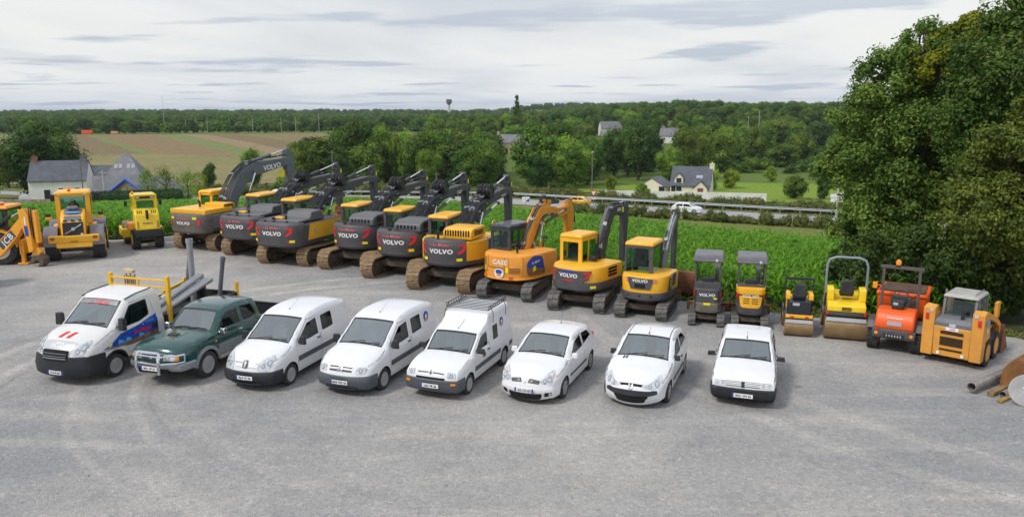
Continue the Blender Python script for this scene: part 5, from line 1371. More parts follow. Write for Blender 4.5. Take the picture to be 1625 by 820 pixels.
	for sg in (-1, 1):
		rp = MB(); rp.bb(-3.64, -3.54, sg * 1.12 - .05, sg * 1.12 + .05, z0, 1.66)
		if sg < 0: rp.beam([(-3.6, 1.50), (-2.5, 1.36)], [.12, .12], sg * 1.12 - .04, sg * 1.12 + .04)
		rp.build('rear_post', M1, root, bevel=.008)
	mb = MB(); mb.bb(-3.2, -3.26, -.9, -.7, .6, .72); mb.bb(-3.2, -3.26, .7, .9, .6, .72);
	for sg in (-1, 1):
		q = MB(); q.bb(-3.70, -3.60, sg * .8 - .12, sg * .8 + .12, .62, .74); q.build('tail_light', redrefl, root)
	# ---- the load, each piece its own thing, given in the truck's own axes
	Mx = Matrix.Translation(loc) @ Matrix.Rotation(R(90 - a), 4, 'Z')
	def load(name, label, cat, fn, m, group=None, **k):
		mb = MB(); fn(mb); o = mb.build(name, m, None, **k); o.matrix_world = Mx; tag(o, label, cat, group); return o
	gp = mat('grey_pipe', (.30, .31, .33), .4, var=.1, dirt=.3)
	def pipe(a, b, r): return lambda mb: mb.lathe([(r, 0), (r, (Vector(b) - Vector(a)).length - .18), (r * 1.15, (Vector(b) - Vector(a)).length - .16), (r * 1.15, (Vector(b) - Vector(a)).length), (r * .85, (Vector(b) - Vector(a)).length), (r * .85, .3)], 16, 0, Matrix.Translation(a) @ (Vector(b) - Vector(a)).to_track_quat('Z', 'Y').to_matrix().to_4x4())
	load('drain_pipe', 'tall upright grey pipe standing in the lorry bed', 'pipe', pipe((-3.35, -.55, .88), (-3.35, -.55, 3.15), .105), gp)
	load('drain_pipe', 'dark grey pipe leaning at the far side of the lorry bed', 'pipe', pipe((-3.0, .78, .9), (-3.15, .98, 2.62), .075), mat('dark_pipe', (.13, .14, .16), .45, dirt=.3))
	load('drain_pipe', 'dark grey pipe leaning against the rear yellow post of the lorry', 'pipe', pipe((-3.52, -1.0, 1.0), (-3.72, -.85, 2.6), .085), mat('dark_pipe'))
	for i in range(5):
		yy = .30 - .15 * i + (.07 if i > 2 else 0); zz = 1.12 + (.14 if i > 2 else 0)
		load('drain_pipe', ['far', 'middle', 'near', 'far', 'near'][i] + ' grey pipe of the ' + ('lower' if i < 3 else 'upper') + ' layer sloping across the lorry load', 'pipe', pipe((-.6, yy * .6 + .15, zz + .0), (-3.3, yy, zz + .62), .07), gp, 'grey pipes bundled on the lorry')
	load('blue_pipe', 'bright blue pipe lying across the rear of the lorry bed', 'pipe', lambda mb: mb.tube([(-3.45, -.45, 1.50), (-3.40, -1.02, 1.44)], .075, 12), mat('blue_pipe', (.02, .30, .62), .35))
	load('red_pipe', 'dark red pipe end lying beside the blue pipe', 'pipe', lambda mb: mb.tube([(-3.1, .2, 1.50), (-2.9, -.35, 1.45)], .06, 10), mat('dark_red_pipe', (.30, .03, .03), .5))
	def sacks(mb):
		rr = random.Random(5)
		for i in range(9):
			iv, jf = ICO; x, y = rr.uniform(-2.5, -1.3), rr.uniform(-.85, .1); s3 = (rr.uniform(.16, .28), rr.uniform(.14, .24), rr.uniform(.10, .17))
			mb.add([(x + v[0] * s3[0] * (1 + .2 * math.sin(v[1] * 7)), y + v[1] * s3[1], 1.24 + v[2] * s3[2] * (1 + .2 * math.sin(v[0] * 9))) for v in iv], [tuple(int(q) for q in f) for f in jf], i % 3, True)
	load('plastic_sack', 'crumpled grey plastic sheeting heaped in the lorry bed', 'sack', sacks, [mat('crumpled_plastic', (.40, .41, .43), .4, var=.4, scale=14, bump=.8), mat('grey_sheet', (.20, .21, .23), .5, var=.4), mat('beige_sack', (.48, .44, .36), .7, var=.2)])
	load('blue_crate', 'blue crate behind the headboard of the lorry', 'crate', lambda mb: mb.bb(-1.0, -.5, -.88, -.45, .88, 1.38), blue_m, bevel=.02)
	def stakes(mb):
		for i in range(8): x = -.46 - .03 * (i % 3); y = -.50 + .055 * i; mb.tube([(x - .2, y * .6 - .5, .95), (x - .22, y - .42, 2.36 + .07 * math.sin(i * 2.1))], .024, 5)
	load('tool_handles', 'bundle of wooden tool handles standing behind the headboard', 'tools', stakes, mat('old_wood', (.30, .20, .10), .8, var=.3))
	load('broom_head', 'pale broom head sticking up behind the headboard', 'broom', lambda mb: (mb.box((-.70, -.72, 2.52), (.16, .34, .10), 0, rx=-8), mb.tube([(-.65, -.65, 1.0), (-.70, -.72, 2.5)], .022, 5)), mat('pale_bristle', (.62, .50, .33), .9, var=.3), bevel=.02)
flatbed()
# ---------------- green pickup
def pickup():
	top = [(2.30, .48, 'c'), (2.34, .56), (2.34, .72), (2.31, .88), (2.22, 1.00), (1.8, 1.10), (1.02, 1.16, 'c'), (.50, 1.64, 'c'), (.2, 1.72), (-.4, 1.74), (-.96, 1.68, 'c'), (-1.12, 1.10, 'c'), (-2.70, 1.06, 'c'), (-2.73, .8), (-2.71, .50, 'c')]
	loc, a = place(-9.62, 21.25, 18, 1.38)
	root = thing('pickup_truck', 'dark green pickup with chrome bull bar and grey lower sides', 'pickup', loc, az=a, group=FG)
	c = Car(top=top, W=1.72, fl=.6, ft=.12, rl=.3, rt=.0, belt=1.08, tumble=.24, rr=.11, rw=.07, sill=.46, axf=1.38, axr=-1.60, ar=.43, rw_=.375, bp=2.5, bows=[.12, .14, .14, .13, .10, .07, .06, .04, .03, .03, .02, .0, .0, .0, .0], top_segs=(3, 4, 5, 7, 8, 9))
	h1 = roundpoly([(.80, 1.18), (.44, 1.54), (-.10, 1.60), (-.14, 1.17)], .05); h2 = roundpoly([(-.28, 1.18), (-.24, 1.61), (-.76, 1.58), (-.90, 1.24), (-.6, 1.18)], .06)
	# the load bed is open: cut its lid by making segment 11 a see-through opening
	bo, gl = c.body(root, green, [h1, h2], {6: (.92, 'windscreen'), 10: (.85, 'rear_window'), 11: (.93, 'bed_liner')})
	lin = gl[11]; me = lin.data
	bl = MB(); x0, x1, yb = -2.65, -1.16, .70; zt = 1.07; zf = .62
	for p in ([(x0, -yb, zf), (x1, -yb, zf), (x1, yb, zf), (x0, yb, zf)], [(x0, -yb, zf), (x0, yb, zf), (x0, yb, zt), (x0, -yb, zt)], [(x1, yb, zf), (x1, -yb, zf), (x1, -yb, zt), (x1, yb, zt)], [(x1, -yb, zf), (x0, -yb, zf), (x0, -yb, zt), (x1, -yb, zt)], [(x0, yb, zf), (x1, yb, zf), (x1, yb, zt), (x0, yb, zt)]): bl.add(p, [(0, 1, 2, 3)], 0)
	for q in np.linspace(x0 + .06, x1 - .06, 14):
		for sg in (-1, 1): bl.bb(q - .012, q + .012, sg * (yb - .008) - .01, sg * (yb - .008) + .01, zf, zt - .02)
	for q in np.linspace(-yb + .08, yb - .08, 12): bl.bb(x0, x1, q - .015, q + .015, zf, zf + .018); bl.bb(x1 - .02, x1 - .003, q - .012, q + .012, zf, zt - .02)
	for sg in (-1, 1): bl.bb(x0 - .03, x1 + .02, sg * (yb + .06) - .075, sg * (yb + .06) + .075, zt - .01, zt + .018)
	bl.bb(x0 - .06, x0 + .03, -yb, yb, zt - .012, zt + .016)
	o = bl.build('bed_liner', blackpl, root); bpy.data.objects.remove(lin)
	for h in (h1, h2): c.side_glass(root, h, glass_s)
	metal = mat('silver_paint', (.35, .38, .41), .35, .5, var=.08, dirt=.3)
	side_strip(root, c, -1.10, .92, .48, .80, metal, 'lower_cladding', .012); side_strip(root, c, -2.65, -2.07, .56, .80, metal, 'lower_cladding', .012)
	side_strip(root, c, -1.0, .90, .38, .47, mat('step_beige', (.45, .42, .36), .6), 'side_step', .06)
	for ax in (c.axf, c.axr): arch_trim(root, c, ax, metal, c.ar - .01, c.ar + .085, 4, 176, .045)
	bumper(root, c, .44, .66, metal, 1.86, .07)
	c.patch('air_intake', root, rect(-.5, .5, .46, .56), well, .085)
	headlight(c, root, roundpoly([(.36, .74), (.36, .88), (.58, .90), (.80, .88), (.82, .75)], .02), bowl=[(.48, .815, .055)], ind=[(.68, .75), (.81, .755), (.79, .87), (.68, .88)])
	c.patch('grille', root, roundpoly([(-.35, .74), (.35, .74), (.36, .885), (-.36, .885)], .02), dgrey, .012); c.patch('grille_bar', root, rect(-.34, .34, .80, .825), chrome, .03); c.patch('grille_bar', root, rect(-.36, .36, .875, .895), chrome, .03)
	c.patch('badge', root, circ(0, .815, .05, 14, .035), chrome, .04)
	bx = c.front(0, .7, 0)[0]
	bb_ = MB()
	for sg in (-1, 1):
		bb_.tube([(bx + .02, sg * .30, .40), (bx + .14, sg * .34, .44), (bx + .18, sg * .36, .62), (bx + .15, sg * .36, .88), (bx + .08, sg * .34, .97)], .044, 8)
	for zz in (.97,): bb_.tube([(bx + .08, -.34, zz), (bx + .10, 0, zz + .01), (bx + .08, .34, zz)], .040, 8)
	for zz in (.70, .90): bb_.tube([(bx - .30, -.82, zz - .01), (bx - .05, -.72, zz), (bx + .14, -.36, zz), (bx + .16, .36, zz), (bx - .05, .72, zz), (bx - .30, .82, zz - .01)], .024, 8)
	for sg in (-1, 1): bb_.tube([(bx - .28, sg * .82, .69), (bx - .30, sg * .82, .89)], .024, 8)
	bb_.build('bull_bar', chrome, root, merge=False)
	plate(root, '8961 XP 56', lambda o: (lambda u, v: (bx + .135 + o, u, .555 + v)))
	sc = MB(); sc.box((1.55, 0, 1.16), (.55, .62, .09), 0, ry=4, top=.82); sc.build('bonnet_scoop', green, root, bevel=.03, seg=3)
	si = MB(); si.box((1.62, 0, 1.213), (.16, .30, .012), 0, ry=5); si.build('scoop_intake', blackpl, root)
	seam(root, c, [[(.96, 1.10), (.92, .52), (-.20, .50), (-.22, 1.1), (-.16, 1.60), (.42, 1.54), (.92, 1.13)], [(2.0, 1.0), (1.6, 1.05), (1.05, 1.08)], [(-1.06, 1.08), (-1.06, .5)]])
	handle(root, c, -.06, 1.0, chrome)
	for sg in (-1, 1):
		mirror_part(root, .80, sg * .87, 1.18, (.12, .19, .15), chrome, sg)
		mb = MB(); mb.box((1.0, sg * (c.w(1.0, .92) + .004), .93), (.07, .02, .045)); mb.build('side_indicator', amber, root)
		mb = MB(); mb.box((.95, sg * (c.w(.95, 1.0) + .004), 1.02), (.14, .012, .05)); mb.build('side_badge', chrome, root)
	g = c.segs[6][0]
	for y0, y1 in ((.5, -.05), (.0, -.58)):
		w = c.w(*c.prof[g][:2]); pp = lambda y, f: Vector(c.P(g + f, y / w)) + Vector((c.NR[g + f][0], 0, c.NR[g + f][1])) * .03
		mb = MB(); mb.tube([pp(-y0, 0), pp(-(y0 + y1) / 2, 1), pp(-y1, 1)], .013, 5); mb.build('wiper', blackpl, root)
	add_wheels(root, [(1.38, .76), (1.38, -.76), (-1.60, .75), (-1.60, -.75)], .375, .25, 'alloy')
	d = MB(); d.bb(.55, 1.0, -.72, .72, .8, 1.08); d.build('dashboard', dashm, root, bevel=.03); seats(root, -.15, .72, .72)
	ci = MB(); ci.bb(-1.05, .9, -.74, .74, .5, .56); ci.build('cabin_floor', dashm, root); back_lights(root, c, .70, .98, .62, .78)
	ch = MB(); ch.bb(-2.4, 2.0, -.45, .45, .36, .50); ch.build('chassis', blackpl, root)
	root.scale = (1.05, 1.04, 1.05)
pickup()
# ================================================================ tracked machines (local +x forward, +y left)
FE = 'row of excavators with folded booms'
def track(root, x, y, L, H, w, steel=True, mats=None):
	"""one crawler: shoe belt + frame, sprocket, idler and rollers as its sub-parts"""
	r = H / 2; per = 2 * (L - H) + 2 * math.pi * r; ps = .19 if steel else .13
	if H < .6: ps = .085
	n = int(per / ps); ps = per / n; mb = MB()
	def at(s):
		s %= per; a = L - H
		if s < a: return (-a / 2 + s, r, 0)
		s -= a
		if s < math.pi * r: t = s / r; return (a / 2 + r * math.sin(t), r * math.cos(t), t)
		s -= math.pi * r
		if s < a: return (a / 2 - s, -r, math.pi)
		s -= a; t = s / r; return (-a / 2 - r * math.sin(t), -r * math.cos(t), math.pi + t)
	for i in range(n):
		px, pz, t = at((i + .5) * ps)
		sag = -.05 * H * math.sin(math.pi * (px + (L - H) / 2) / (L - H)) if t == 0 and abs(px) < (L - H) / 2 else 0
		M = T(px, 0, pz + r + sag) @ Matrix.Rotation(t, 4, 'Y')
		if steel:
			mb.box((0, 0, -.02), (ps * .84, w, .035), 0, M)
			for q in (-.33, 0, .33): mb.box((ps * q, 0, .012), (ps * .10, w * .99, .045), 0, M)
			mb.box((0, 0, -.06), (ps * .8, w * .34, .06), 1, M)
		else:
			th = .045 if H > .6 else .03
			mb.box((0, 0, -.03), (ps * 1.08, w, .04), 0, M)
			if i % 2 == 0:
				mb.box((0, w * .24, th * .3), (ps * .75, w * .44, th), 0, M); mb.box((ps * .25, -w * .24, th * .3), (ps * .75, w * .44, th), 0, M)
			mb.box((0, 0, -.06), (ps * .5, w * .25, .05), 0, M)
	sh = mats[0] if mats else (shoe if steel else shoeg)
	o = mb.build('track', [sh, dirtst], root, bevel=0, merge=False, loc=(x, y, 0))
	f = MB(); zc = r; hh = H * .22
	f.prism([(-L / 2 + r * 1.05, zc - hh), (L / 2 - r * 1.05, zc - hh), (L / 2 - r * 1.0, zc + hh * .4), (L / 2 - r * 1.6, zc + hh * 1.1), (-L / 2 + r * 1.7, zc + hh * 1.1), (-L / 2 + r * 1.0, zc + hh * .4)], -w * .30, w * .30, 'y')
	f.build('track_frame', dirtst, o, bevel=.015)
	for sx, nm in ((-1, 'sprocket'), (1, 'idler')):
		m = MB(); rr = r * .80; Rm = T(sx * (L / 2 - r), 0, r) @ Matrix.Rotation(R(90), 4, 'X')
		m.lathe([(rr, -w * .17), (rr, w * .17), (rr * .75, w * .22), (rr * .7, w * .25), (rr * .3, w * .25), (rr * .28, w * .30), (.001, w * .30)], 18, 0, Rm)
		m.lathe([(rr, w * .17), (rr, -w * .17), (rr * .75, -w * .22), (rr * .7, -w * .25), (rr * .3, -w * .25), (rr * .28, -w * .30), (.001, -w * .30)], 18, 0, Rm)
		m.build(nm, dirtst, o)
	k = max(4, int((L - H) / (H * .42)))
	for i in range(k):
		m = MB(); xx = -L / 2 + r * 1.25 + (L - 2.5 * r) * i / (k - 1); m.cyl((xx, -w * .32, r * .30), (xx, w * .32, r * .30), r * .20, n=10); m.build('roller', dirtst, o)
	return o
class Plan:
	"""plan outline of an excavator house: superellipse tail + straight sides"""
	def __init__(s, xc, Rx, Ry, e): s.xc, s.Rx, s.Ry, s.e = xc, Rx, Ry, e; s.tab()
	def raw(s, ph, ins=0):
		a = R(ph); c, q = math.cos(a), math.sin(a)
		return (s.xc - (s.Rx - ins) * abs(c) ** s.e * (1 if c >= 0 else -1), -(s.Ry - ins) * (abs(q) ** s.e) * (1 if q >= 0 else -1))
	def tab(s):
		s.ph = np.linspace(-90, 90, 361); P = np.array([s.raw(p) for p in s.ph]); d = np.r_[0, np.cumsum(np.hypot(*np.diff(P, axis=0).T))]; s.arc = d - np.interp(0, s.ph, d)
	def at(s, u, ins=0):
		"""u: arc length from the centre of the tail, positive to the right as seen from behind; beyond the tail it runs forward along the side"""
		m = s.arc[-1]
		if abs(u) <= m: return s.raw(float(np.interp(u, s.arc, s.ph)), ins)
		sg = 1 if u > 0 else -1; return (s.xc + (abs(u) - m), -sg * (s.Ry - ins))
	def nrm(s, u):
		a, b = s.at(u - .02), s.at(u + .02); return _out(Vector((b[0] - a[0], b[1] - a[1])).normalized(), s.at(u), s.xc)
def _out(d, p, xc):
	n = Vector((d.y, -d.x)); c = Vector((p[0] - (xc + .3), p[1]))
	return tuple(n) if n.dot(c) > 0 else tuple(-n)
def hwall(mb, pl, u0, u1, prof, mat=0, du=.12, top=False):
	"""wall between arc positions u0..u1; prof: [(z, inset)]"""
	n = max(2, int((u1 - u0) / du)); us = [u0 + (u1 - u0) * i / n for i in range(n + 1)]; vs = []
	for z, ins in prof:
		for u in us: x, y = pl.at(u, ins); vs.append((x, y, z))
	k = n + 1
	mb.add(vs, [(j * k + i, j * k + i + 1, (j + 1) * k + i + 1, (j + 1) * k + i) for j in range(len(prof) - 1) for i in range(n)], mat, True)
	return us
def slab(mb, pl, u0, u1, z, ins, xend=None, mat=0, du=.12, flip=False):
	n = max(2, int((u1 - u0) / du)); P = [pl.at(u0 + (u1 - u0) * i / n, ins) for i in range(n + 1)]
	if xend is not None: P = P + [(xend, P[-1][1]), (xend, P[0][1])]
	mb.add([(x, y, z) for x, y in P], [tuple(range(len(P)))[::-1] if flip else tuple(range(len(P)))], mat)
def on_wall(pl, off, ins=0.0):
	def f(u, z):
		x, y = pl.at(u, ins); n = pl.nrm(u); return (x + n[0] * off, y + n[1] * off, z)
	return f
def cab(root, x0, x1, y0, y1, z0, z1, post, roofm, gm=None, rearwin=(.12, .86, .45, .93), sidewin=(.06, .95, .22, .93), slope=.12, roofh=.15, over=.07, seat_=True, door=True, gy=None, rounded=.08):
	"""operator's cab: x forward. windows are fractions of each wall"""
	gm = gm or glass_c; mb = MB(); w = y1 - y0; L = x1 - x0; h = z1 - z0; G = []
	def wall(P, U, V, wl, hl, wins, nm, thick=.05):
		f = plane(P, U, V); hs = [roundpoly(rect(a * wl, b * wl, c * hl, d * hl), rounded) for a, b, c, d in wins]
		mb.region(rect(0, wl, 0, hl), hs, f, 0, sp=.5, grid=False, dens=.3)
		N_ = Vector(U).cross(Vector(V)).normalized()
		mb.region(rect(0, wl, 0, hl), hs, lambda a, b: f(a, b) - N_ * thick, 0, sp=.5, grid=False, dens=.3, flip=True)
		for hh in hs:
			d = densify(hh, .3); n = len(d); mb.add([f(a, b) for a, b in d] + [f(a, b) - N_ * thick for a, b in d], [(i, (i + 1) % n, n + (i + 1) % n, n + i) for i in range(n)], 0)
			g = MB(); g.region(shrink(hh, 1.01), [], lambda a, b: f(a, b) - N_ * thick * .4, 0, sp=.5, grid=False); G.append(g)
			g.build('window', gm, root)
	wall((x0, y1, z0), (0, -1, 0), (0, 0, 1), w, h, [rearwin], 'rear')
	wall((x0, y0, z0), (1, 0, 0), (0, 0, 1), L, h, [sidewin] if not isinstance(sidewin, list) else sidewin, 'right')
	wall((x1, y1, z0), (-1, 0, 0), (0, 0, 1), L, h, [(.05, .52, .15, .93), (.58, .94, .35, .93)] if door else [(.06, .94, .2, .93)], 'left')
	wall((x1, y0, z0), (0, 1, 0), (0, 0, 1), w, h, [(.08, .92, .12, .93)], 'front')
	mb.build('cab', post, root)
	r = MB(); cz = z1 + roofh / 2; r.box(((x0 + x1) / 2 + over * .3, (y0 + y1) / 2, cz), (L + over * 2, w + over * .8, roofh), 0, top=.94, topy=.90)
	r.build('roof', roofm, root, bevel=roofh * .38, seg=3)
	if seat_:
		s = MB(); xm = x0 + L * .40; ym = (y0 + y1) / 2; s.box((xm + .12, ym, z0 + .35), (.5, .5, .14)); s.box((xm - .14, ym, z0 + .70), (.14, .48, .7), 0, ry=-8); s.box((xm - .20, ym, z0 + 1.1), (.1, .26, .2)); s.bb(xm - .1, xm + .3, ym - .35, ym - .25, z0 + .1, z0 + .62); s.bb(xm - .1, xm + .3, ym + .25, ym + .35, z0 + .1, z0 + .62)
		s.build('seat', seatm, root, bevel=.04)
	fl = MB(); fl.bb(x0 + .05, x1 - .05, y0 + .05, y1 - .05, z0 + .0, z0 + .06); fl.build('cab_floor', dashm, root)
def ram(root, a, b, r=.07, y=0.0, frac=.55, body=None, nm='hydraulic_ram'):
	mb = MB(); A, B = Vector((a[0], y, a[1])), Vector((b[0], y, b[1])); m_ = A + (B - A) * frac
	mb.cyl(A, m_, r, n=10); mb.cyl(A + (m_ - A) * .95, m_ + (B - A) * .01, r * 1.12, n=10); mb.cyl(m_, B, r * .5, n=8, mat=1)
	for p in (A, B): mb.cyl(p - Vector((0, r * 1.3, 0)), p + Vector((0, r * 1.3, 0)), r * .9, n=8)
	mb.build(nm, [body or boomg, chrome], root, merge=False)
def hoses(root, pts, y0, n, r=.022, seed=1, name='hose', spread=.08):
	rr = random.Random(seed)
	for i in range(n):
		mb = MB(); y = y0 + (i - (n - 1) / 2) * r * 2.6; P = []
		for j, (x, z) in enumerate(pts): P.append((x + rr.uniform(-.02, .02), y + rr.uniform(-.012, .012), z + rr.uniform(0, spread)))
		P = [(a, b, c) for a, b, c in P]; Q = []
		for j in range(len(P) - 1):
			for t in (0, .33, .66): Q.append(tuple(P[j][k] + (P[j + 1][k] - P[j][k]) * t for k in range(3)))
		Q.append(P[-1]); Q = [Q[0]] + [tuple((Q[j - 1][k] + Q[j][k] * 2 + Q[j + 1][k]) / 4 for k in range(3)) for j in range(1, len(Q) - 1)] + [Q[-1]]
		mb.tube(Q, r, 5)
		for j in (2, len(Q) // 2, len(Q) - 3): mb.cyl(Q[j], Vector(Q[j]) + (Vector(Q[j + 1]) - Vector(Q[j])).normalized() * .14, r * 1.35, n=6, mat=1)
		mb.build(name, [hosem, steel], root, merge=False)
def hose_reel(root, x, z, r, w, y=0):
	"""fat bundle of coiled hoses round the boom joint"""
	mb = MB(); n = 9
	for i in range(n):
		yy = y + (i - (n - 1) / 2) * w / n; q = r * (1 - .10 * ((i * 7) % 3)); pts = [(x + q * 1.15 * math.cos(t), yy + .012 * math.sin(3 * t + i), z + q * math.sin(t) + .02 * math.sin(i)) for t in np.linspace(-.3, 2 * math.pi - .5, 19)]
		mb.tube(pts, .030, 5)
	mb.cyl((x, y - w / 2, z), (x, y + w / 2, z), r * .72, n=14)
	mb.build('hose_bundle', hosem, root, merge=False)
def bucket(root, x, z, s, m, y=0, w=1.1, ang=0):
	mb = MB(); P = [(-.55, .35), (-.50, -.05), (-.28, -.42), (.10, -.55), (.48, -.45), (.62, -.30)]
	P2 = [(-.49, .35), (-.44, -.03), (-.24, -.36), (.10, -.49), (.46, -.39), (.60, -.27)]
	M = T(x, y, z, 0, ang, 0, s)
	mb.prism([*P, *P2[::-1]], -w / 2 / s, w / 2 / s, 'y', M=M)
	for sg in (-1, 1): mb.prism(P + [(.30, .05), (-.1, .38)], sg * w / 2 / s, sg * (w / 2 - .05) / s, 'y', M=M)
	for i in range(5): mb.box((.68, (-.42 + .21 * i) * w / s, -.28), (.18, .08, .06), 0, M, top=.6)
	mb.box((-.38, 0, .42), (.30, .30, .22), 0, M)
	return mb.build('bucket', m, root, bevel=.012)
def handrail(root, pts, m, r=.022, name='handrail'):
	mb = MB(); mb.tube(pts, r, 6); return mb.build(name, m, root, merge=False)
def swoosh(mb, f, k, flip, mat=0, w=.09):
	"""red angular tail mark; k=+1 right side, -1 left side"""
	g = lambda pts: [(k * a, b) for a, b in pts]
	mb.region(g([(.76, .28), (1.04, .30), (1.10, .27), (1.03, .02), (.84, -.12), (.74, -.12), (.74, -.07), (.90, .06), (.98, .21), (.76, .21)]), [], f, mat, sp=.12, grid=False)
def big_excavator(name, label, loc, az, P):
	root = thing(name, label, 'excavator', loc, az=az, group=FE)
	w = P.get('shoe', .60); g = P.get('gauge', 2.39) / 2; L = P.get('L', 4.35); H = .93
	steel = P.get('steel', True)
	track(root, 0, g, L, H, w, steel); track(root, 0, -g, L, H, w, steel)
	u = MB(); u.bb(-1.0, 1.0, -.85, .85, .45, .82); u.box((0, 0, .62), (L * .55, 1.2, .30), 0);
	for sx in (-1, 1): u.box((sx * .8, 0, .60), (.5, 2 * g - .3, .26), 0)
	u.cyl((0, 0, .8), (0, 0, 1.06), .62, n=24); u.build('undercarriage', dirtst, root, bevel=.03)
	pl = Plan(*P['plan']); m = pl.arc[-1]; ud = P['cw']; zb, zt = P.get('zb', 1.08), P.get('zt', 2.22); xf = P.get('xf', 1.75)
	side = m + (xf - pl.xc)
	# deck
	d = MB(); hwall(d, pl, -side, side, [(zb + .04, .10), (zb + .02, .03), (zb + .20, .03), (zb + .22, .08)], 0); slab(d, pl, -side, side, zb + .04, .10, flip=True); slab(d, pl, -side, side, zb + .22, .08)
	d.bb(xf - .05, xf + .02, -pl.Ry + .05, pl.Ry - .05, zb + .04, zb + .22); d.build('platform', P.get('deckm', dgrey), root)
	# counterweight
	c = MB(); prof = [(zb - .05, .22), (zb - .05, .10), (zb + .06, .0), (zb + .40, -.012), (zb + .44, -.025), (zt - .35, -.035), (zt - .10, -.01), (zt - .02, .04), (zt, .12)]
	hwall(c, pl, -ud, ud, prof, 0, .10); slab(c, pl, -ud, ud, zt, .12, du=.10); slab(c, pl, -ud, ud, zb - .05, .22, flip=True)
	for sg in (-1, 1):
		e = [(*pl.at(sg * ud, q), z) for z, q in prof]; f_ = [(*pl.at(sg * ud, .5), z) for z, q in prof]
		k = len(prof); c.add(e + f_, [(i, i + 1, k + i + 1, k + i) if sg < 0 else (k + i, k + i + 1, i + 1, i) for i in range(k - 1)], 0)
	cw = c.build('counterweight', P.get('cwm', dgrey), root, ang=28)
	face = lambda off: on_wall(pl, off + .038)
	zc = P.get('ztext', (zb + zt) / 2 + .08)
	mb = MB(); mb.text('VOLVO', .265 * P.get('ts', 1), lambda a, b: face(.012)(a, zc + b), 0, bold=.035, sx=1.18, spacing=1.05); mb.build('lettering', whitem, cw, merge=False)
	sc = P.get('ts', 1)
	mb = MB(); mb.text('Le Médec', .17 * sc, lambda a, b: face(.012)(a, zc + .28 * sc + b), 0, bold=.02, shear=.35, sx=1.15); mb.text('SARL', .07, lambda a, b: face(.012)(a - .47 * sc, zc + .27 * sc + b), 0); mb.text('TP', .08, lambda a, b: face(.012)(a + .47 * sc, zc + .27 * sc + b), 0, bold=.02)
	mb.build('owner_lettering', P.get('ownm', mat('pale_red', (.72, .16, .18), .5)), cw, merge=False)
	if P.get('swoosh', True):
		for k in (-1, 1):
			mb = MB(); swoosh(mb, lambda a, b: face(.012)(a * P.get('sws', 1), zc + b * 1.0), k, False); mb.build('tail_marking', redm, cw, merge=False)
	else:
		for k in (-1, 1): mb = MB(); mb.region([(k * .86, zc - .12), (k * 1.0, zc - .12), (k * 1.06, zc + .18), (k * .92, zc + .18)], [], face(.012), 0, sp=.2, grid=False); mb.build('tail_marking', redm, cw, merge=False)
	zr = P.get('zrefl', zb + .28)
	for k in (-1, 1):
		mb = MB(); a = P.get('urefl', .95); mb.region([(k * (a - .12), zr - .06), (k * (a + .12), zr - .06), (k * (a + .12), zr + .06), (k * (a - .12), zr + .06)], [], face(.014), 0, sp=.2, grid=False)
		if P.get('redend', False): mb.region([(k * (a - .19), zr - .06), (k * (a - .12), zr - .06), (k * (a - .12), zr + .06), (k * (a - .19), zr + .06)], [], face(.014), 1, sp=.2, grid=False)
		mb.build('reflector', [yelrefl, redrefl], cw, merge=False)
	# bodywork on both sides behind the cab
	for k in (-1, 1):
		xe = xf if k > 0 else P['cab'][0]; ue = m + (xe - pl.xc); zs = P.get('zside', zt - .08)
		s = MB(); pr = [(zb + .20, .0), (zs - .06, .0), (zs, .05)]
		hwall(s, pl, *( (ud, ue) if k > 0 else (-ue, -ud)), pr, 0, .12); pp = [pl.at(k * (ud + (ue - ud) * i / 10), .05) for i in range(11)]
		s.add([(x, y, zs) for x, y in pp] + [(x, min(abs(y), abs(y)) * 0 + (-.15 * k), zs) for x, y in pp], [(i, i + 1, 12 + i, 11 + i) if k < 0 else (11 + i, 12 + i, i + 1, i) for i in range(10)], 0)
		s.bb(xe - .03, xe, -k * .2, -k * (pl.Ry - .03), zb + .2, zs - .01)
		so = s.build('side_panel', P['sidem'], root, ang=30)
		f = on_wall(pl, .012)
		if k > 0:
			for fn in P.get('side_art', []): fn(so, pl, f, ud, ue, zb, zs)
		vp = MB()
		for q in range(5): vp.region(rect(k * (ue - .35) - .12, k * (ue - .35) + .12, zs - .20 - q * .06, zs - .17 - q * .06), [], f, 0, sp=.3, grid=False)
		if k < 0: vp.build('vent', well, so, merge=False)
	# engine hood
	P['hood'](root, pl, zt)
	cx0, cx1, cy0, cy1, cz0, cz1 = P['cab']
	cab(root, cx0, cx1, cy0, cy1, cz0, cz1, P.get('post', dgrey), P.get('roofm', yell), P.get('gm'), rearwin=P.get('rearwin', (.14, .86, .50, .93)), sidewin=P.get('sidewin', [(.05, .30, .42, .93), (.36, .94, .25, .93)]))
	for yy in (cy0 + .12, cy1 - .12):
		q = MB(); q.box((cx0 - .06, yy, cz1 - .02), (.07, .12, .07)); q.build('work_light', P.get('post', dgrey), root, bevel=.01)
	# right front box, steps and rail
	if P.get('box', True):
		b = MB(); b.bb(.55, xf - .03, -pl.Ry + .04, -.50, zb + .2, P.get('zbox', 1.78)); b.build('tool_box', P.get('boxm', yell), root, bevel=.03)
	rm = P.get('railm', handr); zq = P.get('zbox', 1.78)
	y = -pl.Ry + .10; top_ = P.get('zrail', 2.75)
	handrail(root, [(.75, y, zq - .05), (.78, y, top_ - .12), (.88, y, top_), (1.12, y, top_), (1.22, y, top_ - .12), (1.42, y, zq)], rm)
	handrail(root, [(1.60, y + .05, 1.3), (1.66, y + .05, 2.3), (1.60, y + .35, 2.42), (1.58, y + .38, 1.85)], rm)
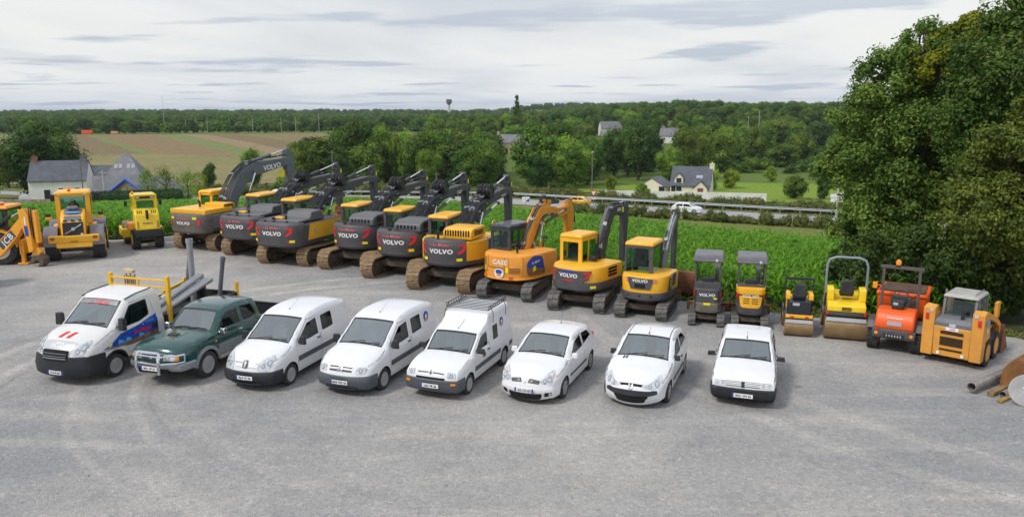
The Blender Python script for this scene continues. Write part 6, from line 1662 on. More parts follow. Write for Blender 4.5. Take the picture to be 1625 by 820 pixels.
	handrail(root, [(-.6, -pl.Ry + .25, zt), (-.55, -pl.Ry + .25, zt + .35), (-.05, -pl.Ry + .25, zt + .35), (.0, -pl.Ry + .25, zt)], rm)
	mi = MB(); mi.box((1.72, y + .1, 2.30), (.06, .24, .34)); mi.tube([(1.62, y + .1, 1.9), (1.70, y + .1, 2.2)], .015, 5); mi.build('mirror', blackpl, root, bevel=.02)
	P['boom'](root); return root
def two_piece_boom(root, S=1.0, col=None, reel=True, top=3.80, reach=6.9, yel=True, drop=2.35, lift=0.0, bend=(2.35, 3.12)):
	bm_ = col or boomg
	b = MB(); bx, bz = bend
	b.beam([(.45, 1.55), (.9, 2.25), (1.55, bz - .32), (bx, bz), (bx + .75, bz + .16)], [.50, .54, .56, .56, .42], -.24, .24); b.build('boom', bm_, root, bevel=.03)
	b = MB(); b.beam([(bx + .45, bz + .10), (bx + 1.5, bz + .25), (reach - 1.0, top - .30), (reach, top - .28)], [.36, .46, .40, .30], -.19, .19); up = b.build('boom_extension', bm_, root, bevel=.03)
	a = MB(); a.prism([(reach - .42, top + .48), (reach - .22, top + .56), (reach + .16, top - .10), (reach + .22, top - .5), (reach + .10, top - drop), (reach - .12, top - drop), (reach - .28, top - .65), (reach - .26, top - .2)], -.17, .17, 'y')
	a.build('arm', bm_, root, bevel=.025)
	for y in (0,): ram(root, (bx + .75, bz + .52), (reach - .34, top + .46), .085, y, .52, bm_)
	for y in (-.34, .34): ram(root, (1.35, 1.60), (bx - .10, bz - .12), .085, y, .5, bm_)
	for y in (-.27, .27): ram(root, (1.75, bz - .55), (bx + 2.0, bz + .02), .075, y, .62, bm_)
	ram(root, (reach + .22, top - .45), (reach + .38, top - drop + .2), .06, 0, .55, bm_)
	hoses(root, [(.25, 1.9), (.42, 2.5), (1.0, bz - .25), (1.6, bz + .14), (bx - .1, bz + .38), (bx + .5, bz + .50)], -.12, 4, .026, 3); hoses(root, [(.2, 2.0), (.36, 2.6), (.96, bz - .2), (1.6, bz + .2), (bx, bz + .42), (bx + .9, bz + .60)], .14, 4, .026, 4)
	hoses(root, [(1.1, 2.2), (1.3, bz - .6), (1.8, bz - .2), (bx + .1, bz + .1), (bx + .7, bz + .05)], -.275, 3, .024, 6, spread=.14)
	hoses(root, [(bx + 1.2, bz + .45), (reach - 1.3, top + .05), (reach - .5, top + .10), (reach + .1, top + .0), (reach + .30, top - .6)], -.1, 3, .022, 5)
	if reel: hose_reel(root, bx + 1.0, bz + .66, .36, .66)
	# clips across the hose runs
	for (x, z) in ((.75, bz - .55), (1.35, bz + .0), (2.0, bz + .32)):
		c = MB(); c.box((x, 0, z), (.10, .50, .05), 0, ry=-40); c.build('hose_clamp', steel, root)
	lt = MB(); lt.text('VOLVO', .17, lambda u, v: (reach - 1.25 + u, -.213, top - .42 + v + u * .05), 0, bold=.03, sx=1.15); lt.build('boom_lettering', whitem, up, merge=False)
	if yel: y_ = MB(); y_.box((reach + .02, -.178, top + .02), (.13, .012, .22)); y_.build('warning_label', yelrefl, root)
	q = MB(); q.prism([(reach - .22, top - drop + .1), (reach + .16, top - drop + .1), (reach + .34, top - drop - .25), (reach + .05, top - drop - .42), (reach - .25, top - drop - .3)], -.2, .2, 'y'); q.build('quick_coupler', dirtst, root, bevel=.02)
	bucket(root, reach - .1, top - drop - .85 if top - drop > 1.3 else .62, .95, rust, 0, 1.15)
def mono_boom(root, col=None):
	bm_ = col or boomg2
	b = MB(); b.beam([(.45, 1.6), (1.0, 2.7), (1.9, 3.75), (2.9, 4.18), (4.6, 4.35), (6.1, 4.50)], [.5, .72, .86, .80, .62, .44], -.26, .26); up = b.build('boom', bm_, root, bevel=.03)
	a = MB(); a.prism([(5.95, 5.28), (6.18, 5.32), (6.75, 4.75), (6.78, 4.2), (6.45, 1.7), (6.22, 1.7), (6.0, 3.8), (5.95, 4.4)], -.19, .19, 'y'); a.build('arm', bm_, root, bevel=.03)
	ram(root, (3.0, 4.66), (6.02, 5.20), .10, 0, .52, bm_)
	for y in (-.38, .38): ram(root, (1.5, 1.65), (2.75, 4.05), .09, y, .52, bm_)
	hoses(root, [(.1, 1.9), (.4, 2.9), (1.2, 3.9), (2.2, 4.50), (3.2, 4.66), (4.6, 4.78), (5.9, 4.85)], -.13, 3, .028, 3); hoses(root, [(.12, 2.0), (.4, 3.0), (1.15, 3.95), (2.2, 4.56), (3.0, 4.70)], .13, 4, .028, 4)
	lt = MB(); lt.text('VOLVO', .42, lambda u, v: (4.45 + u, -.268, 4.25 + v + u * .09), 0, bold=.035, sx=1.15); lt.build('boom_lettering', whitem, up, merge=False)
	q = MB(); q.box((5.6, -.05, 3.72), (.5, .06, .45)); q.build('warning_plate', yelrefl, root, bevel=.02)
	ram(root, (6.8, 4.3), (6.75, 2.1), .07, 0, .6, bm_); bucket(root, 6.2, .95, 1.1, rust, 0, 1.2)
def hood_old(root, pl, zt):      # yellow slab hood
	b = MB(); b.bb(-2.45, -.35, -1.25, 1.25, zt - .06, zt + .22); b.bb(-.95, -.15, -1.2, .2, zt + .10, zt + .42); h = b.build('engine_hood', yell, root, bevel=.05, seg=3)
	v = MB()
	for i in range(8): v.bb(-.9 + i * .09, -.86 + i * .09, -1.215, -1.195, zt + .18, zt + .38)
	v.build('vent', well, h, merge=False)
	e = MB(); e.tube([(-1.3, .2, zt + .2), (-1.3, .2, zt + .48), (-1.42, .2, zt + .60)], .06, 8); e.build('exhaust', blackpl, root)
def hood_grey(root, pl, zt):     # dark sculpted hood of the newer long-tail machines
	b = MB(); b.prism([(-2.2, zt - .03), (-2.2, zt + .08), (-1.2, zt + .12), (-1.05, zt + .42), (-.25, zt + .46), (.05, zt + .1), (.05, zt - .03)], -1.15, .30, 'y'); h = b.build('engine_hood', P_hood, root, bevel=.05, seg=3)
	b = MB(); b.prism([(-2.2, zt - .03), (-2.2, zt + .07), (-.1, zt + .10), (-.1, zt - .03)], .32, 1.2, 'y'); b.build('hood_lid', dgrey, root, bevel=.03)
	y = MB(); y.box((-1.6, .35, zt + .13), (.35, .5, .09)); y.build('yellow_cap', yell, root, bevel=.02)
	e = MB(); e.tube([(-1.75, -.1, zt + .05), (-1.75, -.1, zt + .26)], .07, 8); e.build('exhaust', blackpl, root)
	c = MB(); c.box((-2.0, .45, zt + .14), (.12, .14, .12)); c.build('rear_camera', blackpl, root, bevel=.02)
	for q in (-.5, .25, .8): s = MB(); s.cyl((-2.25, q, zt - .02), (-2.25, q, zt + .07), .05, n=8); s.build('lifting_lug', blackpl, root)
P_hood = mat('hood_grey', (.115, .118, .125), .5, var=.1, dirt=.2)
def hood_ecr(root, pl, zt):      # ribbed dark drum hood right of the cab
	b = MB(); b.prism(roundpoly([(-1.35, -.02), (-1.35, .36), (-.95, .50), (.25, .50), (.45, .36), (.45, -.02)], .12), -1.22, .15, 'y', M=T(0, 0, zt - .02)); h = b.build('engine_hood', P_hood, root, bevel=.05, seg=3)
	v = MB()
	for i in range(9): x = -1.0 + i * .13; v.bb(x, x + .06, -1.235, -1.21, zt + .12, zt + .38)
	v.build('vent', well, h, merge=False)
	v = MB()
	for i in range(6): y = -1.0 + i * .18; v.bb(-1.365, -1.34, y, y + .09, zt + .10, zt + .27)
	v.build('vent', well, h, merge=False)
	c = MB(); c.box((-1.45, .3, zt + .08), (.12, .14, .12)); c.build('rear_camera', blackpl, root, bevel=.02)
def hood_yel(root, pl, zt):
	b = MB(); b.prism(roundpoly([(-1.25, -.02), (-1.25, .36), (-1.0, .48), (.25, .48), (.4, .36), (.4, -.02)], .12), -1.22, .12, 'y', M=T(0, 0, zt - .02)); h = b.build('engine_hood', yell, root, bevel=.05, seg=3)
	v = MB()
	for i in range(10): y = -1.12 + i * .12; v.bb(-1.265, -1.24, y, y + .06, zt + .12, zt + .38)
	v.build('vent', well, h, merge=False)
	v = MB()
	for i in range(8): x = -.9 + i * .13; v.bb(x, x + .06, -1.235, -1.21, zt + .12, zt + .36)
	v.build('vent', well, h, merge=False)
	e = MB(); e.tube([(-1.45, .25, zt), (-1.45, .25, zt + .28), (-1.52, .22, zt + .36)], .06, 8); e.build('exhaust', blackpl, root)
# --- writing on the flanks (right side): fn(side object, plan, wall fn, u of the counterweight edge, u of the front end, zb, zs)
def art_blueback(so, pl, f, ud, ue, zb, zs):
	mb = MB(); a, b = ue - 1.45, ue - .1; mb.region(rect(a, b, zb + .30, zs - .05), [], f, 0, sp=.3); mb.region([(a, zb + .3), (b, zb + .3), (b, zb + .42), (a + .6, zb + .5), (a, zb + .42)], [], lambda u, z: Vector(f(u, z)) + Vector((0, -.003, 0)), 1, sp=.3); mb.build('flank_banner', [blue_m, brown_m], so)
	mb = MB(); g = lambda u, z: Vector(f(u, z)) + Vector((0, -.008, 0)); mb.text('Le Médec', .26, lambda p, q: g((a + b) / 2 + p, (zb + zs) / 2 + .12 + q), 0, bold=.02, shear=.3); mb.text('VOLVO', .13, lambda p, q: g(a + .75 + p, zs - .16 + q), 0, bold=.03); mb.text('56', .15, lambda p, q: g(b - .35 + p, (zb + zs) / 2 - .12 + q), 0); mb.build('flank_lettering', whitem, so, merge=False)
def art_yel_swirl(so, pl, f, ud, ue, zb, zs):
	g = lambda o: (lambda u, z: Vector(f(u, z)) + Vector((0, -o, 0))); mb = MB()
	mb.region([(ud + .22, zb + .24), (ud + .42, zs - .03), (ue - .02, zs - .03), (ue - .02, zb + .62), (ue - 1.0, zb + .52), (ue - 1.25, zb + .24)], [], g(.0), 0, sp=.3); mb.build('yellow_panel', yell, so)
	mb = MB(); cx, cz = ue - .85, zs - .42; mb.region([(cx + .34 * math.cos(t), cz + .20 * math.sin(t)) for t in np.linspace(.3, 5.9, 20)] + [(cx + .27 * math.cos(t), cz + .13 * math.sin(t)) for t in np.linspace(5.9, .3, 20)], [], g(.010), 0, sp=.4, grid=False)
	mb.region([(cx - .30, cz - .02), (cx + .3, cz + .05), (cx + .36, cz + .10), (cx - .28, cz + .04)], [], g(.012), 0, sp=.3, grid=False); mb.build('swirl_emblem', blue_m, so, merge=False)
	mb = MB(); mb.text('VOLVO', .12, lambda p, q: g(.012)(cx + p, cz - .0 + q), 0, bold=.03); mb.build('emblem_lettering', whitem, so, merge=False)
	mb = MB(); mb.text('VOLVO', .15, lambda p, q: g(.012)(ue - .45 + p, zb + .36 + q), 0, bold=.03); mb.build('flank_lettering', whitem, so, merge=False)
	mb = MB(); mb.region([(ud + .75, zs - .50), (ud + .95, zs - .50), (ud + .85, zs - .28)], [], g(.010), 0, sp=.3, grid=False); mb.build('flank_sticker', lblue, so, merge=False)
def art_vert(text):
	def fn(so, pl, f, ud, ue, zb, zs):
		u = ud + .20; mb = MB(); mb.text(text, .20, lambda p, q: f(u - q, (zb + zs) / 2 + .10 + p), 0, bold=.03, spacing=1.05); mb.build('model_lettering', whitem, so, merge=False)
		mb = MB(); mb.region([(ud + .40, zb + .55), (ud + .62, zs - .02), (ue, zs - .02), (ue, zb + .24), (ud + .42, zb + .24)], [], f, 0, sp=.3); mb.build('yellow_panel', yell, so)
	return fn
def art_bluelow(so, pl, f, ud, ue, zb, zs):
	mb = MB(); mb.region(rect(ue - 1.6, ue - .05, zb + .26, zs - .12), [], f, 0, sp=.3); mb.build('flank_banner', [blue_m], so)
	g = lambda u, z: Vector(f(u, z)) + Vector((0, -.008, 0)); mb = MB(); mb.text('Le Médec', .24, lambda p, q: g(ue - .8 + p, zb + .75 + q), 0, bold=.02, shear=.3); mb.text('TRAVAUX PUBLICS', .10, lambda p, q: g(ue - .8 + p, zb + .5 + q), 0); mb.build('flank_lettering', whitem, so, merge=False)
LONG = dict(plan=(-1.55, 1.22, 1.36, .62), cw=1.75, cab=(-.15, 1.65, .40, 1.36, 1.28, 2.98), xf=1.8, urefl=1.05)
ECR = dict(plan=(0, 1.72, 1.47, .95), cw=1.30, cab=(-.05, 1.60, .42, 1.40, 1.26, 2.86), xf=1.55, zt=2.20, urefl=.85)
tp = lambda **k: (lambda root: two_piece_boom(root, **k))
big_excavator('tracked_excavator', 'oldest excavator with yellow hood and one-piece slate boom, leftmost of its row', (-16.9, 43.5, 0), 22, dict(LONG, cwm=mat('worn_grey', (.125, .11, .10), .6, var=.2, dirt=.5, dirtcol=(.22, .17, .13)), swoosh=False, zt=2.12, ztext=1.62, sidem=mgrey, side_art=[art_bluelow], hood=hood_old, boom=lambda r: mono_boom(r), post=yell, boxm=yell, railm=yell2, zrail=2.7, zrefl=1.90, urefl=.75, ts=.85))
big_excavator('tracked_excavator', 'dark grey long-tailed excavator second from the left in its row', (-13.45, 41.5, 0), 20, dict(LONG, sidem=dgrey, side_art=[art_yel_swirl], hood=hood_grey, boom=tp(top=3.92, reach=7.1, bend=(2.3, 3.2)), redend=True))
big_excavator('tracked_excavator', 'dark grey long-tailed excavator with blue swirl emblem on its yellow flank', (-10.8, 39.2, 0), 20, dict(LONG, sidem=dgrey, side_art=[art_yel_swirl], hood=hood_grey, boom=tp(top=3.92, reach=7.1, bend=(2.3, 3.2)), redend=True))
big_excavator('tracked_excavator', 'short-tailed dark excavator with ribbed grey hood, left one of two alike', (-7.35, 37.7, 0), 20, dict(ECR, sidem=dgrey, side_art=[art_vert('ECR235E')], hood=hood_ecr, boom=tp(reach=6.6), redend=True, cw=1.5))
big_excavator('tracked_excavator', 'short-tailed dark excavator with ribbed grey hood, right one of two alike', (-4.85, 35.7, 0), 20, dict(ECR, sidem=dgrey, side_art=[art_vert('ECR235E')], hood=hood_ecr, boom=tp(reach=6.6), redend=True, cw=1.5, railm=handr))
big_excavator('tracked_excavator', 'short-tailed excavator with yellow slatted hood and blue flank banner', (-2.45, 33.4, 0), 20, dict(ECR, sidem=yell, side_art=[art_blueback], hood=hood_yel, boom=tp(reach=6.6, top=3.85), railm=yell2, cw=1.12, urefl=.80))
# ---------------- orange short-tail excavator with articulated boom
def round_decal(parent, f, u, z, r, name='round_decal'):
	mb = MB(); mb.region(circ(u, z, r * 1.15, 20, r), [], f(.012), 0, sp=.2); mb.region(circ(u, z + r * .28, r * .8, 16, r * .5), [], f(.016), 1, sp=.2); mb.region(circ(u, z - .4 * r, r * .62, 14, r * .32), [], f(.018), 2, sp=.2)
	mb.build(name, [whitem, blue_m, orang], parent, merge=False)
def case_boom(root):
	b = MB(); b.beam([(.35, 1.35), (.75, 2.1), (1.15, 3.0), (1.45, 3.38), (1.95, 3.42)], [.45, .52, .5, .5, .42], -.20, .20); b.build('boom', orang, root, bevel=.025)
	b = MB(); b.beam([(1.45, 3.45), (1.75, 3.72), (2.05, 3.66)], [.30, .42, .34], -.16, .16); b.beam([(1.8, 3.42), (2.7, 3.20), (3.5, 3.34)], [.40, .44, .36], -.17, .17); b.build('boom_extension', orang, root, bevel=.02)
	a = MB(); a.prism([(3.25, 3.68), (3.50, 3.72), (3.72, 3.3), (3.70, 2.8), (3.58, 1.2), (3.36, 1.2), (3.30, 2.6), (3.2, 3.2)], -.14, .14, 'y'); a.build('arm', orang, root, bevel=.02)
	ram(root, (1.95, 3.74), (3.32, 3.66), .07, 0, .55);
	for y in (-.24, .24): ram(root, (1.5, 2.9), (2.9, 3.35), .06, y, .6); ram(root, (1.1, 1.3), (1.35, 2.9), .07, y * 1.2, .5, orang)
	hoses(root, [(.15, 1.6), (.45, 2.3), (.85, 3.1), (1.2, 3.58), (1.6, 3.85)], -.08, 4, .022, 2); hoses(root, [(.5, 1.5), (.95, 2.2), (1.25, 2.9), (1.5, 3.25), (2.1, 3.2)], -.24, 3, .022, 7, spread=.12)
	for i in range(4):
		mb = MB(); q = .16 + .03 * i; mb.tube([(1.6 + .10 * i + q * math.cos(t), -.16 + .1 * i, 3.86 + q * math.sin(t) * .95) for t in np.linspace(-.6, 3.9, 12)], .022, 5); mb.build('hose', hosem, root, merge=False)
	hoses(root, [(2.1, 3.8), (2.7, 3.72), (3.3, 3.8), (3.62, 3.6), (3.78, 2.6)], -.1, 2, .022, 5); bucket(root, 3.45, .62, .8, rust, 0, .9)
	q = MB(); q.prism([(3.3, 1.3), (3.62, 1.3), (3.7, 1.0), (3.3, .95)], -.16, .16, 'y'); q.build('quick_coupler', dirtst, root, bevel=.02)
def mid_excavator(name, label, loc, az, P):
	root = thing(name, label, 'excavator', loc, az=az, group=FE)
	H = P.get('H', .72); L = P.get('L', 2.9); g = P.get('gauge', 1.85) / 2; w = P.get('shoe', .45)
	track(root, 0, g, L, H, w, False); track(root, 0, -g, L, H, w, False)
	u = MB(); u.box((0, 0, H * .62), (L * .5, 2 * g - w * .6, H * .35)); u.cyl((0, 0, H * .7), (0, 0, P['zb']), .42, n=20); u.build('undercarriage', dirtst, root, bevel=.02)
	pl = Plan(*P['plan']); m = pl.arc[-1]; zb, zt, xf = P['zb'], P['zt'], P['xf']; side = m + xf - pl.xc; zm = P.get('zm', zt)
	# lower dark weight band, upper painted cowl
	lo = MB(); prof = [(zb, .20), (zb, .10), (zb + .06, .01), (zm - .06, -.01), (zm - .01, .0), (zm + .01, .05)]
	ul = P.get('ulow', side); hwall(lo, pl, -ul, ul, prof, 0, .09); slab(lo, pl, -ul, ul, zb, .2, xend=xf if ul == side else None, flip=True, du=.09); slab(lo, pl, -ul, ul, zm + .01, .05, du=.09)
	lo.bb(xf - .05, xf + .01, -pl.Ry + .03, pl.Ry - .03, zb, zm); cwt = lo.build('counterweight', P['lowm'], root, ang=30)
	upo = MB(); pr = [(zm, .03), (zt - .12, .01), (zt - .03, .05), (zt, .12)]
	if P.get('upper', True):
		hwall(upo, pl, -side, side, pr, 0, .09); slab(upo, pl, -side, side, zt, .12, du=.09); upo.bb(xf - .10, xf, -pl.Ry + .12, pl.Ry - .12, zm, zt - .01)
		co = upo.build('cowl', P['upm'], root, ang=30)
	else: co = cwt
	f = lambda o: on_wall(pl, o)
	P['art'](root, co, cwt, pl, f); c = P.get('cab')
	if c: cab(root, *c, P.get('post', dgrey), P.get('roofm', yell), P.get('gm'), rearwin=P.get('rearwin', (.12, .88, .30, .90)), sidewin=P.get('sidewin', [(.06, .40, .30, .92), (.46, .94, .2, .92)]), rounded=.05)
	P['boom'](root)
	for o in root.children:      # the house is swung to the right over its tracks
		if not o.name.startswith(('track', 'undercarriage', 'dozer')): o.rotation_euler.z = -R(P.get('swing', 0))
	return root
def art_case(root, co, cw, pl, f):
	mb = MB(); mb.text('CASE', .27, lambda a, b: f(.014)(a + .10, 1.56 + b), 0, bold=.022, shear=.15, sx=1.15); mb.build('lettering', whitem, co, merge=False)
	mb = MB()
	mb.region(rect(-.36, .52, 1.34, 1.76), [], f(.006), 0, sp=.2); mb.build('service_door', orang, co, merge=False)
	gp_ = MB()
	for ln in ([(-.52, 1.30), (-.52, 1.78)], [(.34, 1.0), (.34, 1.78)], [(-.52, 1.32), (.34, 1.32)], [(1.12, 1.0), (1.12, 1.78)]):
		gp_.tube([f(.008)(*p) for p in densify(ln, .1, False)], .008, 4)
	gp_.build('panel_gap', blackpl, co, merge=False)
	round_decal(co, f, .08, 1.10, .20)
	v = MB()
	for k in range(7): v.region(rect(-1.15, -.66, 1.10 + k * .09, 1.15 + k * .09), [], f(.010), 0, sp=.1)
	v.build('vent', mat('vent_brown', (.22, .10, .02), .7), co, merge=False)
	v = MB()
	for k in range(4): v.region(rect(.55, 1.0, 1.12 + k * .06, 1.155 + k * .06), [], f(.010), 0, sp=.1)
	v.build('vent', MATS['vent_brown'], co, merge=False)
	for a in (-.72, .45): r = MB(); r.region(rect(a - .06, a + .06, 1.14, 1.36), [], f(.014), 0, sp=.2); r.build('reflector', yelrefl, co, merge=False)
	for a in (-.72, .62): r = MB(); r.region(rect(a - .09, a + .09, .86, .90), [], f(.014), 0, sp=.2); r.region(rect(a - .09, a + .09, .93, .97), [], f(.014), 0, sp=.2); r.build('tail_light', redrefl, co, merge=False)
	b = MB(); u0 = pl.arc[-1] - .75;
	b.region(roundpoly([(u0 + .05, 1.0), (u0, 1.55), (u0 + .35, 1.82), (u0 + .95, 1.72), (u0 + 1.15, 1.0)], .15), [], f(.014), 0, sp=.12); b.region([(u0 + .07, 1.0), (u0 + .05, 1.3), (u0 + .4, 1.38), (u0 + .7, 1.24), (u0 + 1.13, 1.22), (u0 + 1.14, 1.0)], [], f(.018), 1, sp=.12); b.region([(u0 + .3, 1.15), (u0 + .5, 1.2), (u0 + .45, 1.4), (u0 + .33, 1.35)], [], f(.022), 2, sp=.12, grid=False); b.build('flank_banner', [blue_m, brown_m, yelrefl], co, merge=False)
	mb = MB(); mb.text('Le Médec', .13, lambda a, q: f(.024)(u0 + .5 + a, 1.55 + q + a * .15), 0, bold=.02); mb.build('flank_lettering', whitem, co, merge=False)
	e = MB(); e.tube([(-.5, -.45, 1.86), (-.5, -.45, 2.0), (-.62, -.45, 2.1)], .05, 8); e.build('exhaust', blackpl, root)
def case_extras(root):
	g = MB()
	for i in range(7): g.box((.15 + i * .16, .72, 2.86), (.05, .70, .05))
	g.box((.62, .40, 2.84), (1.05, .05, .06)); g.box((.62, 1.04, 2.84), (1.05, .05, .06)); g.build('roof_guard', dgrey, root)
	s = MB(); s.box((.1, -.7, 2.25), (.08, .35, .5));
	m = MB(); m.lathe([(.001, -.07), (.12, -.05), (.15, 0), (.12, .05), (.001, .07)], 14, 0, T(1.35, -.55, 2.3)); m.tube([(1.3, -.5, 1.7), (1.35, -.55, 2.25)], .02, 5); m.build('mirror', blackpl, root)
def cb(root, q=1.2):
	case_boom(root)
	for o in root.children:
		if o.name.startswith(('boom', 'arm', 'hydraulic', 'hose', 'quick', 'bucket')): o.scale = (q, 1, .97)
	case_extras(root)
mid_excavator('tracked_excavator', 'orange excavator with orange articulated boom and barred black cab', (.15, 31.3, 0), 20, dict(plan=(0, 1.28, 1.22, .85), zb=.84, zt=1.84, zm=.90, xf=1.35, lowm=orang, upm=orang, H=.70, L=3.0, gauge=1.95, shoe=.45, swing=16, art=art_case, cab=(-.25, 1.25, .10, 1.12, 1.35, 2.78), post=mat('cab_blue_black', (.028, .034, .045), .35, coat=.4, dirt=.2), roofm=MATS.get('cab_blue_black') or mat('cab_blue_black'), boom=cb, rearwin=(.12, .86, .42, .92)))
def art_e8(root, co, cw, pl, f):
	mb = MB(); mb.region([(-.92, 1.30), (-.95, 1.62), (.95, 1.60), (.82, 1.26), (.55, 1.12), (-.6, 1.12)], [], f(.012), 0, sp=.1); p = mb.build('tail_plate', dgrey, co, merge=False)
	t = MB(); t.text('VOLVO', .20, lambda a, b: f(.02)(a, 1.40 + b), 0, bold=.035, sx=1.18); t.build('lettering', whitem, p, merge=False)
	t = MB(); t.text('Le Médec', .12, lambda a, b: f(.02)(a, 1.22 + b), 0, bold=.02, shear=.3); t.build('owner_lettering', redm, p, merge=False)
	t = MB(); t.region(rect(-.30, .22, 1.52, 1.60), [], f(.018), 0, sp=.1); t.build('blue_label', blue_m, p, merge=False)
	for k in (-1, 1): s = MB(); s.region([(k * .62, 1.54), (k * .90, 1.55), (k * .86, 1.38), (k * .70, 1.28), (k * .62, 1.28), (k * .78, 1.42), (k * .78, 1.48), (k * .62, 1.47)], [], f(.022), 0, sp=.1, grid=False); s.build('tail_marking', redm, p, merge=False)
	v = MB(); u = pl.arc[-1]
	for q in range(3): v.region([(u - .15, 1.28 + q * .13), (u + .55, 1.27 + q * .13), (u + .55, 1.36 + q * .13), (u - .15, 1.37 + q * .13)], [], f(.012), 0, sp=.1)
	v.build('vent', well, co, merge=False)
	for k in (-1, 1): r = MB(); r.region(rect(k * 1.0 - .12, k * 1.0 + .12, .92, 1.02), [], f(.02), 0, sp=.2); r.build('reflector', yelrefl, cw, merge=False)
	q = MB(); q.box((.35, -.25, 1.86), (.3, .3, .16)); q.tube([(.55, -.15, 1.8), (.62, -.2, 2.1), (.8, -.1, 2.2)], .03, 5); q.build('swing_hoses', hosem, root, bevel=.03)
def boom_e8(root):
	b = MB(); b.beam([(1.0, 1.2), (1.10, 1.9), (1.55, 3.0), (1.9, 3.52), (2.4, 3.60), (3.2, 3.50)], [.34, .42, .44, .46, .40, .30], -.15 - .1, .15 - .1); up = b.build('boom', boomg, root, bevel=.02)
	a = MB(); a.prism([(3.10, 3.86), (3.28, 3.88), (3.42, 3.5), (3.38, 3.1), (3.24, 1.3), (3.04, 1.3), (3.02, 2.6), (2.98, 3.3)], -.22, .02, 'y'); a.build('arm', boomg, root, bevel=.015)
	ram(root, (1.95, 3.86), (3.14, 3.83), .055, -.1, .55); ram(root, (1.25, 1.0), (1.7, 2.7), .06, -.1, .5)
	hoses(root, [(.85, 1.6), (.98, 2.4), (1.25, 3.0), (1.6, 3.6), (1.95, 3.78)], -.22, 3, .02, 4); hoses(root, [(2.5, 3.7), (3.0, 3.75), (3.42, 3.6), (3.5, 2.8), (3.3, 2.2)], -.1, 2, .016, 4)
	for (x, z) in ((1.02, 2.35), (1.3, 2.95)): c = MB(); c.box((x, -.26, z), (.16, .05, .05), 0, ry=-60); c.build('hose_clamp', steel, root)
	l = MB(); l.box((2.45, -.252, 3.58), (.34, .012, .14)); l.build('boom_label', silverm, up); l = MB(); l.box((2.78, -.252, 3.55), (.13, .012, .22)); l.build('warning_label', yelrefl, up)
	s = MB(); s.box((.85, -.1, 1.35), (.5, .4, .5)); s.build('swing_post', dgrey, root, bevel=.04); bucket(root, 3.1, .55, .72, rust, -.1, .8)
	bl = MB(); bl.box((1.9, 0, .33), (.08, 2.3, .50)); bl.box((1.4, .5, .35), (.9, .12, .12)); bl.box((1.4, -.5, .35), (.9, .12, .12)); bl.build('dozer_blade', dgrey, root, bevel=.02)
mid_excavator('tracked_excavator', 'yellow compact excavator with tall yellow cab and dark weight band', (2.85, 29.4, 0), 18, dict(plan=(.1, 1.30, 1.12, .75), zb=.78, zt=1.72, zm=1.14, xf=1.15, lowm=dgrey, upm=yell, H=.66, L=2.85, gauge=1.80, shoe=.45, swing=17, art=art_e8, cab=(-.15, 1.10, .02, 1.02, 1.30, 2.66), post=yell, boom=boom_e8, roofm=yell, rearwin=(.14, .84, .24, .88), sidewin=[(.06, .42, .18, .92), (.48, .94, .12, .92)]))
def art_e9(root, co, cw, pl, f):
	mb = MB(); mb.region([(-.50, 1.42), (-.52, 1.54), (.52, 1.52), (.48, 1.40), (.38, 1.12), (-.36, 1.12)], [], f(.012), 0, sp=.1); p = mb.build('tail_plate', dgrey, co, merge=False)
	t = MB(); t.text('VOLVO', .15, lambda a, b: f(.02)(a, 1.44 + b), 0, bold=.035, sx=1.18); t.build('lettering', whitem, p, merge=False)
	for k in (-1, 1): s = MB(); s.region([(k * .50, 1.53), (k * .66, 1.50), (k * .54, 1.38), (k * .46, 1.44)], [], f(.018), 0, sp=.1, grid=False); s.build('tail_marking', mat('faded_red', (.75, .22, .22), .6), p, merge=False)
	g = MB(); g.region(rect(-.2, .2, 1.17, 1.32), [], f(.02), 0, sp=.1); g.build('grille', well, p, merge=False)
	u = pl.arc[-1]; v = MB(); v.region([(u - .35, 1.0), (u - .28, 1.5), (u - .12, 1.5), (u - .05, 1.0)], [], f(.012), 0, sp=.1); v.build('flank_trim', dgrey, co, merge=False)
	b = MB(); b.region(circ(u + .32, 1.44, .22, 16, .16), [], f(.014), 0, sp=.1); b.region([(u + .12, 1.12), (u + .52, 1.12), (u + .50, 1.34), (u + .14, 1.32)], [], f(.014), 1, sp=.1); b.build('flank_banner', [blue_m, brown_m], co, merge=False)
	t = MB(); t.text('VOLVO', .09, lambda a, b: f(.02)(u - .2 - b, 1.25 + a), 0, bold=.03); t.build('flank_lettering', whitem, co, merge=False)
	for q in (-.45, 0, .42): h = MB(); h.region(circ(q, .86, .04, 10), [], f(.01), 0, sp=.1); h.build('bolt_hole', well, cw, merge=False)
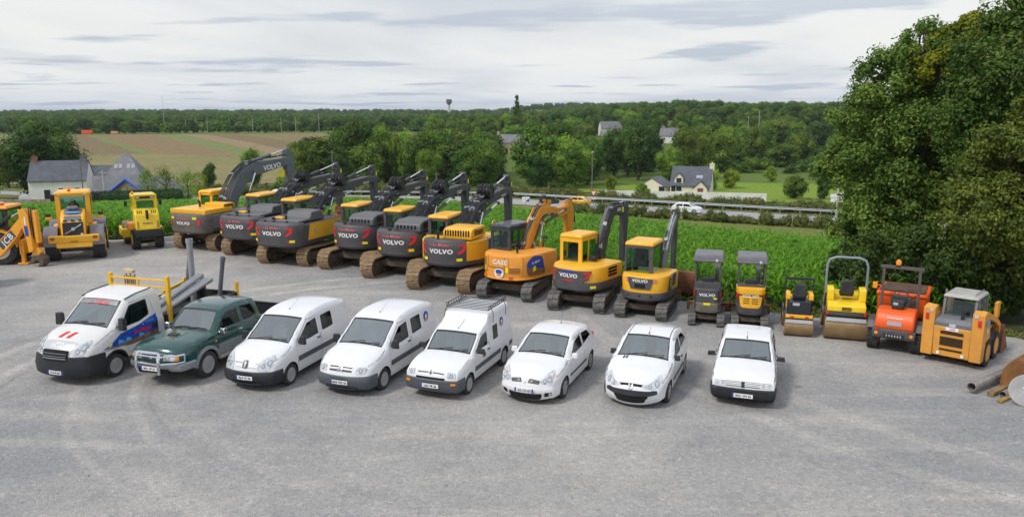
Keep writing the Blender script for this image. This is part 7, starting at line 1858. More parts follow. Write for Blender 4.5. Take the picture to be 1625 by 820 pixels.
def boom_e9(root):
	b = MB(); b.beam([(1.05, .9), (1.15, 1.5), (1.75, 2.45), (2.3, 3.05), (2.75, 3.42)], [.26, .30, .32, .28, .22], -.34, -.12); b.build('boom', mat('pale_boom_grey', (.22, .24, .26), .45, var=.2, dirt=.4), root, bevel=.015)
	a = MB(); a.prism([(2.62, 3.70), (2.80, 3.66), (2.98, 3.2), (2.90, 1.1), (2.70, 1.1), (2.62, 2.5), (2.66, 3.1)], -.32, -.14, 'y'); a.build('arm', boomg, root, bevel=.015)
	ram(root, (1.65, 2.62), (2.68, 3.62), .05, -.23, .5, steel); ram(root, (1.3, .9), (2.1, 2.5), .05, -.23, .5)
	hoses(root, [(1.0, 1.2), (1.0, 1.8), (1.4, 2.35), (1.9, 2.9)], -.2, 3, .016, 4); s = MB(); s.box((.98, -.2, 1.0), (.4, .34, .45)); s.build('swing_post', dgrey, root, bevel=.04)
	bl = MB(); bl.box((1.75, 0, .36), (.08, 2.0, .46)); bl.box((1.3, .4, .34), (.9, .1, .1)); bl.box((1.3, -.4, .34), (.9, .1, .1)); bl.build('dozer_blade', rust, root, bevel=.02)
	w = MB(); w.prism([(-.30, .5), (-.28, .1), (0, -.35), (.45, -.45), (.9, -.30), (.95, -.25), (.45, -.38), (.05, -.28), (-.22, .12), (-.24, .5)], -1.2, .5, 'y', M=T(2.75, 0, .62)); w.box((2.65, -.35, 1.12), (.36, 1.8, .16)); w.box((2.7, -.35, 1.0), (.2, 1.7, .1)); w.prism([(2.5, .2), (3.6, .2), (3.5, .6), (2.6, 1.1)], -1.22, -1.18, 'y'); w.prism([(2.5, .2), (3.6, .2), (3.5, .6), (2.6, 1.1)], .48, .52, 'y'); w.build('wide_bucket', rust, root, bevel=.015)
mid_excavator('tracked_excavator', 'small yellow excavator with glazed cab and wide rusty grading bucket', (5.15, 28.1, 0), 22, dict(plan=(.05, 1.0, .93, .8), zb=.66, zt=1.60, zm=.98, xf=1.0, lowm=dgrey, upm=yell, H=.58, L=2.35, gauge=1.55, shoe=.42, swing=5, art=art_e9, cab=(-.30, .98, -.28, .82, 1.46, 2.62), post=dgrey, boom=boom_e9, roofm=yell, rearwin=(.06, .86, .04, .92), sidewin=[(.04, .9, .04, .92)]))
# ---------------- two micro excavators with open canopies
def mini(label, loc, az, dark, seed):
	root = thing('mini_excavator', label, 'mini excavator', loc, az=az, group='micro excavators with grey canopies')
	H, L, g, w = .42, 1.65, .50, .26
	track(root, 0, g, L, H, w, False); track(root, 0, -g, L, H, w, False)
	u = MB(); u.box((0, 0, .28), (.9, .9, .18)); u.cyl((0, 0, .3), (0, 0, .5), .25); u.build('undercarriage', dirtst, root, bevel=.02)
	pl = Plan(0, .62, .49, .5); side = pl.arc[-1] + .55; f = lambda o: on_wall(pl, o)
	lo = MB(); hwall(lo, pl, -side, side, [(.46, .10), (.46, .04), (.52, 0), (.80, .0), (.84, .03)], 0, .08); slab(lo, pl, -side, side, .84, .03, xend=.55, du=.08); slab(lo, pl, -side, side, .46, .1, xend=.55, flip=True, du=.08)
	cw = lo.build('counterweight', mat('worn_mini_grey', (.16, .145, .12), .6, dirt=.4, var=.2) if dark else dgrey, root)
	up = MB(); hwall(up, pl, -pl.arc[-1] - .1, pl.arc[-1] + .1, [(.84, .015), (1.30, .01), (1.34, .05)], 0, .08); slab(up, pl, -pl.arc[-1] - .1, pl.arc[-1] + .1, 1.34, .05, du=.08); co = up.build('cowl', dgrey if dark else dgrey, root)
	if not dark:
		y = MB(); hwall(y, pl, -pl.arc[-1] - .12, pl.arc[-1] + .12, [(1.22, -.01), (1.25, -.02), (1.42, -.01), (1.45, .04)], 0, .08); slab(y, pl, -pl.arc[-1] - .12, pl.arc[-1] + .12, 1.45, .04, du=.08); y.build('yellow_band', yell, root)
		y = MB(); y.region(roundpoly([(-.40, 1.16), (.40, 1.16), (.34, .80), (.26, .74), (-.26, .74), (-.34, .80)], .04), [], f(.012), 0, sp=.1); yp = y.build('engine_door', yell, co, merge=False)
		v = MB()
		for q in range(3):
			for sg in (-1, 1): v.region(rect(sg * .14 - .11, sg * .14 + .11, .90 + q * .075, .925 + q * .075), [], f(.018), 0, sp=.1)
		v.build('vent', well, yp, merge=False)
	else:
		for k in (-1, 1): r = MB(); r.region(rect(k * .0 - .12, .12, .76, .84), [], f(.014), 0, sp=.1);
		r.build('reflector', yelrefl, co, merge=False); r = MB(); r.region(rect(.22, .34, .98, 1.04), [], f(.014), 0, sp=.1); r.build('reflector', yelrefl, co, merge=False)
		for k in (-1, 1): b = MB(); b.tube([f(.03)(k * .42, z) for z in (.6, .8, 1.0, 1.25)], .018, 6); b.build('guard_bar', blackpl, co, merge=False)
		y = MB(); hwall(y, pl, pl.arc[-1] + .02, pl.arc[-1] + .3, [(.86, -.012), (1.3, -.012)], 0, .1); y.build('yellow_side', yell, root)
	t = MB(); t.text('VOLVO', .14, lambda a, b: f(.02)(a, 1.13 + b if dark else 1.17 + b * .85), 0, bold=.035, sx=1.18); t.build('lettering', whitem, co, merge=False)
	for k in (-1, 1): s = MB(); s.region([(k * .40, 1.24), (k * .58, 1.24), (k * .58, 1.06), (k * .44, 1.06)], [], f(.016), 0, sp=.1); s.build('tail_light', redrefl, co, merge=False)
	z0, z1 = 1.34, 2.42; wy = .44; fr = MB()
	for sg in (-1, 1):
		fr.prism([(-.36, z0), (-.22, z0), (-.24, z1), (-.36, z1)], sg * wy - .03, sg * wy + .03, 'y'); fr.tube([(.55, sg * wy, .8), (.58, sg * wy, 1.8), (.45, sg * wy, z1 - .02)], .028, 6)
	fr.bb(-.38, -.30, -wy, wy, z0 - .02, z0 + .20); fr.bb(-.38, -.32, -wy, wy, z1 - .10, z1); fr.build('canopy_frame', dgrey, root, bevel=.01)
	r = MB(); r.box((.08, 0, z1 + .06), (1.12, 1.06, .20), 0, top=.93); r.box((-.36, 0, z1 - .05), (.22, 1.04, .20), 0, ry=14); r.build('canopy_roof', mgrey, root, bevel=.05, seg=3)
	wl = MB(); wl.box((-.48, -.28, z1 - .06), (.08, .10, .10)); wl.build('work_light', silverm, root, bevel=.02)
	s = MB(); s.box((.05, 0, 1.2), (.42, .42, .14)); s.box((-.15, 0, 1.46), (.12, .42, .5), 0, ry=-8); s.build('seat', seatm, root, bevel=.04)
	for sg in (-1, 1): j = MB(); j.box((.25, sg * .28, 1.3), (.3, .14, .3)); j.tube([(.35, sg * .28, 1.42), (.38, sg * .28, 1.7)], .02, 5); j.build('joystick', blackpl, root, bevel=.02)
	b = MB(); b.beam([(.75, .7), (.95, 1.3), (1.25, 1.75), (1.9, 1.8)], [.16, .2, .2, .14], -.36, -.20); b.build('boom', dgrey, root, bevel=.01)
	a = MB(); a.beam([(1.85, 1.95), (1.9, 1.6), (1.55, .6)], [.12, .16, .12], -.34, -.22); a.build('arm', dgrey, root, bevel=.01); ram(root, (.95, .9), (1.2, 1.6), .04, -.28); bucket(root, 1.6, .34, .42, rust, -.28, .45)
	for k in (1,): bl = MB(); bl.box((1.15, 0, .26), (.06, 1.55, .30)); bl.box((1.17, 0, .42), (.12, 1.55, .06)); bl.box((.8, .3, .26), (.6, .07, .07)); bl.box((.8, -.3, .26), (.6, .07, .07)); bl.build('dozer_blade', rust, root, bevel=.01)
mini('dark grey micro excavator with two guard bars on its tail', (7.15, 26.9, 0), 16, True, 1)
mini('micro excavator with yellow band and yellow engine door', (8.60, 26.55, 0), 16, False, 2)
# ---------------- tandem rollers
def roller(label, loc, az, big):
	root = thing('tandem_roller', label, 'roller', loc, az=az, group=None); W_ = 1.30 if big else .92; r = .40 if big else .30; wb = 1.75 if big else 1.35
	for sx in (-1, 1):
		d = MB(); Rm = T(sx * wb / 2, 0, r) @ Matrix.Rotation(R(90), 4, 'X'); d.lathe([(r * .3, -W_ / 2 + .06), (r * .9, -W_ / 2 + .05), (r, -W_ / 2), (r, W_ / 2), (r * .9, W_ / 2 - .05), (r * .3, W_ / 2 - .06)], 36, 0, Rm); dr = d.build('drum', drum, root)
		c = MB(); c.bb(sx * wb / 2 - .05, sx * wb / 2 + .05, -W_ / 2 - .01, -W_ / 2 + .03, r, r * 2 + .12); c.bb(sx * wb / 2 - .05, sx * wb / 2 + .05, W_ / 2 - .03, W_ / 2 + .01, r, r * 2 + .12); c.build('drum_fork', dgrey, root)
		s = MB(); s.box((sx * (wb / 2 + r * .82), 0, r * 1.72), (.05, W_ * .96, .05)); s.box((sx * (wb / 2 + r * .76), 0, r * 1.85), (.03, W_ * .94, .10)); s.build('scraper', silverm, root)
	ym = yell2 if big else yell
	z0 = r * 2 + .02; zt = z0 + (.34 if big else .22); xr = -wb / 2 - r * .55
	b = MB(); b.prism([(xr, z0), (xr - .02, z0 + .12), (xr + .05, z0 + .14), (wb / 2 + .2, z0 + .14), (wb / 2 + .2, z0)], -W_ / 2, W_ / 2, 'y'); b.build('frame', dgrey, root, bevel=.02)
	if big:
		y = MB(); y.prism(roundpoly([(xr - .02, z0 + .15), (xr, z0 + .36), (xr + .30, z0 + .44), (-.15, z0 + .46), (-.15, z0 + .15)], .05), -W_ * .46, W_ * .46, 'y'); h = y.build('rear_hood', ym, root, bevel=.03, seg=3)
		for q in range(3): v = MB(); v.bb(xr - .025, xr - .0, -.15, .15, z0 + .20 + q * .045, z0 + .222 + q * .045); v.build('vent', well, h)
		for sg in (-1, 1): y = MB(); y.prism(roundpoly([(-.75, z0 + .42), (-.72, z0 + .86), (-.3, z0 + .90), (-.1, z0 + .45)], .08), sg * W_ * .30, sg * W_ * .47, 'y'); y.build('side_tank', ym, root, bevel=.03, seg=3)
		y = MB(); y.prism(roundpoly([(.15, z0 + .15), (.15, z0 + .55), (.9, z0 + .5), (1.15, z0 + .3), (1.15, z0 + .15)], .08), -W_ * .4, W_ * .4, 'y'); y.build('front_hood', ym, root, bevel=.03)
		sx, sz = -.62, z0 + .66
	else:
		y = MB(); y.bb(xr - .02, xr + .10, -W_ * .48, W_ * .48, z0 + .02, z0 + .14); y.build('tail_bar', ym, root, bevel=.02)
		y = MB(); y.prism([(xr + .02, z0 + .12), (xr + .04, z0 + .60), (-.2, z0 + .60), (-.2, z0 + .12)], -W_ * .40, W_ * .40, 'y'); y.build('rear_hood', mat('navy_black', (.02, .024, .032), .4), root, bevel=.03)
		for sg in (-1, 1): y = MB(); y.prism(roundpoly([(-.62, z0 + .6), (-.6, z0 + .82), (-.2, z0 + .86), (-.1, z0 + .6)], .05), sg * W_ * .32, sg * W_ * .48, 'y'); y.build('arm_rest', ym, root, bevel=.04)
		y = MB(); y.prism(roundpoly([(.15, z0 + .1), (.15, z0 + .6), (.8, z0 + .5), (.9, z0 + .1)], .08), -W_ * .4, W_ * .4, 'y'); y.build('front_hood', ym, root, bevel=.03)
		p = MB(); p.box((xr + .03, .12, z0 + .50), (.02, .22, .09)); p.build('small_plate', silverm, root); sx, sz = -.55, z0 + .68
	s = MB(); s.box((sx + .18, 0, sz), (.42, .44, .14)); s.box((sx - .06, 0, sz + .26), (.13, .46, .52), 0, ry=-10, topy=.8); s.build('seat', seatm if big else mat('seat_cover', (.045, .05, .052), .8, var=.3), root, bevel=.06, seg=3)
	st = MB(); m = T(.05, 0, sz + .34, 0, -50, 0); st.tube([m @ Vector((.21 * math.cos(t), .21 * math.sin(t), 0)) for t in np.linspace(0, 6.283, 17)], .016, 5); st.tube([(.05, 0, sz + .33), (.25, 0, sz - .1)], .03, 6); st.build('steering_wheel', blackpl, root)
	a = MB(); q = W_ / 2 - .01; top = 2.68 if big else 1.86; x = -.25
	if big: a.tube([(x, -q, z0), (x, -q, top - .28), (x, -q + .08, top - .08), (x, -q + .28, top), (x, q - .28, top), (x, q - .08, top - .08), (x, q, top - .28), (x, q, z0)], .042, 8)
	else: a.bb(x - .03, x + .03, -q - .02, -q + .03, z0, top); a.bb(x - .03, x + .03, q - .03, q + .02, z0, top); a.bb(x - .035, x + .035, -q - .02, q + .02, top, top + .08)
	a.build('roll_bar', mat('galvanised_blue', (.30, .36, .42), .35, .4) if big else blackpl, root, merge=False)
	for sg in (-1, 1):
		t = MB(); t.box((xr - .03, sg * W_ * (.45 if big else .26), z0 + (.10 if big else .075)), (.04, .07 if big else .12, .12 if big else .05)); t.build('tail_light', redrefl, root, bevel=.008)
		if big: t = MB(); t.tube([(x, sg * q, z0 + .1), (x - .25, sg * q, z0 + .65)], .03, 6); t.build('bar_strut', boomg, root)
	return root
roller('small yellow and black tandem roller with square black roll bar', (10.02, 25.75, 0), 16, False)
roller('larger yellow tandem roller with tall rounded blue grey roll bar', (11.55, 25.55, 0), 19, True)
# ---------------- articulated dumper
def dumper():
	root = thing('site_dumper', 'orange wheeled dumper with beacon on its roll bar, left of the skid steer', 'dumper', (12.66, 23.95, 0), az=33)
	add_wheels(root, [(-.55, .62), (-.55, -.62), (1.15, .62), (1.15, -.62)], .44, .32, 'steel', mat('orange_rim', (.5, .15, .03), .5), tread=True)
	c = MB(); c.prism([(-1.05, .46), (-1.08, .78), (.35, .80), (.35, .48)], -.52, .52, 'y'); c.bb(.3, 1.7, -.35, .35, .5, .66); c.build('chassis', dgrey, root, bevel=.02)
	b = MB(); b.prism(roundpoly([(-1.12, .76), (-1.16, 1.02), (-1.02, 1.30), (-.80, 1.36), (-.20, 1.38), (-.15, .76)], .12), -.56, .56, 'y'); h = b.build('hood', red_or, root, bevel=.07, seg=3)
	b = MB(); b.prism([(-1.13, .50), (-1.17, .62), (-1.15, .80), (-1.0, .80), (-1.0, .5)], -.62, .62, 'y'); b.build('rear_bumper', dgrey, root, bevel=.03)
	g = MB(); g.box((-1.165, 0, 1.0), (.02, .42, .13), 0, ry=-8); g.build('grille', silverm, h); s = MB(); s.box((-1.11, 0, 1.16), (.02, .44, .03), 0, ry=-25); s.build('hood_badge', whitem, h)
	p = MB(); p.bb(-1.19, -1.16, -.30, .30, .56, .66)
	p.build('number_plate', blackpl, root); t = MB()
	for q in range(6): t.bb(-1.195, -1.19, -.22 + q * .08, -.19 + q * .08, .58, .64)
	t.build('plate_marks', silverm, root, merge=False)
	for sg in (-1, 1):
		l = MB(); l.cyl((-1.18, sg * .50, .66), (-1.13, sg * .50, .66), .055, n=12); l.build('indicator', amber, root); l = MB(); l.box((-1.17, sg * .46, .79), (.03, .07, .05)); l.build('tail_light', redrefl, root)
		f = MB(); f.beam([(-.98, .74), (-.86, .95), (-.55, 1.0), (-.22, .95), (-.1, .76)], [.05] * 5, sg * .52, sg * .80); f.build('mudguard', dgrey, root, bevel=.015)
	s = MB(); s.box((-.35, 0, 1.50), (.36, .42, .12)); s.box((-.52, 0, 1.66), (.10, .42, .30)); s.box((-.62, .0, 1.52), (.16, .36, .30)); s.build('seat', seatm, root, bevel=.05)
	l = MB(); l.box((-.71, .06, 1.55), (.01, .14, .08)); l.build('seat_label', silverm, root)
	d = MB(); d.box((.25, 0, 1.35), (.3, .6, .5)); d.build('console', dgrey, root, bevel=.04)
	st = MB(); m = T(.08, 0, 1.68, 0, -55, 0); st.tube([m @ Vector((.2 * math.cos(t), .2 * math.sin(t), 0)) for t in np.linspace(0, 6.283, 15)], .018, 5); st.build('steering_wheel', blackpl, root)
	k = MB(); P = [(.45, .9), (.30, 1.62), (1.95, 1.72), (1.75, 1.0), (1.3, .75), (.7, .75)]
	k.prism(P, -.72, .72, 'y'); k.bb(.26, 2.0, -.76, -.70, 1.60, 1.70); k.bb(.26, 2.0, .70, .76, 1.60, 1.70); k.bb(.26, .34, -.74, .74, 1.60, 1.72)
	sk = k.build('skip', red_or, root, bevel=.03); q = MB(); q.bb(.42, 1.85, -.64, .64, 1.70, 1.728); q.build('skip_cavity', mat('skip_dirt', (.10, .06, .04), .9, var=.4), sk)
	a = MB(); x = -.30; a.bb(x - .04, x + .04, -.56, -.48, 1.0, 2.62); a.bb(x - .04, x + .04, .48, .56, 1.0, 2.62); a.bb(x - .05, x + .05, -.62, .62, 2.60, 2.70); a.build('roll_bar', mat('brown_grey', (.10, .085, .08), .5), root, bevel=.01)
	be = MB(); be.cyl((x, .12, 2.70), (x, .12, 2.74), .09, n=12, mat=1); be.lathe([(.08, 0), (.085, .10), (.05, .16), (.001, .17)], 12, 0, T(x, .12, 2.74)); be.build('beacon', [amber, blackpl], root)
	o = MB(); o.box((x - .05, .74, 2.02), (.10, .14, .20)); o.tube([(x, .56, 2.02), (x - .03, .68, 2.02)], .02, 5); o.build('side_lamp', amber, root, bevel=.02)
	lv = MB(); lv.tube([(-.1, -.35, 1.3), (.0, -.42, 1.75)], .02, 5); lv.box((-.15, -.42, 1.38), (.3, .2, .4)); lv.build('control_lever', blackpl, root, bevel=.02)
dumper()
# ---------------- skid steer
def skid():
	root = thing('skid_steer_loader', 'amber skid steer loader with grey caged cab, right of the orange dumper', 'loader', (14.05, 22.75, 0), az=44)
	sk = mat('skid_amber', (.74, .33, .045), .5, var=.1, scale=2, dirt=.4, dirtcol=(.34, .24, .13))
	add_wheels(root, [(-.42, .70), (-.42, -.70), (.62, .70), (.62, -.70)], .42, .28, 'steel', sk, tread=True)
	b = MB(); b.bb(-1.05, 1.0, -.54, .54, .24, 1.02); b.build('chassis', sk, root, bevel=.02)
	r = MB(); r.prism([(-1.16, .26), (-1.22, 1.18), (-1.05, 1.26), (-.72, 1.26), (-.72, .26)], -.50, .50, 'y'); d = r.build('rear_door', sk, root, bevel=.025)
	for z0, z1 in ((.98, 1.10), (.62, .92), (.46, .56)):
		g = MB(); n = int((z1 - z0) / .035)
		for i in range(n): z = z0 + i * .035; g.box((-1.155 - .065 * (z - .26) / .92 - .012, 0, z), (.02, .62, .02), 0)
		g.build('vent', well, d, merge=False)
	c = MB(); c.prism([(-1.20, 1.16), (-1.22, 1.32), (-1.10, 1.42), (-.45, 1.46), (-.45, 1.2)], -.50, .50, 'y'); c.build('hood_top', mgrey, root, bevel=.03)
	l = MB(); l.box((-1.225, 0, 1.25), (.02, .18, .09)); l.build('work_light', lens, root, bevel=.01)
	l = MB(); l.box((-1.225, 0, 1.14), (.02, .34, .10)); l.build('number_plate', whitem, root); t = MB(); t.text('CASE', .07, lambda u, v: (-1.238, -u, 1.14 + v), 0, bold=.03); t.build('plate_lettering', redm, root, merge=False)
	for sg in (-1, 1):
		l = MB(); l.box((-1.15, sg * .26, 1.285), (.1, .22, .025)); l.build('hood_decal', mat('dark_red_strip', (.25, .03, .05), .4), root)
		t = MB(); t.prism([(-1.20, .24), (-1.24, 1.72), (-.92, 1.78), (-.86, 1.55), (-.55, 1.50), (-.35, .98), (-.35, .85), (-.80, .80), (-.88, .24)], sg * .50, sg * .82, 'y'); to = t.build('loader_tower', sk, root, bevel=.02)
		q = MB(); q.box((-1.245, sg * .70, 1.45), (.04, .09, .20)); q.build('tail_light', redrefl, to, bevel=.01); q = MB(); q.box((-1.24, sg * .60, 1.64), (.03, .10, .09)); q.build('lamp', lens, to, bevel=.01)
		q = MB(); q.box((-1.205, sg * .33, .36), (.02, .08, .09)); q.build('white_square', whitem, root)
		a = MB(); a.beam([(-1.0, 1.70), (-.5, 1.58), (.6, 1.22), (1.15, .95), (1.30, .42)], [.20, .18, .17, .17, .15], sg * .66, sg * .78); a.build('lift_arm', sk, root, bevel=.02)
		a = MB(); a.box((1.05, sg * .66, 1.45), (.34, .10, .5)); a.tube([(.9, sg * .6, 1.5), (1.2, sg * .6, 1.2), (1.25, sg * .6, .7)], .025, 5); a.build('arm_casting', sk, root, bevel=.03)
		ram(root, (-.6, .95), (.35, 1.16), .045, sg * .72, .5)
		s_ = MB(); s_.box((-.85, sg * .835, 1.42), (.34, .01, .14)); s_.build('side_decal', lblue, to); s_ = MB(); s_.box((-.8, sg * .835, 1.16), (.14, .01, .14)); s_.build('side_decal', whitem, to)
	z0, z1 = 1.36, 1.98; x0, x1, w = -.72, .62, .46; k = MB(); M_ = mgrey
	k.prism([(x0, z0), (x0 + .16, z1), (x0 + .24, z1), (x0 + .10, z0)], -w, -w + .07, 'y'); k.prism([(x0, z0), (x0 + .16, z1), (x0 + .24, z1), (x0 + .10, z0)], w - .07, w, 'y')
	for sg in (-1, 1):
		k.bb(x1 - .06, x1, sg * w - .03, sg * w + .03, .95, z1)
		for i in range(10): z = 1.22 + i * .075; k.bb(x0 + .30, x1 - .03, sg * w - .012, sg * w + .012, z, z + .03)
		k.bb(x0 + .22, x0 + .30, sg * w - .03, sg * w + .03, 1.1, z1)
	k.build('cab_cage', M_, root, bevel=.01)
	rr_ = MB(); rr_.box(((x0 + x1) / 2 + .06, 0, z1 + .05), (x1 - x0 - .05, 2 * w + .06, .10), 0, top=.92); rr_.build('cab_roof', mat('pale_dusty_roof', (.42, .41, .38), .7, var=.2), root, bevel=.04); rl = MB(); rl.tube([(x0 + .3, -w + .1, z1 + .1), (x0 + .3, -w + .1, z1 + .16), (x1 - .1, -w + .1, z1 + .16), (x1 - .1, -w + .1, z1 + .1)], .015, 5); rl.tube([(x0 + .2, w - .04, z1 + .08), (x0 + .15, w - .04, z1 + .22)], .03, 5); rl.build('roof_rail', steel, root, merge=False)
	g = MB(); g.region(roundpoly(rect(-w + .06, w - .06, 0, .56), .05), [], plane((x0 + .03, 0, z0 + .02), (0, -1, 0), (.26, 0, .965)), 0, sp=.5, grid=False); g.build('rear_window', glass_c, root)
	s = MB(); s.box((-.1, 0, 1.2), (.45, .5, .14)); s.box((-.34, 0, 1.5), (.12, .48, .55)); s.build('seat', seatm, root, bevel=.04); e = MB(); e.tube([(-.95, -.18, 1.42), (-.95, -.18, 1.58), (-.93, -.16, 1.70)], .05, 8); e.build('exhaust', blackpl, root)
	bu = MB(); bu.prism([(1.25, .95), (1.22, .10), (1.35, .04), (2.05, .04), (1.95, .12), (1.40, .14), (1.34, .30), (1.33, .95)], -.86, .86, 'y')
	for sg in (-1, 1): bu.prism([(1.25, .95), (1.22, .10), (1.35, .04), (2.05, .04), (1.75, .45), (1.40, .95)], sg * .86, sg * .82, 'y')
	bu.build('bucket', rust, root, bevel=.01); q = MB(); q.box((-.58, -.80, 1.30), (.03, .02, .22)); q.build('yellow_strip', yelrefl, root)
skid()
# ---------------- wheel loader, seen from behind
def wheel_loader():
	root = thing('wheel_loader', 'yellow wheel loader seen from behind with dark radiator grille', 'loader', (-23.5, 40.4, 0), az=-26)
	R_ = .80
	add_wheels(root, [(-1.35, 1.06), (-1.35, -1.06), (1.75, 1.06), (1.75, -1.06)], R_, .62, 'truck', yell, tread=True)
	c = MB(); c.bb(-2.1, .2, -.55, .55, .62, 1.2); c.bb(.2, 2.1, -.45, .45, .62, 1.3); c.cyl((-1.35, -.9, R_), (-1.35, .9, R_), .22); c.cyl((1.75, -.9, R_), (1.75, .9, R_), .22); c.build('chassis', dgrey, root, bevel=.04)
	b = MB(); b.prism([(-2.35, .98), (-2.4, 1.34), (-2.05, 1.36), (-2.05, .98)], -1.15, 1.15, 'y'); b.prism([(-2.36, .72), (-2.32, 1.0), (-2.0, 1.0), (-2.0, .70)], -.82, .82, 'y'); cwt = b.build('counterweight', yell, root, bevel=.05, seg=3)
	for sg in (-1, 1): l = MB(); l.box((-2.40, sg * .96, 1.24), (.05, .20, .15)); l.build('tail_light', mat('brown_lens', (.35, .08, .02), .3), cwt, bevel=.01)
	t = MB(); t.text('VOLVO', .10, lambda u, v: (-2.405, -u, 1.05 + v), 0, bold=.03); t.build('weight_lettering', blackpl, cwt, merge=False)
	h = MB(); h.prism([(-2.22, 1.36), (-2.16, 2.02), (-1.85, 2.34), (-1.0, 2.55), (-.55, 2.55), (-.55, 1.2), (-2.1, 1.2)], -.56, .56, 'y'); hd = h.build('engine_hood', yell, root, bevel=.10, seg=3)
	g = MB(); g.prism([(-2.26, 1.30), (-2.19, 2.02), (-2.12, 2.02), (-2.12, 1.30)], -.47, .47, 'y'); gr = g.build('radiator_grille', blackpl, root, bevel=.03)
	d = MB(); d.add([(-2.275, .38, 1.42), (-2.272, .38, 1.46), (-2.235, -.36, 1.92), (-2.24, -.38, 1.88)], [(0, 3, 2, 1)]); d.tube([(-2.275, .38, 1.44), (-2.215, -.38, 1.92)], .022, 5); d.cyl((-2.26, 0, 1.68), (-2.22, 0, 1.68), .09, n=14); d.build('diagonal_badge', chrome, gr, merge=False)
	q = MB(); q.box((-2.245, -.38, 1.40), (.02, .12, .08)); q.build('grille_label', whitem, gr)
	tp_ = MB(); tp_.prism([(-2.14, 2.04), (-1.95, 2.28), (-1.5, 2.50), (-.95, 2.66), (-.95, 2.4), (-1.9, 1.98)], -.40, .40, 'y'); tp_.box((-1.25, 0, 2.66), (.45, .5, .16), 0, ry=-8); tp_.build('hood_cover', mgrey, root, bevel=.05)
	lb = MB(); lb.box((-1.72, 0, 2.46), (.10, .50, .06), 0, ry=-25); lb.build('blue_label', lblue, root)
	for sg in (-1, 0, 1): l = MB(); l.box((-2.13, sg * .34, 2.10), (.06, .16, .09), 0, ry=-40); l.build('hood_light', blackpl, root, bevel=.02)
	for sg in (-1, 1):
		for ax in (-1.35, 1.75):
			f = MB(); n = 9; A0, A1 = (15, 180) if ax < 0 else (20, 150)
			P = [(ax + (R_ + .12) * math.cos(R(a)), R_ + (R_ + .12) * math.sin(R(a))) for a in np.linspace(A0, A1, n)]
			f.beam(P[::-1], [.07] * n, sg * .72, sg * 1.38); f.build('mudguard', mgrey, root, bevel=.03)
		s = MB(); s.bb(-.75, .1, sg * .62, sg * 1.0, 1.2, 1.72); s.bb(-.6, -.1, sg * 1.0, sg * 1.25, .65, .72); s.build('step_box', yell, root, bevel=.04)
		m = MB(); m.box((-.35, sg * 1.20, 2.05), (.22, .30, .16)); m.build('air_box', yell, root, bevel=.03); m = MB(); m.box((-.35, sg * 1.22, 2.20), (.12, .24, .18)); m.build('work_lamp', blackpl, root, bevel=.02)
		m = MB(); m.tube([(.9, sg * .75, 3.2), (1.0, sg * 1.0, 3.1)], .02, 5); m.box((.98, sg * 1.05, 3.0), (.08, .24, .36)); m.build('mirror', blackpl, root, bevel=.03)
	cab(root, -.75, .85, -.80, .80, 1.75, 3.32, yell, yell, glass_c, rearwin=(.14, .86, .30, .94), sidewin=[(.08, .92, .2, .94)], roofh=.14, over=.12)
	p = MB();
	for sg in (-1, 1): l = MB(); l.box((-.80, sg * .62, 3.30), (.05, .14, .07)); l.build('work_light', lens, root, bevel=.01)
	be = MB(); be.cyl((-.4, .15, 3.46), (-.4, .15, 3.50), .08, n=10, mat=1); be.lathe([(.075, 0), (.08, .12), (.04, .17), (.001, .18)], 12, 0, T(-.4, .15, 3.50)); be.build('beacon', [amber, blackpl], root)
	e = MB(); e.tube([(-1.0, 0, 2.6), (-1.0, 0, 2.95), (-1.1, 0, 3.05)], .085, 10); e.build('exhaust', mat('hot_brown', (.10, .05, .03), .5), root)
	for sg in (-1, 1): a = MB(); a.beam([(1.0, 2.0), (1.9, 1.7), (2.7, .75)], [.35, .38, .3], sg * .45, sg * .60); a.build('lift_arm', yell, root, bevel=.03)
	bucket(root, 3.2, .72, 1.15, mat('bucket_yellow_worn', (.35, .24, .10), .7, dirt=.6), 0, 2.6, 180)
wheel_loader()
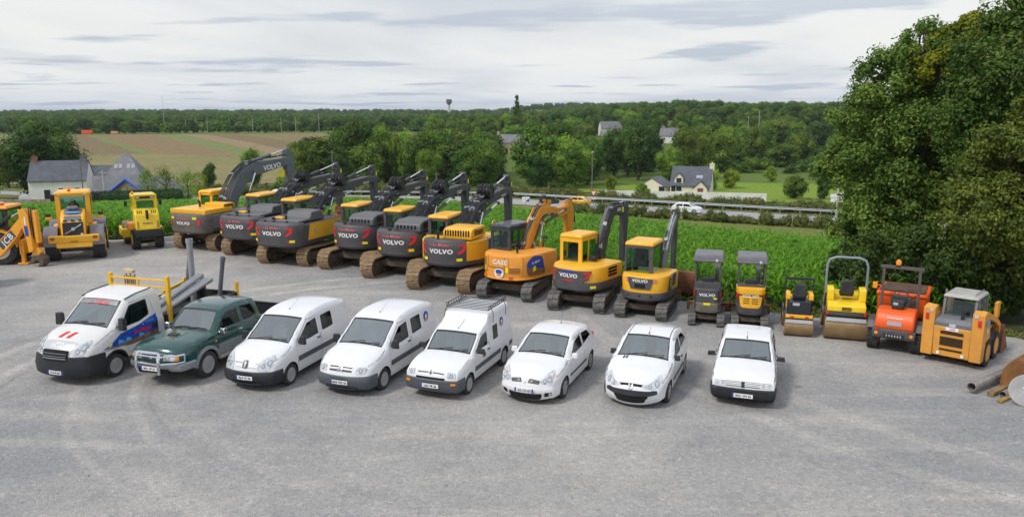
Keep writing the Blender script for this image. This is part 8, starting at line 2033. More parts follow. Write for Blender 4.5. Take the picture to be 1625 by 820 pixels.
# ---------------- single drum roller
def soil_roller():
	root = thing('soil_compactor', 'slim lemon yellow soil roller seen from behind, between wheel loader and excavators', 'roller', (-21.1, 43.0, 0), az=-33)
	add_wheels(root, [(-.75, .60), (-.75, -.60)], .56, .40, 'steel', yell2, tread=True)
	c = MB(); c.bb(-1.35, .3, -.42, .42, .5, 1.0); c.prism([(-1.62, .72), (-1.62, 1.12), (-.9, 1.15), (-.9, .72)], -.72, .72, 'y'); c.build('chassis', blackpl, root, bevel=.05)
	h = MB(); h.prism([(-1.60, 1.14), (-1.42, 1.95), (-1.05, 2.28), (-.5, 2.28), (-.5, 1.1)], -.62, .62, 'y'); hd = h.build('engine_hood', yell2, root, bevel=.06, seg=3)
	def hp(u, t, o=.01): a = Vector((-1.60, 0, 1.14)); b = Vector((-1.42, 0, 1.95)); d = (b - a); p = a + d * t; return (p.x - o, -u, p.z + o * .2)
	for sg in (-1, 1):
		v = MB()
		for i in range(7): v.add([hp(sg * .50 - .05, .12 + i * .07), hp(sg * .50 + .05, .12 + i * .07), hp(sg * .50 + .05, .15 + i * .07), hp(sg * .50 - .05, .15 + i * .07)], [(0, 1, 2, 3)])
		v.build('vent', well, hd, merge=False)
	t = MB(); t.text('BOMAG', .14, lambda u, v: hp(u + .0, .45 + v, .012), 0, bold=.03); t.build('hood_lettering', dgrey, hd, merge=False)
	def hq(u, t, o=.012): a = Vector((-1.42, 0, 1.95)); b = Vector((-1.05, 0, 2.28)); p = a + (b - a) * t; return (p.x - o, -u, p.z + o)
	for sg in (-1, 1):
		v = MB()
		for i in range(3): u = sg * (.26 + .10 * i); v.add([hq(u - .02, .2), hq(u + .02, .2), hq(u + .02, .7), hq(u - .02, .7)], [(0, 1, 2, 3)])
		v.build('vent', well, hd, merge=False)
	e = MB(); e.tube([(-1.44, 0, 1.72), (-1.44, 0, 2.12), (-1.40, 0, 2.2)], .075, 8); e.build('exhaust', blackpl, root)
	cab(root, -1.02, .15, -.62, .62, 2.06, 2.98, yell2, yell2, glass_c, rearwin=(.14, .86, .18, .72), sidewin=[(.1, .9, .1, .9)], roofh=.10, over=.05, seat_=False)
	l = MB(); l.box((-1.10, 0, 2.90), (.06, .95, .13)); l.build('light_bar', blackpl, root, bevel=.02)
	for sg in (-1, 1):
		l = MB(); l.box((-1.14, sg * .36, 2.90), (.04, .18, .08)); l.build('work_light', lens, root, bevel=.01)
		m = MB(); m.tube([(-.2, sg * .62, 2.6), (-.2, sg * .85, 2.62)], .015, 5); m.box((-.2, sg * .90, 2.5), (.07, .16, .30)); m.build('mirror', blackpl, root, bevel=.02)
	be = MB(); be.cyl((-.6, .55, 3.04), (-.6, .55, 3.10), .07, n=10, mat=1); be.lathe([(.065, 0), (.07, .09), (.03, .13), (.001, .14)], 12, 0, T(-.6, .55, 3.10)); be.build('beacon', [amber, blackpl], root)
	s = MB(); s.bb(-.95, -.35, .62, .95, 1.1, 1.5); s.build('side_step', orang, root, bevel=.03)
	d = MB(); d.lathe([(.62, -.95), (.66, -.93), (.66, .93), (.62, .95), (.3, .95), (.3, -.95)], 32, 0, T(1.75, 0, .66) @ Matrix.Rotation(R(90), 4, 'X'), closed=True); d.build('drum', drum, root)
	f = MB(); f.bb(.3, 1.0, -.3, .3, .5, .9); f.bb(.85, 2.6, -1.08, -.98, .45, .95); f.bb(.85, 2.6, .98, 1.08, .45, .95); f.bb(.8, 1.0, -1.08, 1.08, .45, .95); f.bb(2.5, 2.65, -1.08, 1.08, .45, .95); f.build('drum_frame', yell2, root, bevel=.03)
soil_roller()
# ---------------- backhoe loader cut by the left edge
def backhoe():
	bo_ = mat('backhoe_yellow', (.86, .37, .02), .42, var=.06, dirt=.25, dirtcol=(.35, .2, .08), coat=.2)
	root = thing('backhoe_loader', 'yellow backhoe loader with folded rear arm, cut off by the left edge', 'backhoe', (-26.85, 38.3, 0), az=-98)
	# local: +x forward; the cab sits left of frame, the digging arm hangs beyond it
	add_wheels(root, [(-1.0, .90), (-1.0, -.90)], .82, .50, 'truck', mat('cream_rim', (.6, .55, .42), .5), tread=True); add_wheels(root, [(1.3, .85), (1.3, -.85)], .55, .40, 'truck', MATS['cream_rim'], tread=True)
	c = MB(); c.bb(-1.9, 1.9, -.42, .42, .6, 1.1); c.build('chassis', blackpl, root, bevel=.04); h = MB(); h.prism([(.3, 1.0), (.3, 1.9), (1.9, 1.7), (2.0, 1.0)], -.5, .5, 'y'); h.build('engine_hood', bo_, root, bevel=.06)
	cab(root, -1.35, .35, -.78, .78, 1.15, 2.78, mat('cab_black', (.02, .02, .022), .4), bo_, glass_c, rearwin=(.06, .94, .15, .94), sidewin=[(.05, .5, .1, .94), (.56, .95, .25, .94)], roofh=.16, over=.12)
	be = MB(); be.box((-.9, .35, 3.0), (.22, .5, .13)); be.build('beacon_bar', mat('orange_beacon', (.85, .20, .02), .3), root, bevel=.04); q = MB(); q.box((-.6, -.2, 2.98), (.3, .5, .08)); q.build('roof_vent', whitem, root, bevel=.03)
	for sg in (-1, 1): f = MB(); f.beam([(-1.85, .9), (-1.7, 1.5), (-1.0, 1.75), (-.3, 1.5)], [.05] * 4, sg * .66, sg * 1.18); f.build('mudguard', bo_, root, bevel=.02)
	s = MB(); s.bb(-2.1, -1.9, -1.1, 1.1, .5, 1.25); s.bb(-2.2, -1.85, -.35, .35, .5, 1.5); s.build('kingpost_frame', bo_, root, bevel=.03)
	for sg in (1,): s = MB(); s.bb(-2.12, -1.95, sg * 1.0 - .1, sg * 1.0 + .1, .1, 1.1); s.bb(-2.3, -1.8, sg * 1.0 - .2, sg * 1.0 + .2, .02, .1); s.build('stabiliser', bo_, root, bevel=.02)
	fb = MB(); fb.prism([(2.3, .1), (3.1, .1), (3.0, .9), (2.4, 1.0)], -1.1, 1.1, 'y'); fb.build('front_bucket', bo_, root, bevel=.03)
	for sg in (-1, 1): a = MB(); a.beam([(.6, 1.5), (1.6, 1.3), (2.5, .6)], [.2, .22, .18], sg * .6, sg * .72); a.build('lift_arm', bo_, root, bevel=.02)
	return root
bk = backhoe()
def backhoe_arm():
	"""the digging arm swung out to the side: part of the backhoe"""
	root = bk; bo_ = MATS['backhoe_yellow']; mw = root.matrix_basis.inverted()
	# arm plane in world: starts left of frame, runs right; built in world axes and moved into the machine's frame
	az = 98; B = Matrix.Translation((-24.9, 37.3, 0)) @ Matrix.Rotation(R(90 - az), 4, 'Z'); M = mw @ B
	a = MB(); a.beam([(-1.5, .15), (-.6, .95), (.15, 1.65), (.75, 2.35)], [.55, .60, .52, .36], -.16, .16, M=M); bo = a.build('boom', bo_, root, bevel=.02)
	t = MB(); t.text('JCB', .46, lambda u, v: tuple(M @ Vector((-.22 + u * .74 - v * .67, -.168, 1.34 + u * .67 + v * .74))), 0, bold=.012, spacing=1.1); t.build('boom_lettering', whitem, bo, merge=False)
	t = MB(); t.prism([(-.52, .80), (.30, 1.52), (.02, 1.82), (-.80, 1.10)], -.1655, -.162, 'y', M=M); t.build('lettering_panel', dgrey, bo)
	M = M @ Matrix.Translation((-.62, 0, 0))
	d = MB(); d.prism([(1.22, 2.85), (1.55, 2.9), (1.75, 2.6), (1.82, 1.5), (1.85, .80), (1.58, .70), (1.50, 1.5), (1.30, 2.2)], -.26, .14, 'y', M=M); dp = d.build('dipper_arm', bo_, root, bevel=.025)
	d = MB(); d.prism([(1.86, 2.82), (2.06, 2.8), (2.10, 1.2), (1.92, 1.15)], -.12, .12, 'y', M=M); d.build('dipper_slide', bo_, root, bevel=.02)
	for q in (0,): l = MB(); l.prism([(1.52, 1.55), (1.70, 1.55), (1.68, 2.05), (1.50, 2.05)], -.275, -.262, 'y', M=M); l.build('blue_decal', blue_m, dp)
	l = MB(); l.prism([(1.55, 2.1), (1.62, 2.1), (1.62, 2.5), (1.55, 2.5)], -.275, -.262, 'y', M=M); l.build('white_decal', whitem, dp)
	for i in range(4): h = MB(); h.tube([M @ Vector((1.80 + .04 * i, -.2 + .08 * i, z)) for z in (2.9, 3.0, 2.7, 2.0, 1.4)], .024, 5); h.build('hose', hosem, root, merge=False)
	r = MB(); r.cyl(M @ Vector((-.6, 0, 1.75)), M @ Vector((.6, 0, 2.5)), .09, n=10, mat=1); r.cyl(M @ Vector((.3, 0, 2.3)), M @ Vector((1.25, 0, 2.75)), .045, n=8); r.build('hydraulic_ram', [chrome, blackpl], root, merge=False)
	g = MB(); g.prism([(1.6, .85), (2.0, .95), (2.15, .75), (1.95, .45), (1.7, .5)], -.14, .14, 'y', M=M); g.build('coupler', bo_, root, bevel=.02)
	c = MB(); c.prism([(1.75, .55), (2.1, .62), (2.32, .42), (2.25, .10), (2.05, .02), (2.1, .28), (1.9, .34), (1.65, .12), (1.55, .30)], -.22, .22, 'y', M=M)
	for i in range(3): c.prism([(2.02, .14), (2.14, .16), (2.08, .0), (1.98, -.0)], -.2 + .17 * i, -.12 + .17 * i, 'y', M=M)
	c.build('bucket', dirtst, root, bevel=.01)
backhoe_arm()
tw_ = thing('tractor_wheel', 'big muddy tractor wheel standing at the left edge of the yard', 'wheel', (-23.55, 32.6, 0), az=0)
tb, rb = wheel_mesh(.95, .55, 'truck')
for i in range(22):
	for sg in (-1, 1): tb.box((0, 0, 0), (.10, .28, .09), 0, Matrix.Rotation(2 * math.pi * i / 22 + .07 * sg, 4, 'Y') @ T(0, sg * .14, .935) @ Matrix.Rotation(R(28 * sg), 4, 'Z'))
for q, nm, ms in ((tb, 'tyre', [mat('muddy_rubber', (.09, .065, .045), .9, var=.4, dirt=.6, dirtcol=(.2, .14, .09))]), (rb, 'rim', [MATS['cream_rim'], well])): q.build(nm, ms, tw_).location = (0, 0, .94)
# ---------------- scrap at the right edge
def wt(name, label, cat, loc, az, fn, m, **k):
	mb = MB(); fn(mb); o = mb.build(name, m, None, **k); o.location = loc; o.rotation_euler = (0, 0, R(90 - az)); tag(o, label, cat, k.get('group')); return o
galv = mat('galvanised_pipe', (.42, .42, .42), .35, .5, var=.3, dirt=.6, dirtcol=(.30, .20, .11), scale=4)
ochre = mat('ochre_timber', (.34, .20, .05), .8, var=.4, scale=6, bump=.3)
def pipe_o(mb, L, r): mb.lathe([(r, 0), (r, L), (r * .90, L), (r * .90, .02), (r * .90, 0)], 22, 0, Matrix.Rotation(R(90), 4, 'Y') @ T(0, 0, 0), closed=True)
wt('steel_pipe', 'long galvanised steel pipe pointing at the camera beside the rusty plate', 'pipe', (12.5, 19.55, .20), 55, lambda mb: (pipe_o(mb, 2.9, .12),), galv)
wt('timber_beam', 'ochre beam lying under the galvanised pipe', 'beam', (12.9, 19.35, .07), 55, lambda mb: mb.bb(0, 2.5, -.08, .08, -.06, .06), mat('rusty_beam', (.26, .16, .06), .75, var=.4, dirt=.5), bevel=.01)
wt('steel_pipe', 'short grey pipe lying between the two beams', 'pipe', (13.17, 19.25, .10), 54, lambda mb: pipe_o(mb, 1.9, .085), galv)
wt('timber_plank', 'thin yellow brown plank, frontmost of the scrap', 'plank', (12.85, 18.88, .05), 56, lambda mb: mb.bb(0, 2.1, -.06, .06, -.03, .03), ochre, bevel=.005)
def scrap_bucket(mb):
	P = [(-.62, 0), (-.62, .55), (-.55, .78), (-.36, .97), (-.1, 1.05), (.2, 1.02), (.45, .88), (.60, .65), (.66, .3), (.66, 0)]
	mb.prism(P, 0, .07, 'x'); Q = [(p[0] * .97, p[1] * .97) for p in P]
	for a, b in zip(P[:-1], P[1:]): mb.prism([a, b, (b[0] * .95, b[1] * .95), (a[0] * .95, a[1] * .95)], .07, 2.2, 'x')
	mb.prism(P, 2.2, 2.26, 'x')
wt('steel_bucket', 'brown rusty rounded excavator bucket standing at the right edge', 'bucket', (13.95, 19.6, 0), 50, scrap_bucket, mat('brown_rust', (.26, .115, .035), .7, .15, var=.35, scale=3, dirt=.5, dirtcol=(.12, .05, .02)), bevel=.02)
def spiral(mb):
	mb.lathe([(.001, -.02), (.43, -.02), (.44, 0), (.43, .02), (.001, .02)], 40, 0, T(0, 0, .44) @ Matrix.Rotation(R(90), 4, 'Y'))
bpy.data.objects['steel_bucket'].scale = (.86, .86, .9)
dk_ = wt('steel_disc', 'large pale grey steel disc leaning on the rusty bucket', 'disc', (13.38, 18.6, 0), 34, spiral, mat('pale_disc', (.52, .52, .52), .6, .2, var=.25, scale=2.5, dirt=.4, dirtcol=(.36, .33, .30)), bevel=.004)
mb = MB(); mb.tube([(-.028, .13 * math.cos(t) * (1 - t / 20), .44 + .13 * math.sin(t) * (1 - t / 20)) for t in np.linspace(.4, 9.5, 30)], .014, 5); mb.build('painted_swirl', whitem, dk_, merge=False)
# ================================================================ buildings and roadside
def wall_mat(name, col, var=.1, stone=False):
	if not stone: return mat(name, col, .85, var=var, scale=.6, dirt=.3, dirtcol=tuple(c * .6 for c in col))
	if name in MATS: return MATS[name]
	m = bpy.data.materials.new(name); m.use_nodes = True; t = m.node_tree; b = t.nodes['Principled BSDF']; b.inputs['Roughness'].default_value = .9
	tc = nn(t, 'ShaderNodeTexCoord'); v = nn(t, 'ShaderNodeTexVoronoi'); v.inputs['Scale'].default_value = 2.2; t.links.new(tc.outputs['Object'], v.inputs['Vector'])
	sc = nn(t, 'ShaderNodeSeparateColor'); t.links.new(v.outputs['Color'], sc.inputs[0])
	c = ramp(t, sc.outputs[0], [(0, tuple(q * .65 for q in col)), (.5, col), (1, tuple(min(1, q * 1.35) for q in col))]); t.links.new(c, b.inputs['Base Color']); MATS[name] = m; return m
def slate_mat(name, col):
	if name in MATS: return MATS[name]
	m = bpy.data.materials.new(name); m.use_nodes = True; t = m.node_tree; b = t.nodes['Principled BSDF']; b.inputs['Roughness'].default_value = .55
	tc = nn(t, 'ShaderNodeTexCoord'); br = nn(t, 'ShaderNodeTexBrick'); br.inputs['Scale'].default_value = 1.6
	t.links.new(tc.outputs['Object'], br.inputs['Vector']); br.inputs['Color1'].default_value = (*col, 1); br.inputs['Color2'].default_value = (*[c * 1.25 for c in col], 1); br.inputs['Mortar'].default_value = (*[c * .6 for c in col], 1); br.inputs['Mortar Size'].default_value = .01
	n = nn(t, 'ShaderNodeTexNoise'); n.inputs['Scale'].default_value = .7; n.inputs['Detail'].default_value = 5; t.links.new(tc.outputs['Object'], n.inputs['Vector'])
	t.links.new(mixc(t, 1.0, br.outputs[0], ramp(t, n.outputs[0], [(.3, .8), (.7, 1.2)]), 'MULTIPLY'), b.inputs['Base Color']); MATS[name] = m; return m
m_cream = wall_mat('cream_render', (.78, .71, .58)); m_whit = wall_mat('white_render', (.80, .78, .74)); m_stone = wall_mat('rubble_stone', (.27, .22, .17), stone=True); m_pink = wall_mat('warm_stone', (.46, .33, .27), stone=True)
m_slate = slate_mat('slate_roof', (.075, .085, .105)); m_slate2 = slate_mat('weathered_slate', (.15, .155, .165)); m_frame = mat('window_frame_white', (.75, .75, .73), .5); m_pane = mat('dark_pane', (.02, .025, .03), .08, coat=.5); m_brick = mat('chimney_brick', (.30, .13, .08), .85, var=.3); m_wood = mat('brown_shutter', (.20, .06, .03), .6)
def house(root, x, y, w, d, h, rh, wallm, roofm, rot=0, over=.3, chim=(), wins=(), doors=(), dorm=(), sky=(), z=0.0, hip=0.0):
	"""w along local x (ridge direction), d across"""
	M = T(x, y, z, 0, 0, rot); a, b = w / 2, d / 2
	mb = MB(); mb.bb(-a, a, -b, b, -2.2, h, M=M); mb.prism([(-b, h), (b, h), (0, h + rh)], -a + hip, a - hip, 'x', M=M) if hip == 0 else None
	mb.build('wall', wallm, root)
	r = MB(); sl = rh / b; t = .16
	for sg in (-1, 1):
		o = over; e = (b + o); zb = h - sl * o
		if hip == 0: P = [(-a - .12, sg * e, zb), (a + .12, sg * e, zb), (a + .12, 0, h + rh + .03), (-a - .12, 0, h + rh + .03)]
		else: P = [(-a - o, sg * e, zb), (a + o, sg * e, zb), (a - hip, 0, h + rh), (-a + hip, 0, h + rh)]
		Q = [(p[0], p[1], p[2] + t) for p in P]; r.add(P + Q, [(0, 1, 2, 3), (7, 6, 5, 4), (0, 4, 5, 1), (1, 5, 6, 2), (2, 6, 7, 3), (3, 7, 4, 0)], M=M)
	if hip:
		for sx in (-1, 1): P = [(sx * (a + over), -(b + over), h - sl * over), (sx * (a + over), b + over, h - sl * over), (sx * (a - hip), 0, h + rh)]; Q = [(p[0], p[1], p[2] + t) for p in P]; r.add(P + Q, [(0, 1, 2), (5, 4, 3), (0, 3, 4, 1), (1, 4, 5, 2), (2, 5, 3, 0)], M=M)
	ro = r.build('roof', roofm, root)
	for (cx, cw, ch, cm) in chim:
		c = MB(); c.bb(cx - cw / 2, cx + cw / 2, -.45, .45, h + rh - .8, h + rh + ch, M=M); c.bb(cx - cw / 2 - .07, cx + cw / 2 + .07, -.52, .52, h + rh + ch, h + rh + ch + .12, M=M)
		for q in (-.2, .2): c.cyl(M @ Vector((cx, q, h + rh + ch + .1)), M @ Vector((cx, q, h + rh + ch + .4)), .1, n=8)
		c.build('chimney', cm, ro)
	for (face, u, v, ww, hh) in wins:
		f = MB(); g = MB()
		if face in 'sn': sg = -1 if face == 's' else 1; f.bb(u - ww / 2, u + ww / 2, sg * b, sg * (b + .06), v, v + hh, M=M); g.bb(u - ww / 2 + .1, u + ww / 2 - .1, sg * (b + .06), sg * (b + .07), v + .1, v + hh - .1, M=M)
		else: sg = -1 if face == 'w' else 1; f.bb(sg * a, sg * (a + .06), u - ww / 2, u + ww / 2, v, v + hh, M=M); g.bb(sg * (a + .06), sg * (a + .07), u - ww / 2 + .1, u + ww / 2 - .1, v + .1, v + hh - .1, M=M)
		fo = f.build('window', m_frame, root); g.build('pane', m_pane, fo)
	for (face, u, ww, hh, dm) in doors:
		f = MB()
		if face in 'sn': sg = -1 if face == 's' else 1; f.bb(u - ww / 2, u + ww / 2, sg * b, sg * (b + .08), -.1, hh, M=M)
		else: sg = -1 if face == 'w' else 1; f.bb(sg * a, sg * (a + .08), u - ww / 2, u + ww / 2, -.1, hh, M=M)
		f.build('door', dm, root)
	for (u, v, ww, hh) in dorm:      # gabled dormers on the south slope
		c = MB(); yb = -(b - (v - h) / sl) ; c.bb(u - ww / 2, u + ww / 2, yb - .1, yb + 1.8, v, v + hh, M=M); c.prism([(u - ww / 2, v + hh), (u + ww / 2, v + hh), (u, v + hh + ww * .55)], yb - .1, yb + 1.8, 'y', M=M); dd = c.build('dormer', wallm, root)
		rr2 = MB()
		for sg in (-1, 1): P = [(u + sg * (ww / 2 + .12), yb - .3, v + hh - .08), (u, yb - .3, v + hh + ww * .58), (u, yb + 2.2, v + hh + ww * .58), (u + sg * (ww / 2 + .12), yb + 2.0, v + hh - .08)]; Q = [(p[0], p[1], p[2] + .1) for p in P]; rr2.add(P + Q, [(0, 1, 2, 3), (7, 6, 5, 4), (0, 4, 5, 1), (1, 5, 6, 2), (2, 6, 7, 3), (3, 7, 4, 0)], M=M)
		rr2.build('dormer_roof', roofm, dd); g = MB(); g.bb(u - ww * .3, u + ww * .3, yb - .16, yb - .1, v + .15, v + hh - .05, M=M); g.build('dormer_window', m_pane, dd)
	for (u, v, ww, hh) in sky:
		yb = -(b - (v - h) / sl); c = MB(); al = math.degrees(math.atan(sl)); c.box((u, yb, v + t + .06), (ww, hh, .08), 0, M, rx=al); c.build('roof_window', mat('skylight_glass', (.35, .38, .42), .1, coat=.5), ro)
def bld(name, label, cat, x, y, rot, group=None): return thing(name, label, cat, (x, y, g1(x, y)), rotz=R(rot), group=group)
# cream house with slate roof, beyond the road
x = PX(1098, 158); b = bld('house', 'cream rendered house with steep slate roof, dormer and tall gable chimney', 'house', x, 158, -20)
house(b, 0, 0, 8.0, 7.2, 2.3, 3.4, m_cream, m_slate, 0, chim=((3.9, .9, .7, m_cream),), wins=(('s', -2.2, .9, 1.3, 1.2), ('e', -1.2, 2.9, .9, 1.1)), doors=(('s', -3.3, .9, 2.0, m_pane),), dorm=((-2.3, 2.6, 1.7, 1.1),), sky=((1.7, 3.7, 1.3, .8),))
house(b, 2.3, -4.1, 2.8, 2.6, 1.9, 1.3, m_cream, m_slate, 90, wins=(), doors=(('w', 0, 1.1, 1.9, m_wood),))
house(b, -7.3, -1.2, 5.4, 5.8, 1.8, 1.6, m_cream, m_slate, 80, doors=(('w', -2.2, 1.2, 1.9, m_pane),))
# white garden wall before it
mb = MB(); P = [(PX(955, 143), 143), (PX(1040, 143), 142.5), (PX(1208, 144), 141)]
for (a, c) in zip(P[:-1], P[1:]):
	n = 14
	for i in range(n):
		p = (a[0] + (c[0] - a[0]) * i / n, a[1] + (c[1] - a[1]) * i / n); q = (a[0] + (c[0] - a[0]) * (i + 1) / n, a[1] + (c[1] - a[1]) * (i + 1) / n); zp, zq = g1(*p), g1(*q); h_ = 1.6
		mb.add([(p[0], p[1], zp - .6), (q[0], q[1], zq - .6), (q[0], q[1], zq + h_), (p[0], p[1], zp + h_), (p[0], p[1] + .3, zp - .6), (q[0], q[1] + .3, zq - .6), (q[0], q[1] + .3, zq + h_), (p[0], p[1] + .3, zp + h_)], [(0, 1, 2, 3), (5, 4, 7, 6), (3, 2, 6, 7)])
tag(mb.build('garden_wall', m_whit), 'low whitewashed garden wall before the cream house', 'wall')
mb = MB(); rr = random.Random(2)
# slate-roofed farm at the left
x = PX(100, 158); b = bld('farmhouse', 'slate roofed farmhouse with white end wall below the big dark tree', 'farmhouse', x, 158, 18)
b.location.z += .9; house(b, 0, 0, 10.5, 8.0, 3.9, 3.6, m_whit, m_slate, 0, chim=((-4.6, .9, .9, m_brick), (4.4, 1.2, .9, m_slate2)), wins=(('s', 3.5, 1.2, 1, 1.2), ('w', 0, 3.5, .8, .9), ('s', 0.5, 1.2, 1, 1.2)), doors=(('s', -2, 1.1, 2.0, m_pane),))
x = PX(158, 133); b = bld('stone_barn', 'grey rubble stone barn with a slate roof and pale gable post', 'barn', x, 140, -22)
house(b, 0, 0, 8, 7.5, 2.0, 3.2, m_stone, m_slate2, 50, wins=(('w', 1.5, .8, .8, .9),), doors=(('w', -1.5, 1.2, 1.9, m_pane),))
x = PX(204, 166); b = bld('stone_tower', 'square stone pavilion with steep hipped slate roof and four skylights', 'house', x, 166, 12)
house(b, 0, 0, 7.4, 7.2, 5.0, 4.6, m_stone, m_slate2, 0, hip=3.0, over=.5, sky=((-1.6, 7.0, .7, 1.1), (-.7, 7.0, .7, 1.1), (.9, 7.0, .7, 1.1), (1.8, 7.0, .7, 1.1)), wins=(('s', 0, 2.2, 1, 1.3), ('e', 0, 2.2, 1, 1.3)))
x = PX(165, 172); b = bld('long_house', 'low long farm wing with slate roof between the farmhouse and the stone pavilion', 'house', x, 172, 10)
house(b, 0, 0, 14, 7, 3.8, 3.2, m_stone, m_slate, 0, chim=((5.0, 1.0, .8, m_brick),))
x = PX(236, 140); b = bld('open_shed', 'shed roof edged in bright blue beside the orchard trees', 'shed', x, 140, -8)
house(b, 0, 0, 12, 10, 1.2, 3.4, m_stone, m_slate2, 90)
for sg in (-1, 1): mb = MB(); M = T(0, 0, 0, 0, 0, 90); mb.tube([M @ Vector((-6.3, sg * 5.5, 1.05)), M @ Vector((-6.3, 0, 4.95))], .16, 6); mb.build('blue_verge', mat('bright_blue', (.02, .10, .75), .4), b)
x = PX(40, 142); mb = MB(); mb.prism([(-1.5, 0), (1.5, 0), (1.2, 1.2), (.3, 2.2), (-1.0, 1.9)], -.3, .3, 'y'); o = mb.build('tarpaulin', mat('grey_white_sheet', (.55, .57, .60), .6, var=.2), None, bevel=.1); o.location = (x, 142, g1(x, 142)); tag(o, 'pale sheeted heap by the wall left of the white gable', 'heap')
mb = MB(); mb.bb(0, 18, 0, .5, -1, 1.4); o = mb.build('stone_wall', m_stone); o.location = (PX(-60, 136), 136, g1(-95, 136)); tag(o, 'low rubble wall left of the farmhouse', 'wall')
# stone manor far behind the booms
x = PX(822, 330); b = bld('stone_house', 'distant warm stone house with two chimneys in the gap between the trees', 'house', x, 330, -14)
house(b, -3, 3, 13, 7, 4.6, 3.2, m_pink, m_slate2, 0, chim=((-6.5, 1, 1.2, m_pink), (6.5, 1, 1.2, m_pink)), wins=(('s', -4, 2.6, 1, 1.4), ('s', 0, 2.6, 1, 1.4)))
house(b, 1.5, -6, 8, 6, 3.2, 2.8, m_pink, m_slate2, 82, wins=(('w', 0, 2, 1, 1.4),)); house(b, 8, 0, 8, 6, 3.6, 2.6, m_pink, m_slate2, 0)
for (px, y, w, lab, wm) in [(968, 430, 12, 'distant pale house on the wooded rise, left of the white van roof', m_whit), (1062, 380, 9, 'distant white house with dark roof on the wooded rise', m_whit), (1044, 400, 6, 'tiny white building right of the tallest distant tree', m_whit), (863, 232, 9, 'white gable half hidden between dark trees', m_whit)]:
	x = PX(px, y); b = bld('house', lab, 'house', x, y, rnd.uniform(-30, 30), group=None); zo = .6 if y > 400 else 0
	house(b, 0, 0, w, 7, 3.4 + zo, 3.4, wm, m_slate2, 0, chim=((w / 2 - .8, .8, .8, m_brick),), wins=(('s', -2, 1.2 + zo, 1, 1.2), ('s', 2, 1.2 + zo, 1, 1.2)))
# ---------------- guardrail
gr = thing('guardrail', 'long galvanised guardrail along the far side of the road', 'guardrail', (-30, 145, g1(-30, 145)))
mbr = MB(); inv = Matrix.Translation(gr.location).inverted(); mg = mat('galvanised_rail', (.30, .33, .36), .45, .4, var=.1)
GP = [(-40, 147.7), (0, 126.6), (50, 100.6), (72, 88.6)]; pts = []
for a, c in zip(GP[:-1], GP[1:]):
	n = int(math.dist(a, c) / 2.6)
	for i in range(n): pts.append((a[0] + (c[0] - a[0]) * i / n, a[1] + (c[1] - a[1]) * i / n))
pts.append(GP[-1]); ZG = [g1(*p) for p in pts]
vs = []
for p, z in zip(pts, ZG):
	for dz, dy in ((.48, 0), (.53, -.05), (.60, .02), (.66, .02), (.73, -.05), (.80, 0)): vs.append((p[0] + dy * .4, p[1] + dy, z + dz + .12))
k = 6; mbr.add(vs, [(i * k + j, (i + 1) * k + j, (i + 1) * k + j + 1, i * k + j + 1) for i in range(len(pts) - 1) for j in range(k - 1)], M=inv); mbr.build('rail', mg, gr, ang=80)
pm = MB(); pm.bb(-.06, .06, -.05, .05, -.3, .88); po = None
for p, z in list(zip(pts, ZG)):
	if po is None: po = pm.build('post', mg, gr); q = po
	else: q = po.copy(); COL.objects.link(q); q.parent = gr
	q.location = inv @ Vector((p[0], p[1] + .08, z))
# ---------------- signs, poles and lamps
def pole_thing(name, label, cat, px, y, fn, off=0, group=None):
	x = PX(px, y); t = thing(name, label, cat, (x, y, g1(x, y) + off), group=group); fn(t); return t
galm = mat('galvanised_post', (.36, .37, .38), .5, .4, var=.1); concr = mat('pale_concrete_pole', (.50, .49, .46), .8, var=.1)
def lamp(t):
	m = MB(); m.cyl((0, 0, -.2), (0, 0, 8.4), .12, .08, 8); m.build('pole', mat('brown_pole', (.20, .17, .13), .8, var=.2), t); m = MB(); m.box((0, -.1, 8.5), (.28, .5, .22)); m.build('lamp_head', concr, t, bevel=.05)
pole_thing('street_lamp', 'tall street lamp with pale head beside the red yield sign', 'street lamp', 939, 138, lamp)
def pl2(h, m_=None):
	def f(t): m = MB(); m.cyl((0, 0, -.2), (0, 0, h), .14, .09, 8); m.build('pole', m_ or concr, t); m = MB(); m.bb(-.6, .6, -.05, .05, h - .5, h - .4); m.build('crossarm', m_ or concr, t)
	return f
pole_thing('utility_pole', 'wooden pole with pale top behind the second boom', 'pole', 529, 160, pl2(8.7, mat('brown_pole')))
pole_thing('utility_pole', 'wooden pole beside the farmhouse roof', 'pole', 132, 152, pl2(9.0, mat('brown_pole')))
pole_thing('utility_pole', 'pale pole before the stone barn gable', 'pole', 167, 134, pl2(6.2))
pole_thing('utility_pole', 'short wooden pole between the fourth and fifth booms', 'pole', 693, 150, pl2(4.5, mat('brown_pole')))
for i, (px, y, h) in enumerate([(402, 520, 11), (447, 515, 10), (470, 520, 10), (507, 512, 12), (312, 530, 10), (330, 530, 10), (296, 528, 9), (365, 530, 9), (262, 560, 26), (785, 300, 9), (1185, 330, 15), (1202, 330, 17)]):
	pole_thing('utility_pole', ['slim pale pole in the line beyond the striped field', 'tall thin grey mast over the woods at left'][1 if h > 20 else 0] if px < 600 else 'pale concrete pole standing in the valley wood', 'pole', px, y, pl2(h), group='far poles' if h < 20 else None)
def yieldsign(t):
	m = MB(); m.cyl((0, 0, -.1), (0, 0, 2.9), .04, n=8); m.build('post', galm, t); m = MB(); m.prism([(-.55, 3.0), (.55, 3.0), (0, 2.1)], -.03, .0, 'y'); s = m.build('sign_plate', redm, t); m = MB(); m.prism([(-.34, 2.88), (.34, 2.88), (0, 2.32)], -.04, -.03, 'y'); m.build('sign_face', whitem, s); m = MB(); m.bb(-.3, .3, -.03, 0, 1.72, 2.0); m.build('sub_plate', whitem, t)
pole_thing('yield_sign', 'red and white triangular yield sign right of the yellow car', 'sign', 941, 108, yieldsign, 0)
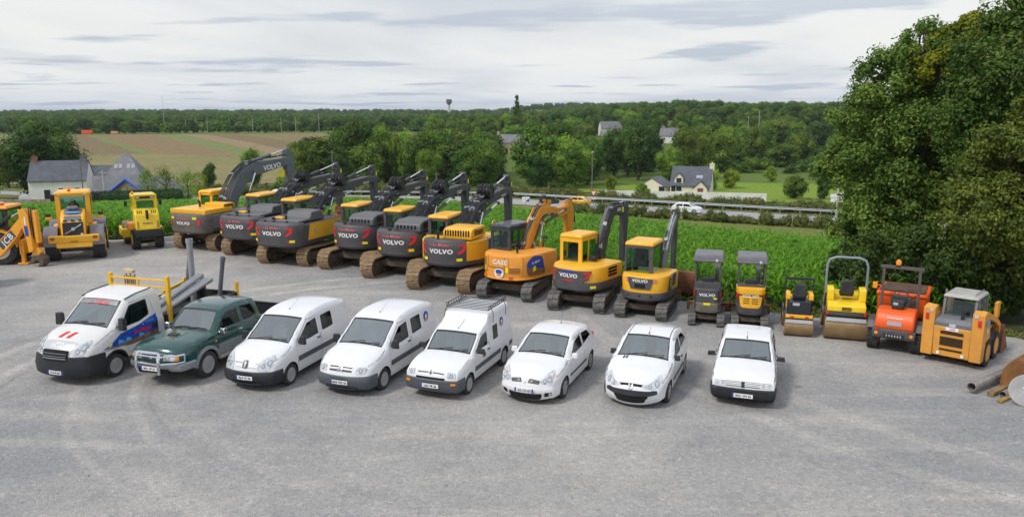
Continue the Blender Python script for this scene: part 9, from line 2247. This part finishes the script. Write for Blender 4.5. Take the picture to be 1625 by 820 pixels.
def arrowsign(t):
	m = MB(); m.cyl((0, 0, -.1), (0, 0, 2.1), .04, n=8); m.build('post', galm, t); m = MB(); m.prism([(-.5, 1.2), (.55, 1.2), (.55, 2.0), (-.5, 2.0)], -.03, 0, 'y'); s = m.build('sign_plate', whitem, t); m = MB(); m.prism([(.0, 1.3), (.5, 1.3), (.5, 1.75), (.2, 1.55)], -.04, -.03, 'y'); m.build('blue_mark', blue_m, s)
pole_thing('road_sign', 'white roadside sign with a blue corner by the guardrail, left of the orange boom', 'sign', 834, 106, arrowsign)
def dirsign(t):
	m = MB(); m.cyl((0, 0, -.1), (0, 0, 4.2), .12, .10, 8); m.build('post', concr, t); m = MB(); m.prism([(-1.0, 2.9), (.8, 2.9), (.8, 3.5), (-1.0, 3.3)], -.06, -.02, 'y'); m.build('sign_plate', whitem, t); m = MB(); m.prism([(-.9, 2.3), (.7, 2.25), (.7, 2.8), (-.9, 2.8)], -.06, -.02, 'y'); m.build('sign_plate', whitem, t)
pole_thing('direction_sign', 'white post with two direction boards beyond the road at right', 'sign', 1325, 101, dirsign)
# little items far off
for i, (px, w) in enumerate([(135, 3.2), (143, 4.2)]):
	x = PX(px, 500); mb = MB(); mb.bb(-w / 2, w / 2, -1, 1, .1, 2.6); o = mb.build('red_trailer', mat('tomato_red', (.8, .09, .02), .5), None, bevel=.2); o.location = (x, 500, g1(x, 500)); tag(o, ['small red trailer, left one at the far field edge', 'longer red trailer, right one at the far field edge'][i], 'trailer', 'red trailers at the far field edge')
x = PX(183, 500); mb = MB(); mb.bb(-2.2, 2.2, -1, 1, .1, 1.8); o = mb.build('round_bale_stack', mat('pale_orange', (.6, .3, .12), .7), None, bevel=.3); o.location = (x, 500, g1(x, 500)); tag(o, 'pale orange heap right of the red trailers', 'heap')
x = PX(713, 1500); t = thing('water_tower', 'tiny dark water tower on the horizon', 'tower', (x, 1500, g1(x, 1500))); m = MB(); m.cyl((0, 0, 0), (0, 0, 22), 2.2, n=12); m.build('shaft', concr, t); m = MB(); m.lathe([(2.2, 20), (5.5, 24), (5.5, 30), (.1, 31)], 16); m.build('tank', mat('dark_tank', (.09, .08, .09), .8), t)
# white boulders and tarps by the road bend
rr = random.Random(8)
for i in range(7):
	x = PX(430 + i * 3.2 + rr.uniform(-2, 2), 128 + rr.uniform(-1, 3)); y = 130; iv, jf = ICO; s = rr.uniform(.5, 1.0); mb = MB(); mb.add([(v[0] * s * 1.3, v[1] * s, v[2] * s * .8 + .3) for v in iv], [tuple(int(q) for q in f) for f in jf], 0, True)
	o = mb.build('wrapped_bale', mat('white_wrap', (.60, .62, .66), .4, var=.15), None); o.location = (x, y + rr.uniform(-2, 2), g1(x, y) + (.7 if i % 3 == 2 else 0)); tag(o, 'pale grey wrapped bale heaped by the road behind the first boom', 'bale', 'wrapped bales beside the road')
# ---------------- cars on the road
def road_car(label, x, y, az, paint):
	top = [(1.98, .25, 'c'), (2.05, .45), (2.02, .68), (1.85, .85), (1.2, 1.0, 'c'), (.45, 1.40, 'c'), (-.4, 1.48), (-1.3, 1.42, 'c'), (-1.85, 1.05, 'c'), (-1.98, .8), (-1.98, .3, 'c')]
	h1 = roundpoly([(.95, 1.0), (.40, 1.34), (-.3, 1.38), (-.3, 1.0)], .05); h2 = roundpoly([(-.42, 1.0), (-.42, 1.38), (-1.1, 1.34), (-1.45, 1.05)], .06)
	root, c = car('passing_car', label, 'car', (x, y, g1(x, y) + .06), az, None, top=top, holes=[h1, h2], gseg={4: (.92, 'windscreen'), 7: (.86, 'rear_window')}, wseg=4, wipers=(), tw=.2, wk='alloy', top_segs=(2, 3, 5, 6), paint=paint,
				  W=1.78, fl=.8, ft=.16, rl=.6, rt=.10, belt=.96, tumble=.25, rr=.11, rw=.07, sill=.24, axf=1.25, axr=-1.25, ar=.35, rw_=.32, bp=2.3, bows=[.16, .16, .12, .08, .06, .04, .03, .05, .05, .05])
	back_lights(root, c, .8, .95, .5, .8); headlight(c, root, roundpoly([(.45, .62), (.5, .75), (.78, .8), (.78, .66)], .03))
	return root
def on_road(px, off):
	best = min(((abs(PX(px, y) - x), x, y) for x, y in [(-60 + .5 * i, 121 - .52 * (-60 + .5 * i)) for i in range(260)]), key=lambda q: q[0]); return best[1] + off * .46, best[2] + off * .88
xa, ya = on_road(921, -1.2); road_car('bright yellow hatchback driving on the road, left of the yield sign', xa, ya, 297, mat('taxi_yellow', (.80, .42, .015), .3, coat=.6))
xa, ya = on_road(1096, -1.8); road_car('white car on the road half hidden by brambles', xa, ya, 117, mat('white_car_paint', (.72, .74, .76), .3, coat=.6))
for i, (px, y, az, pm) in enumerate([(428, 133, 60, (.6, .62, .65))]):
	xa, ya = on_road(px, 6); road_car('pale car standing at the road bend behind the first boom', xa, ya, 110, mat('pale_paint', pm, .3, coat=.5))
# ================================================================ thin air that fades the far hills
hm = bpy.data.materials.new('air'); hm.use_nodes = True; t = hm.node_tree; t.nodes.clear()
pv = nn(t, 'ShaderNodeVolumePrincipled'); pv.inputs['Color'].default_value = (.80, .88, 1.0, 1); pv.inputs['Density'].default_value = .00009; pv.inputs['Anisotropy'].default_value = 0.0
o_ = nn(t, 'ShaderNodeOutputMaterial'); t.links.new(pv.outputs[0], o_.inputs['Volume'])
mb = MB(); mb.bb(-7000, 7000, -320, 9500, -30, 60); hz_o = mb.build('haze', hm); hz_o['kind'] = 'stuff'
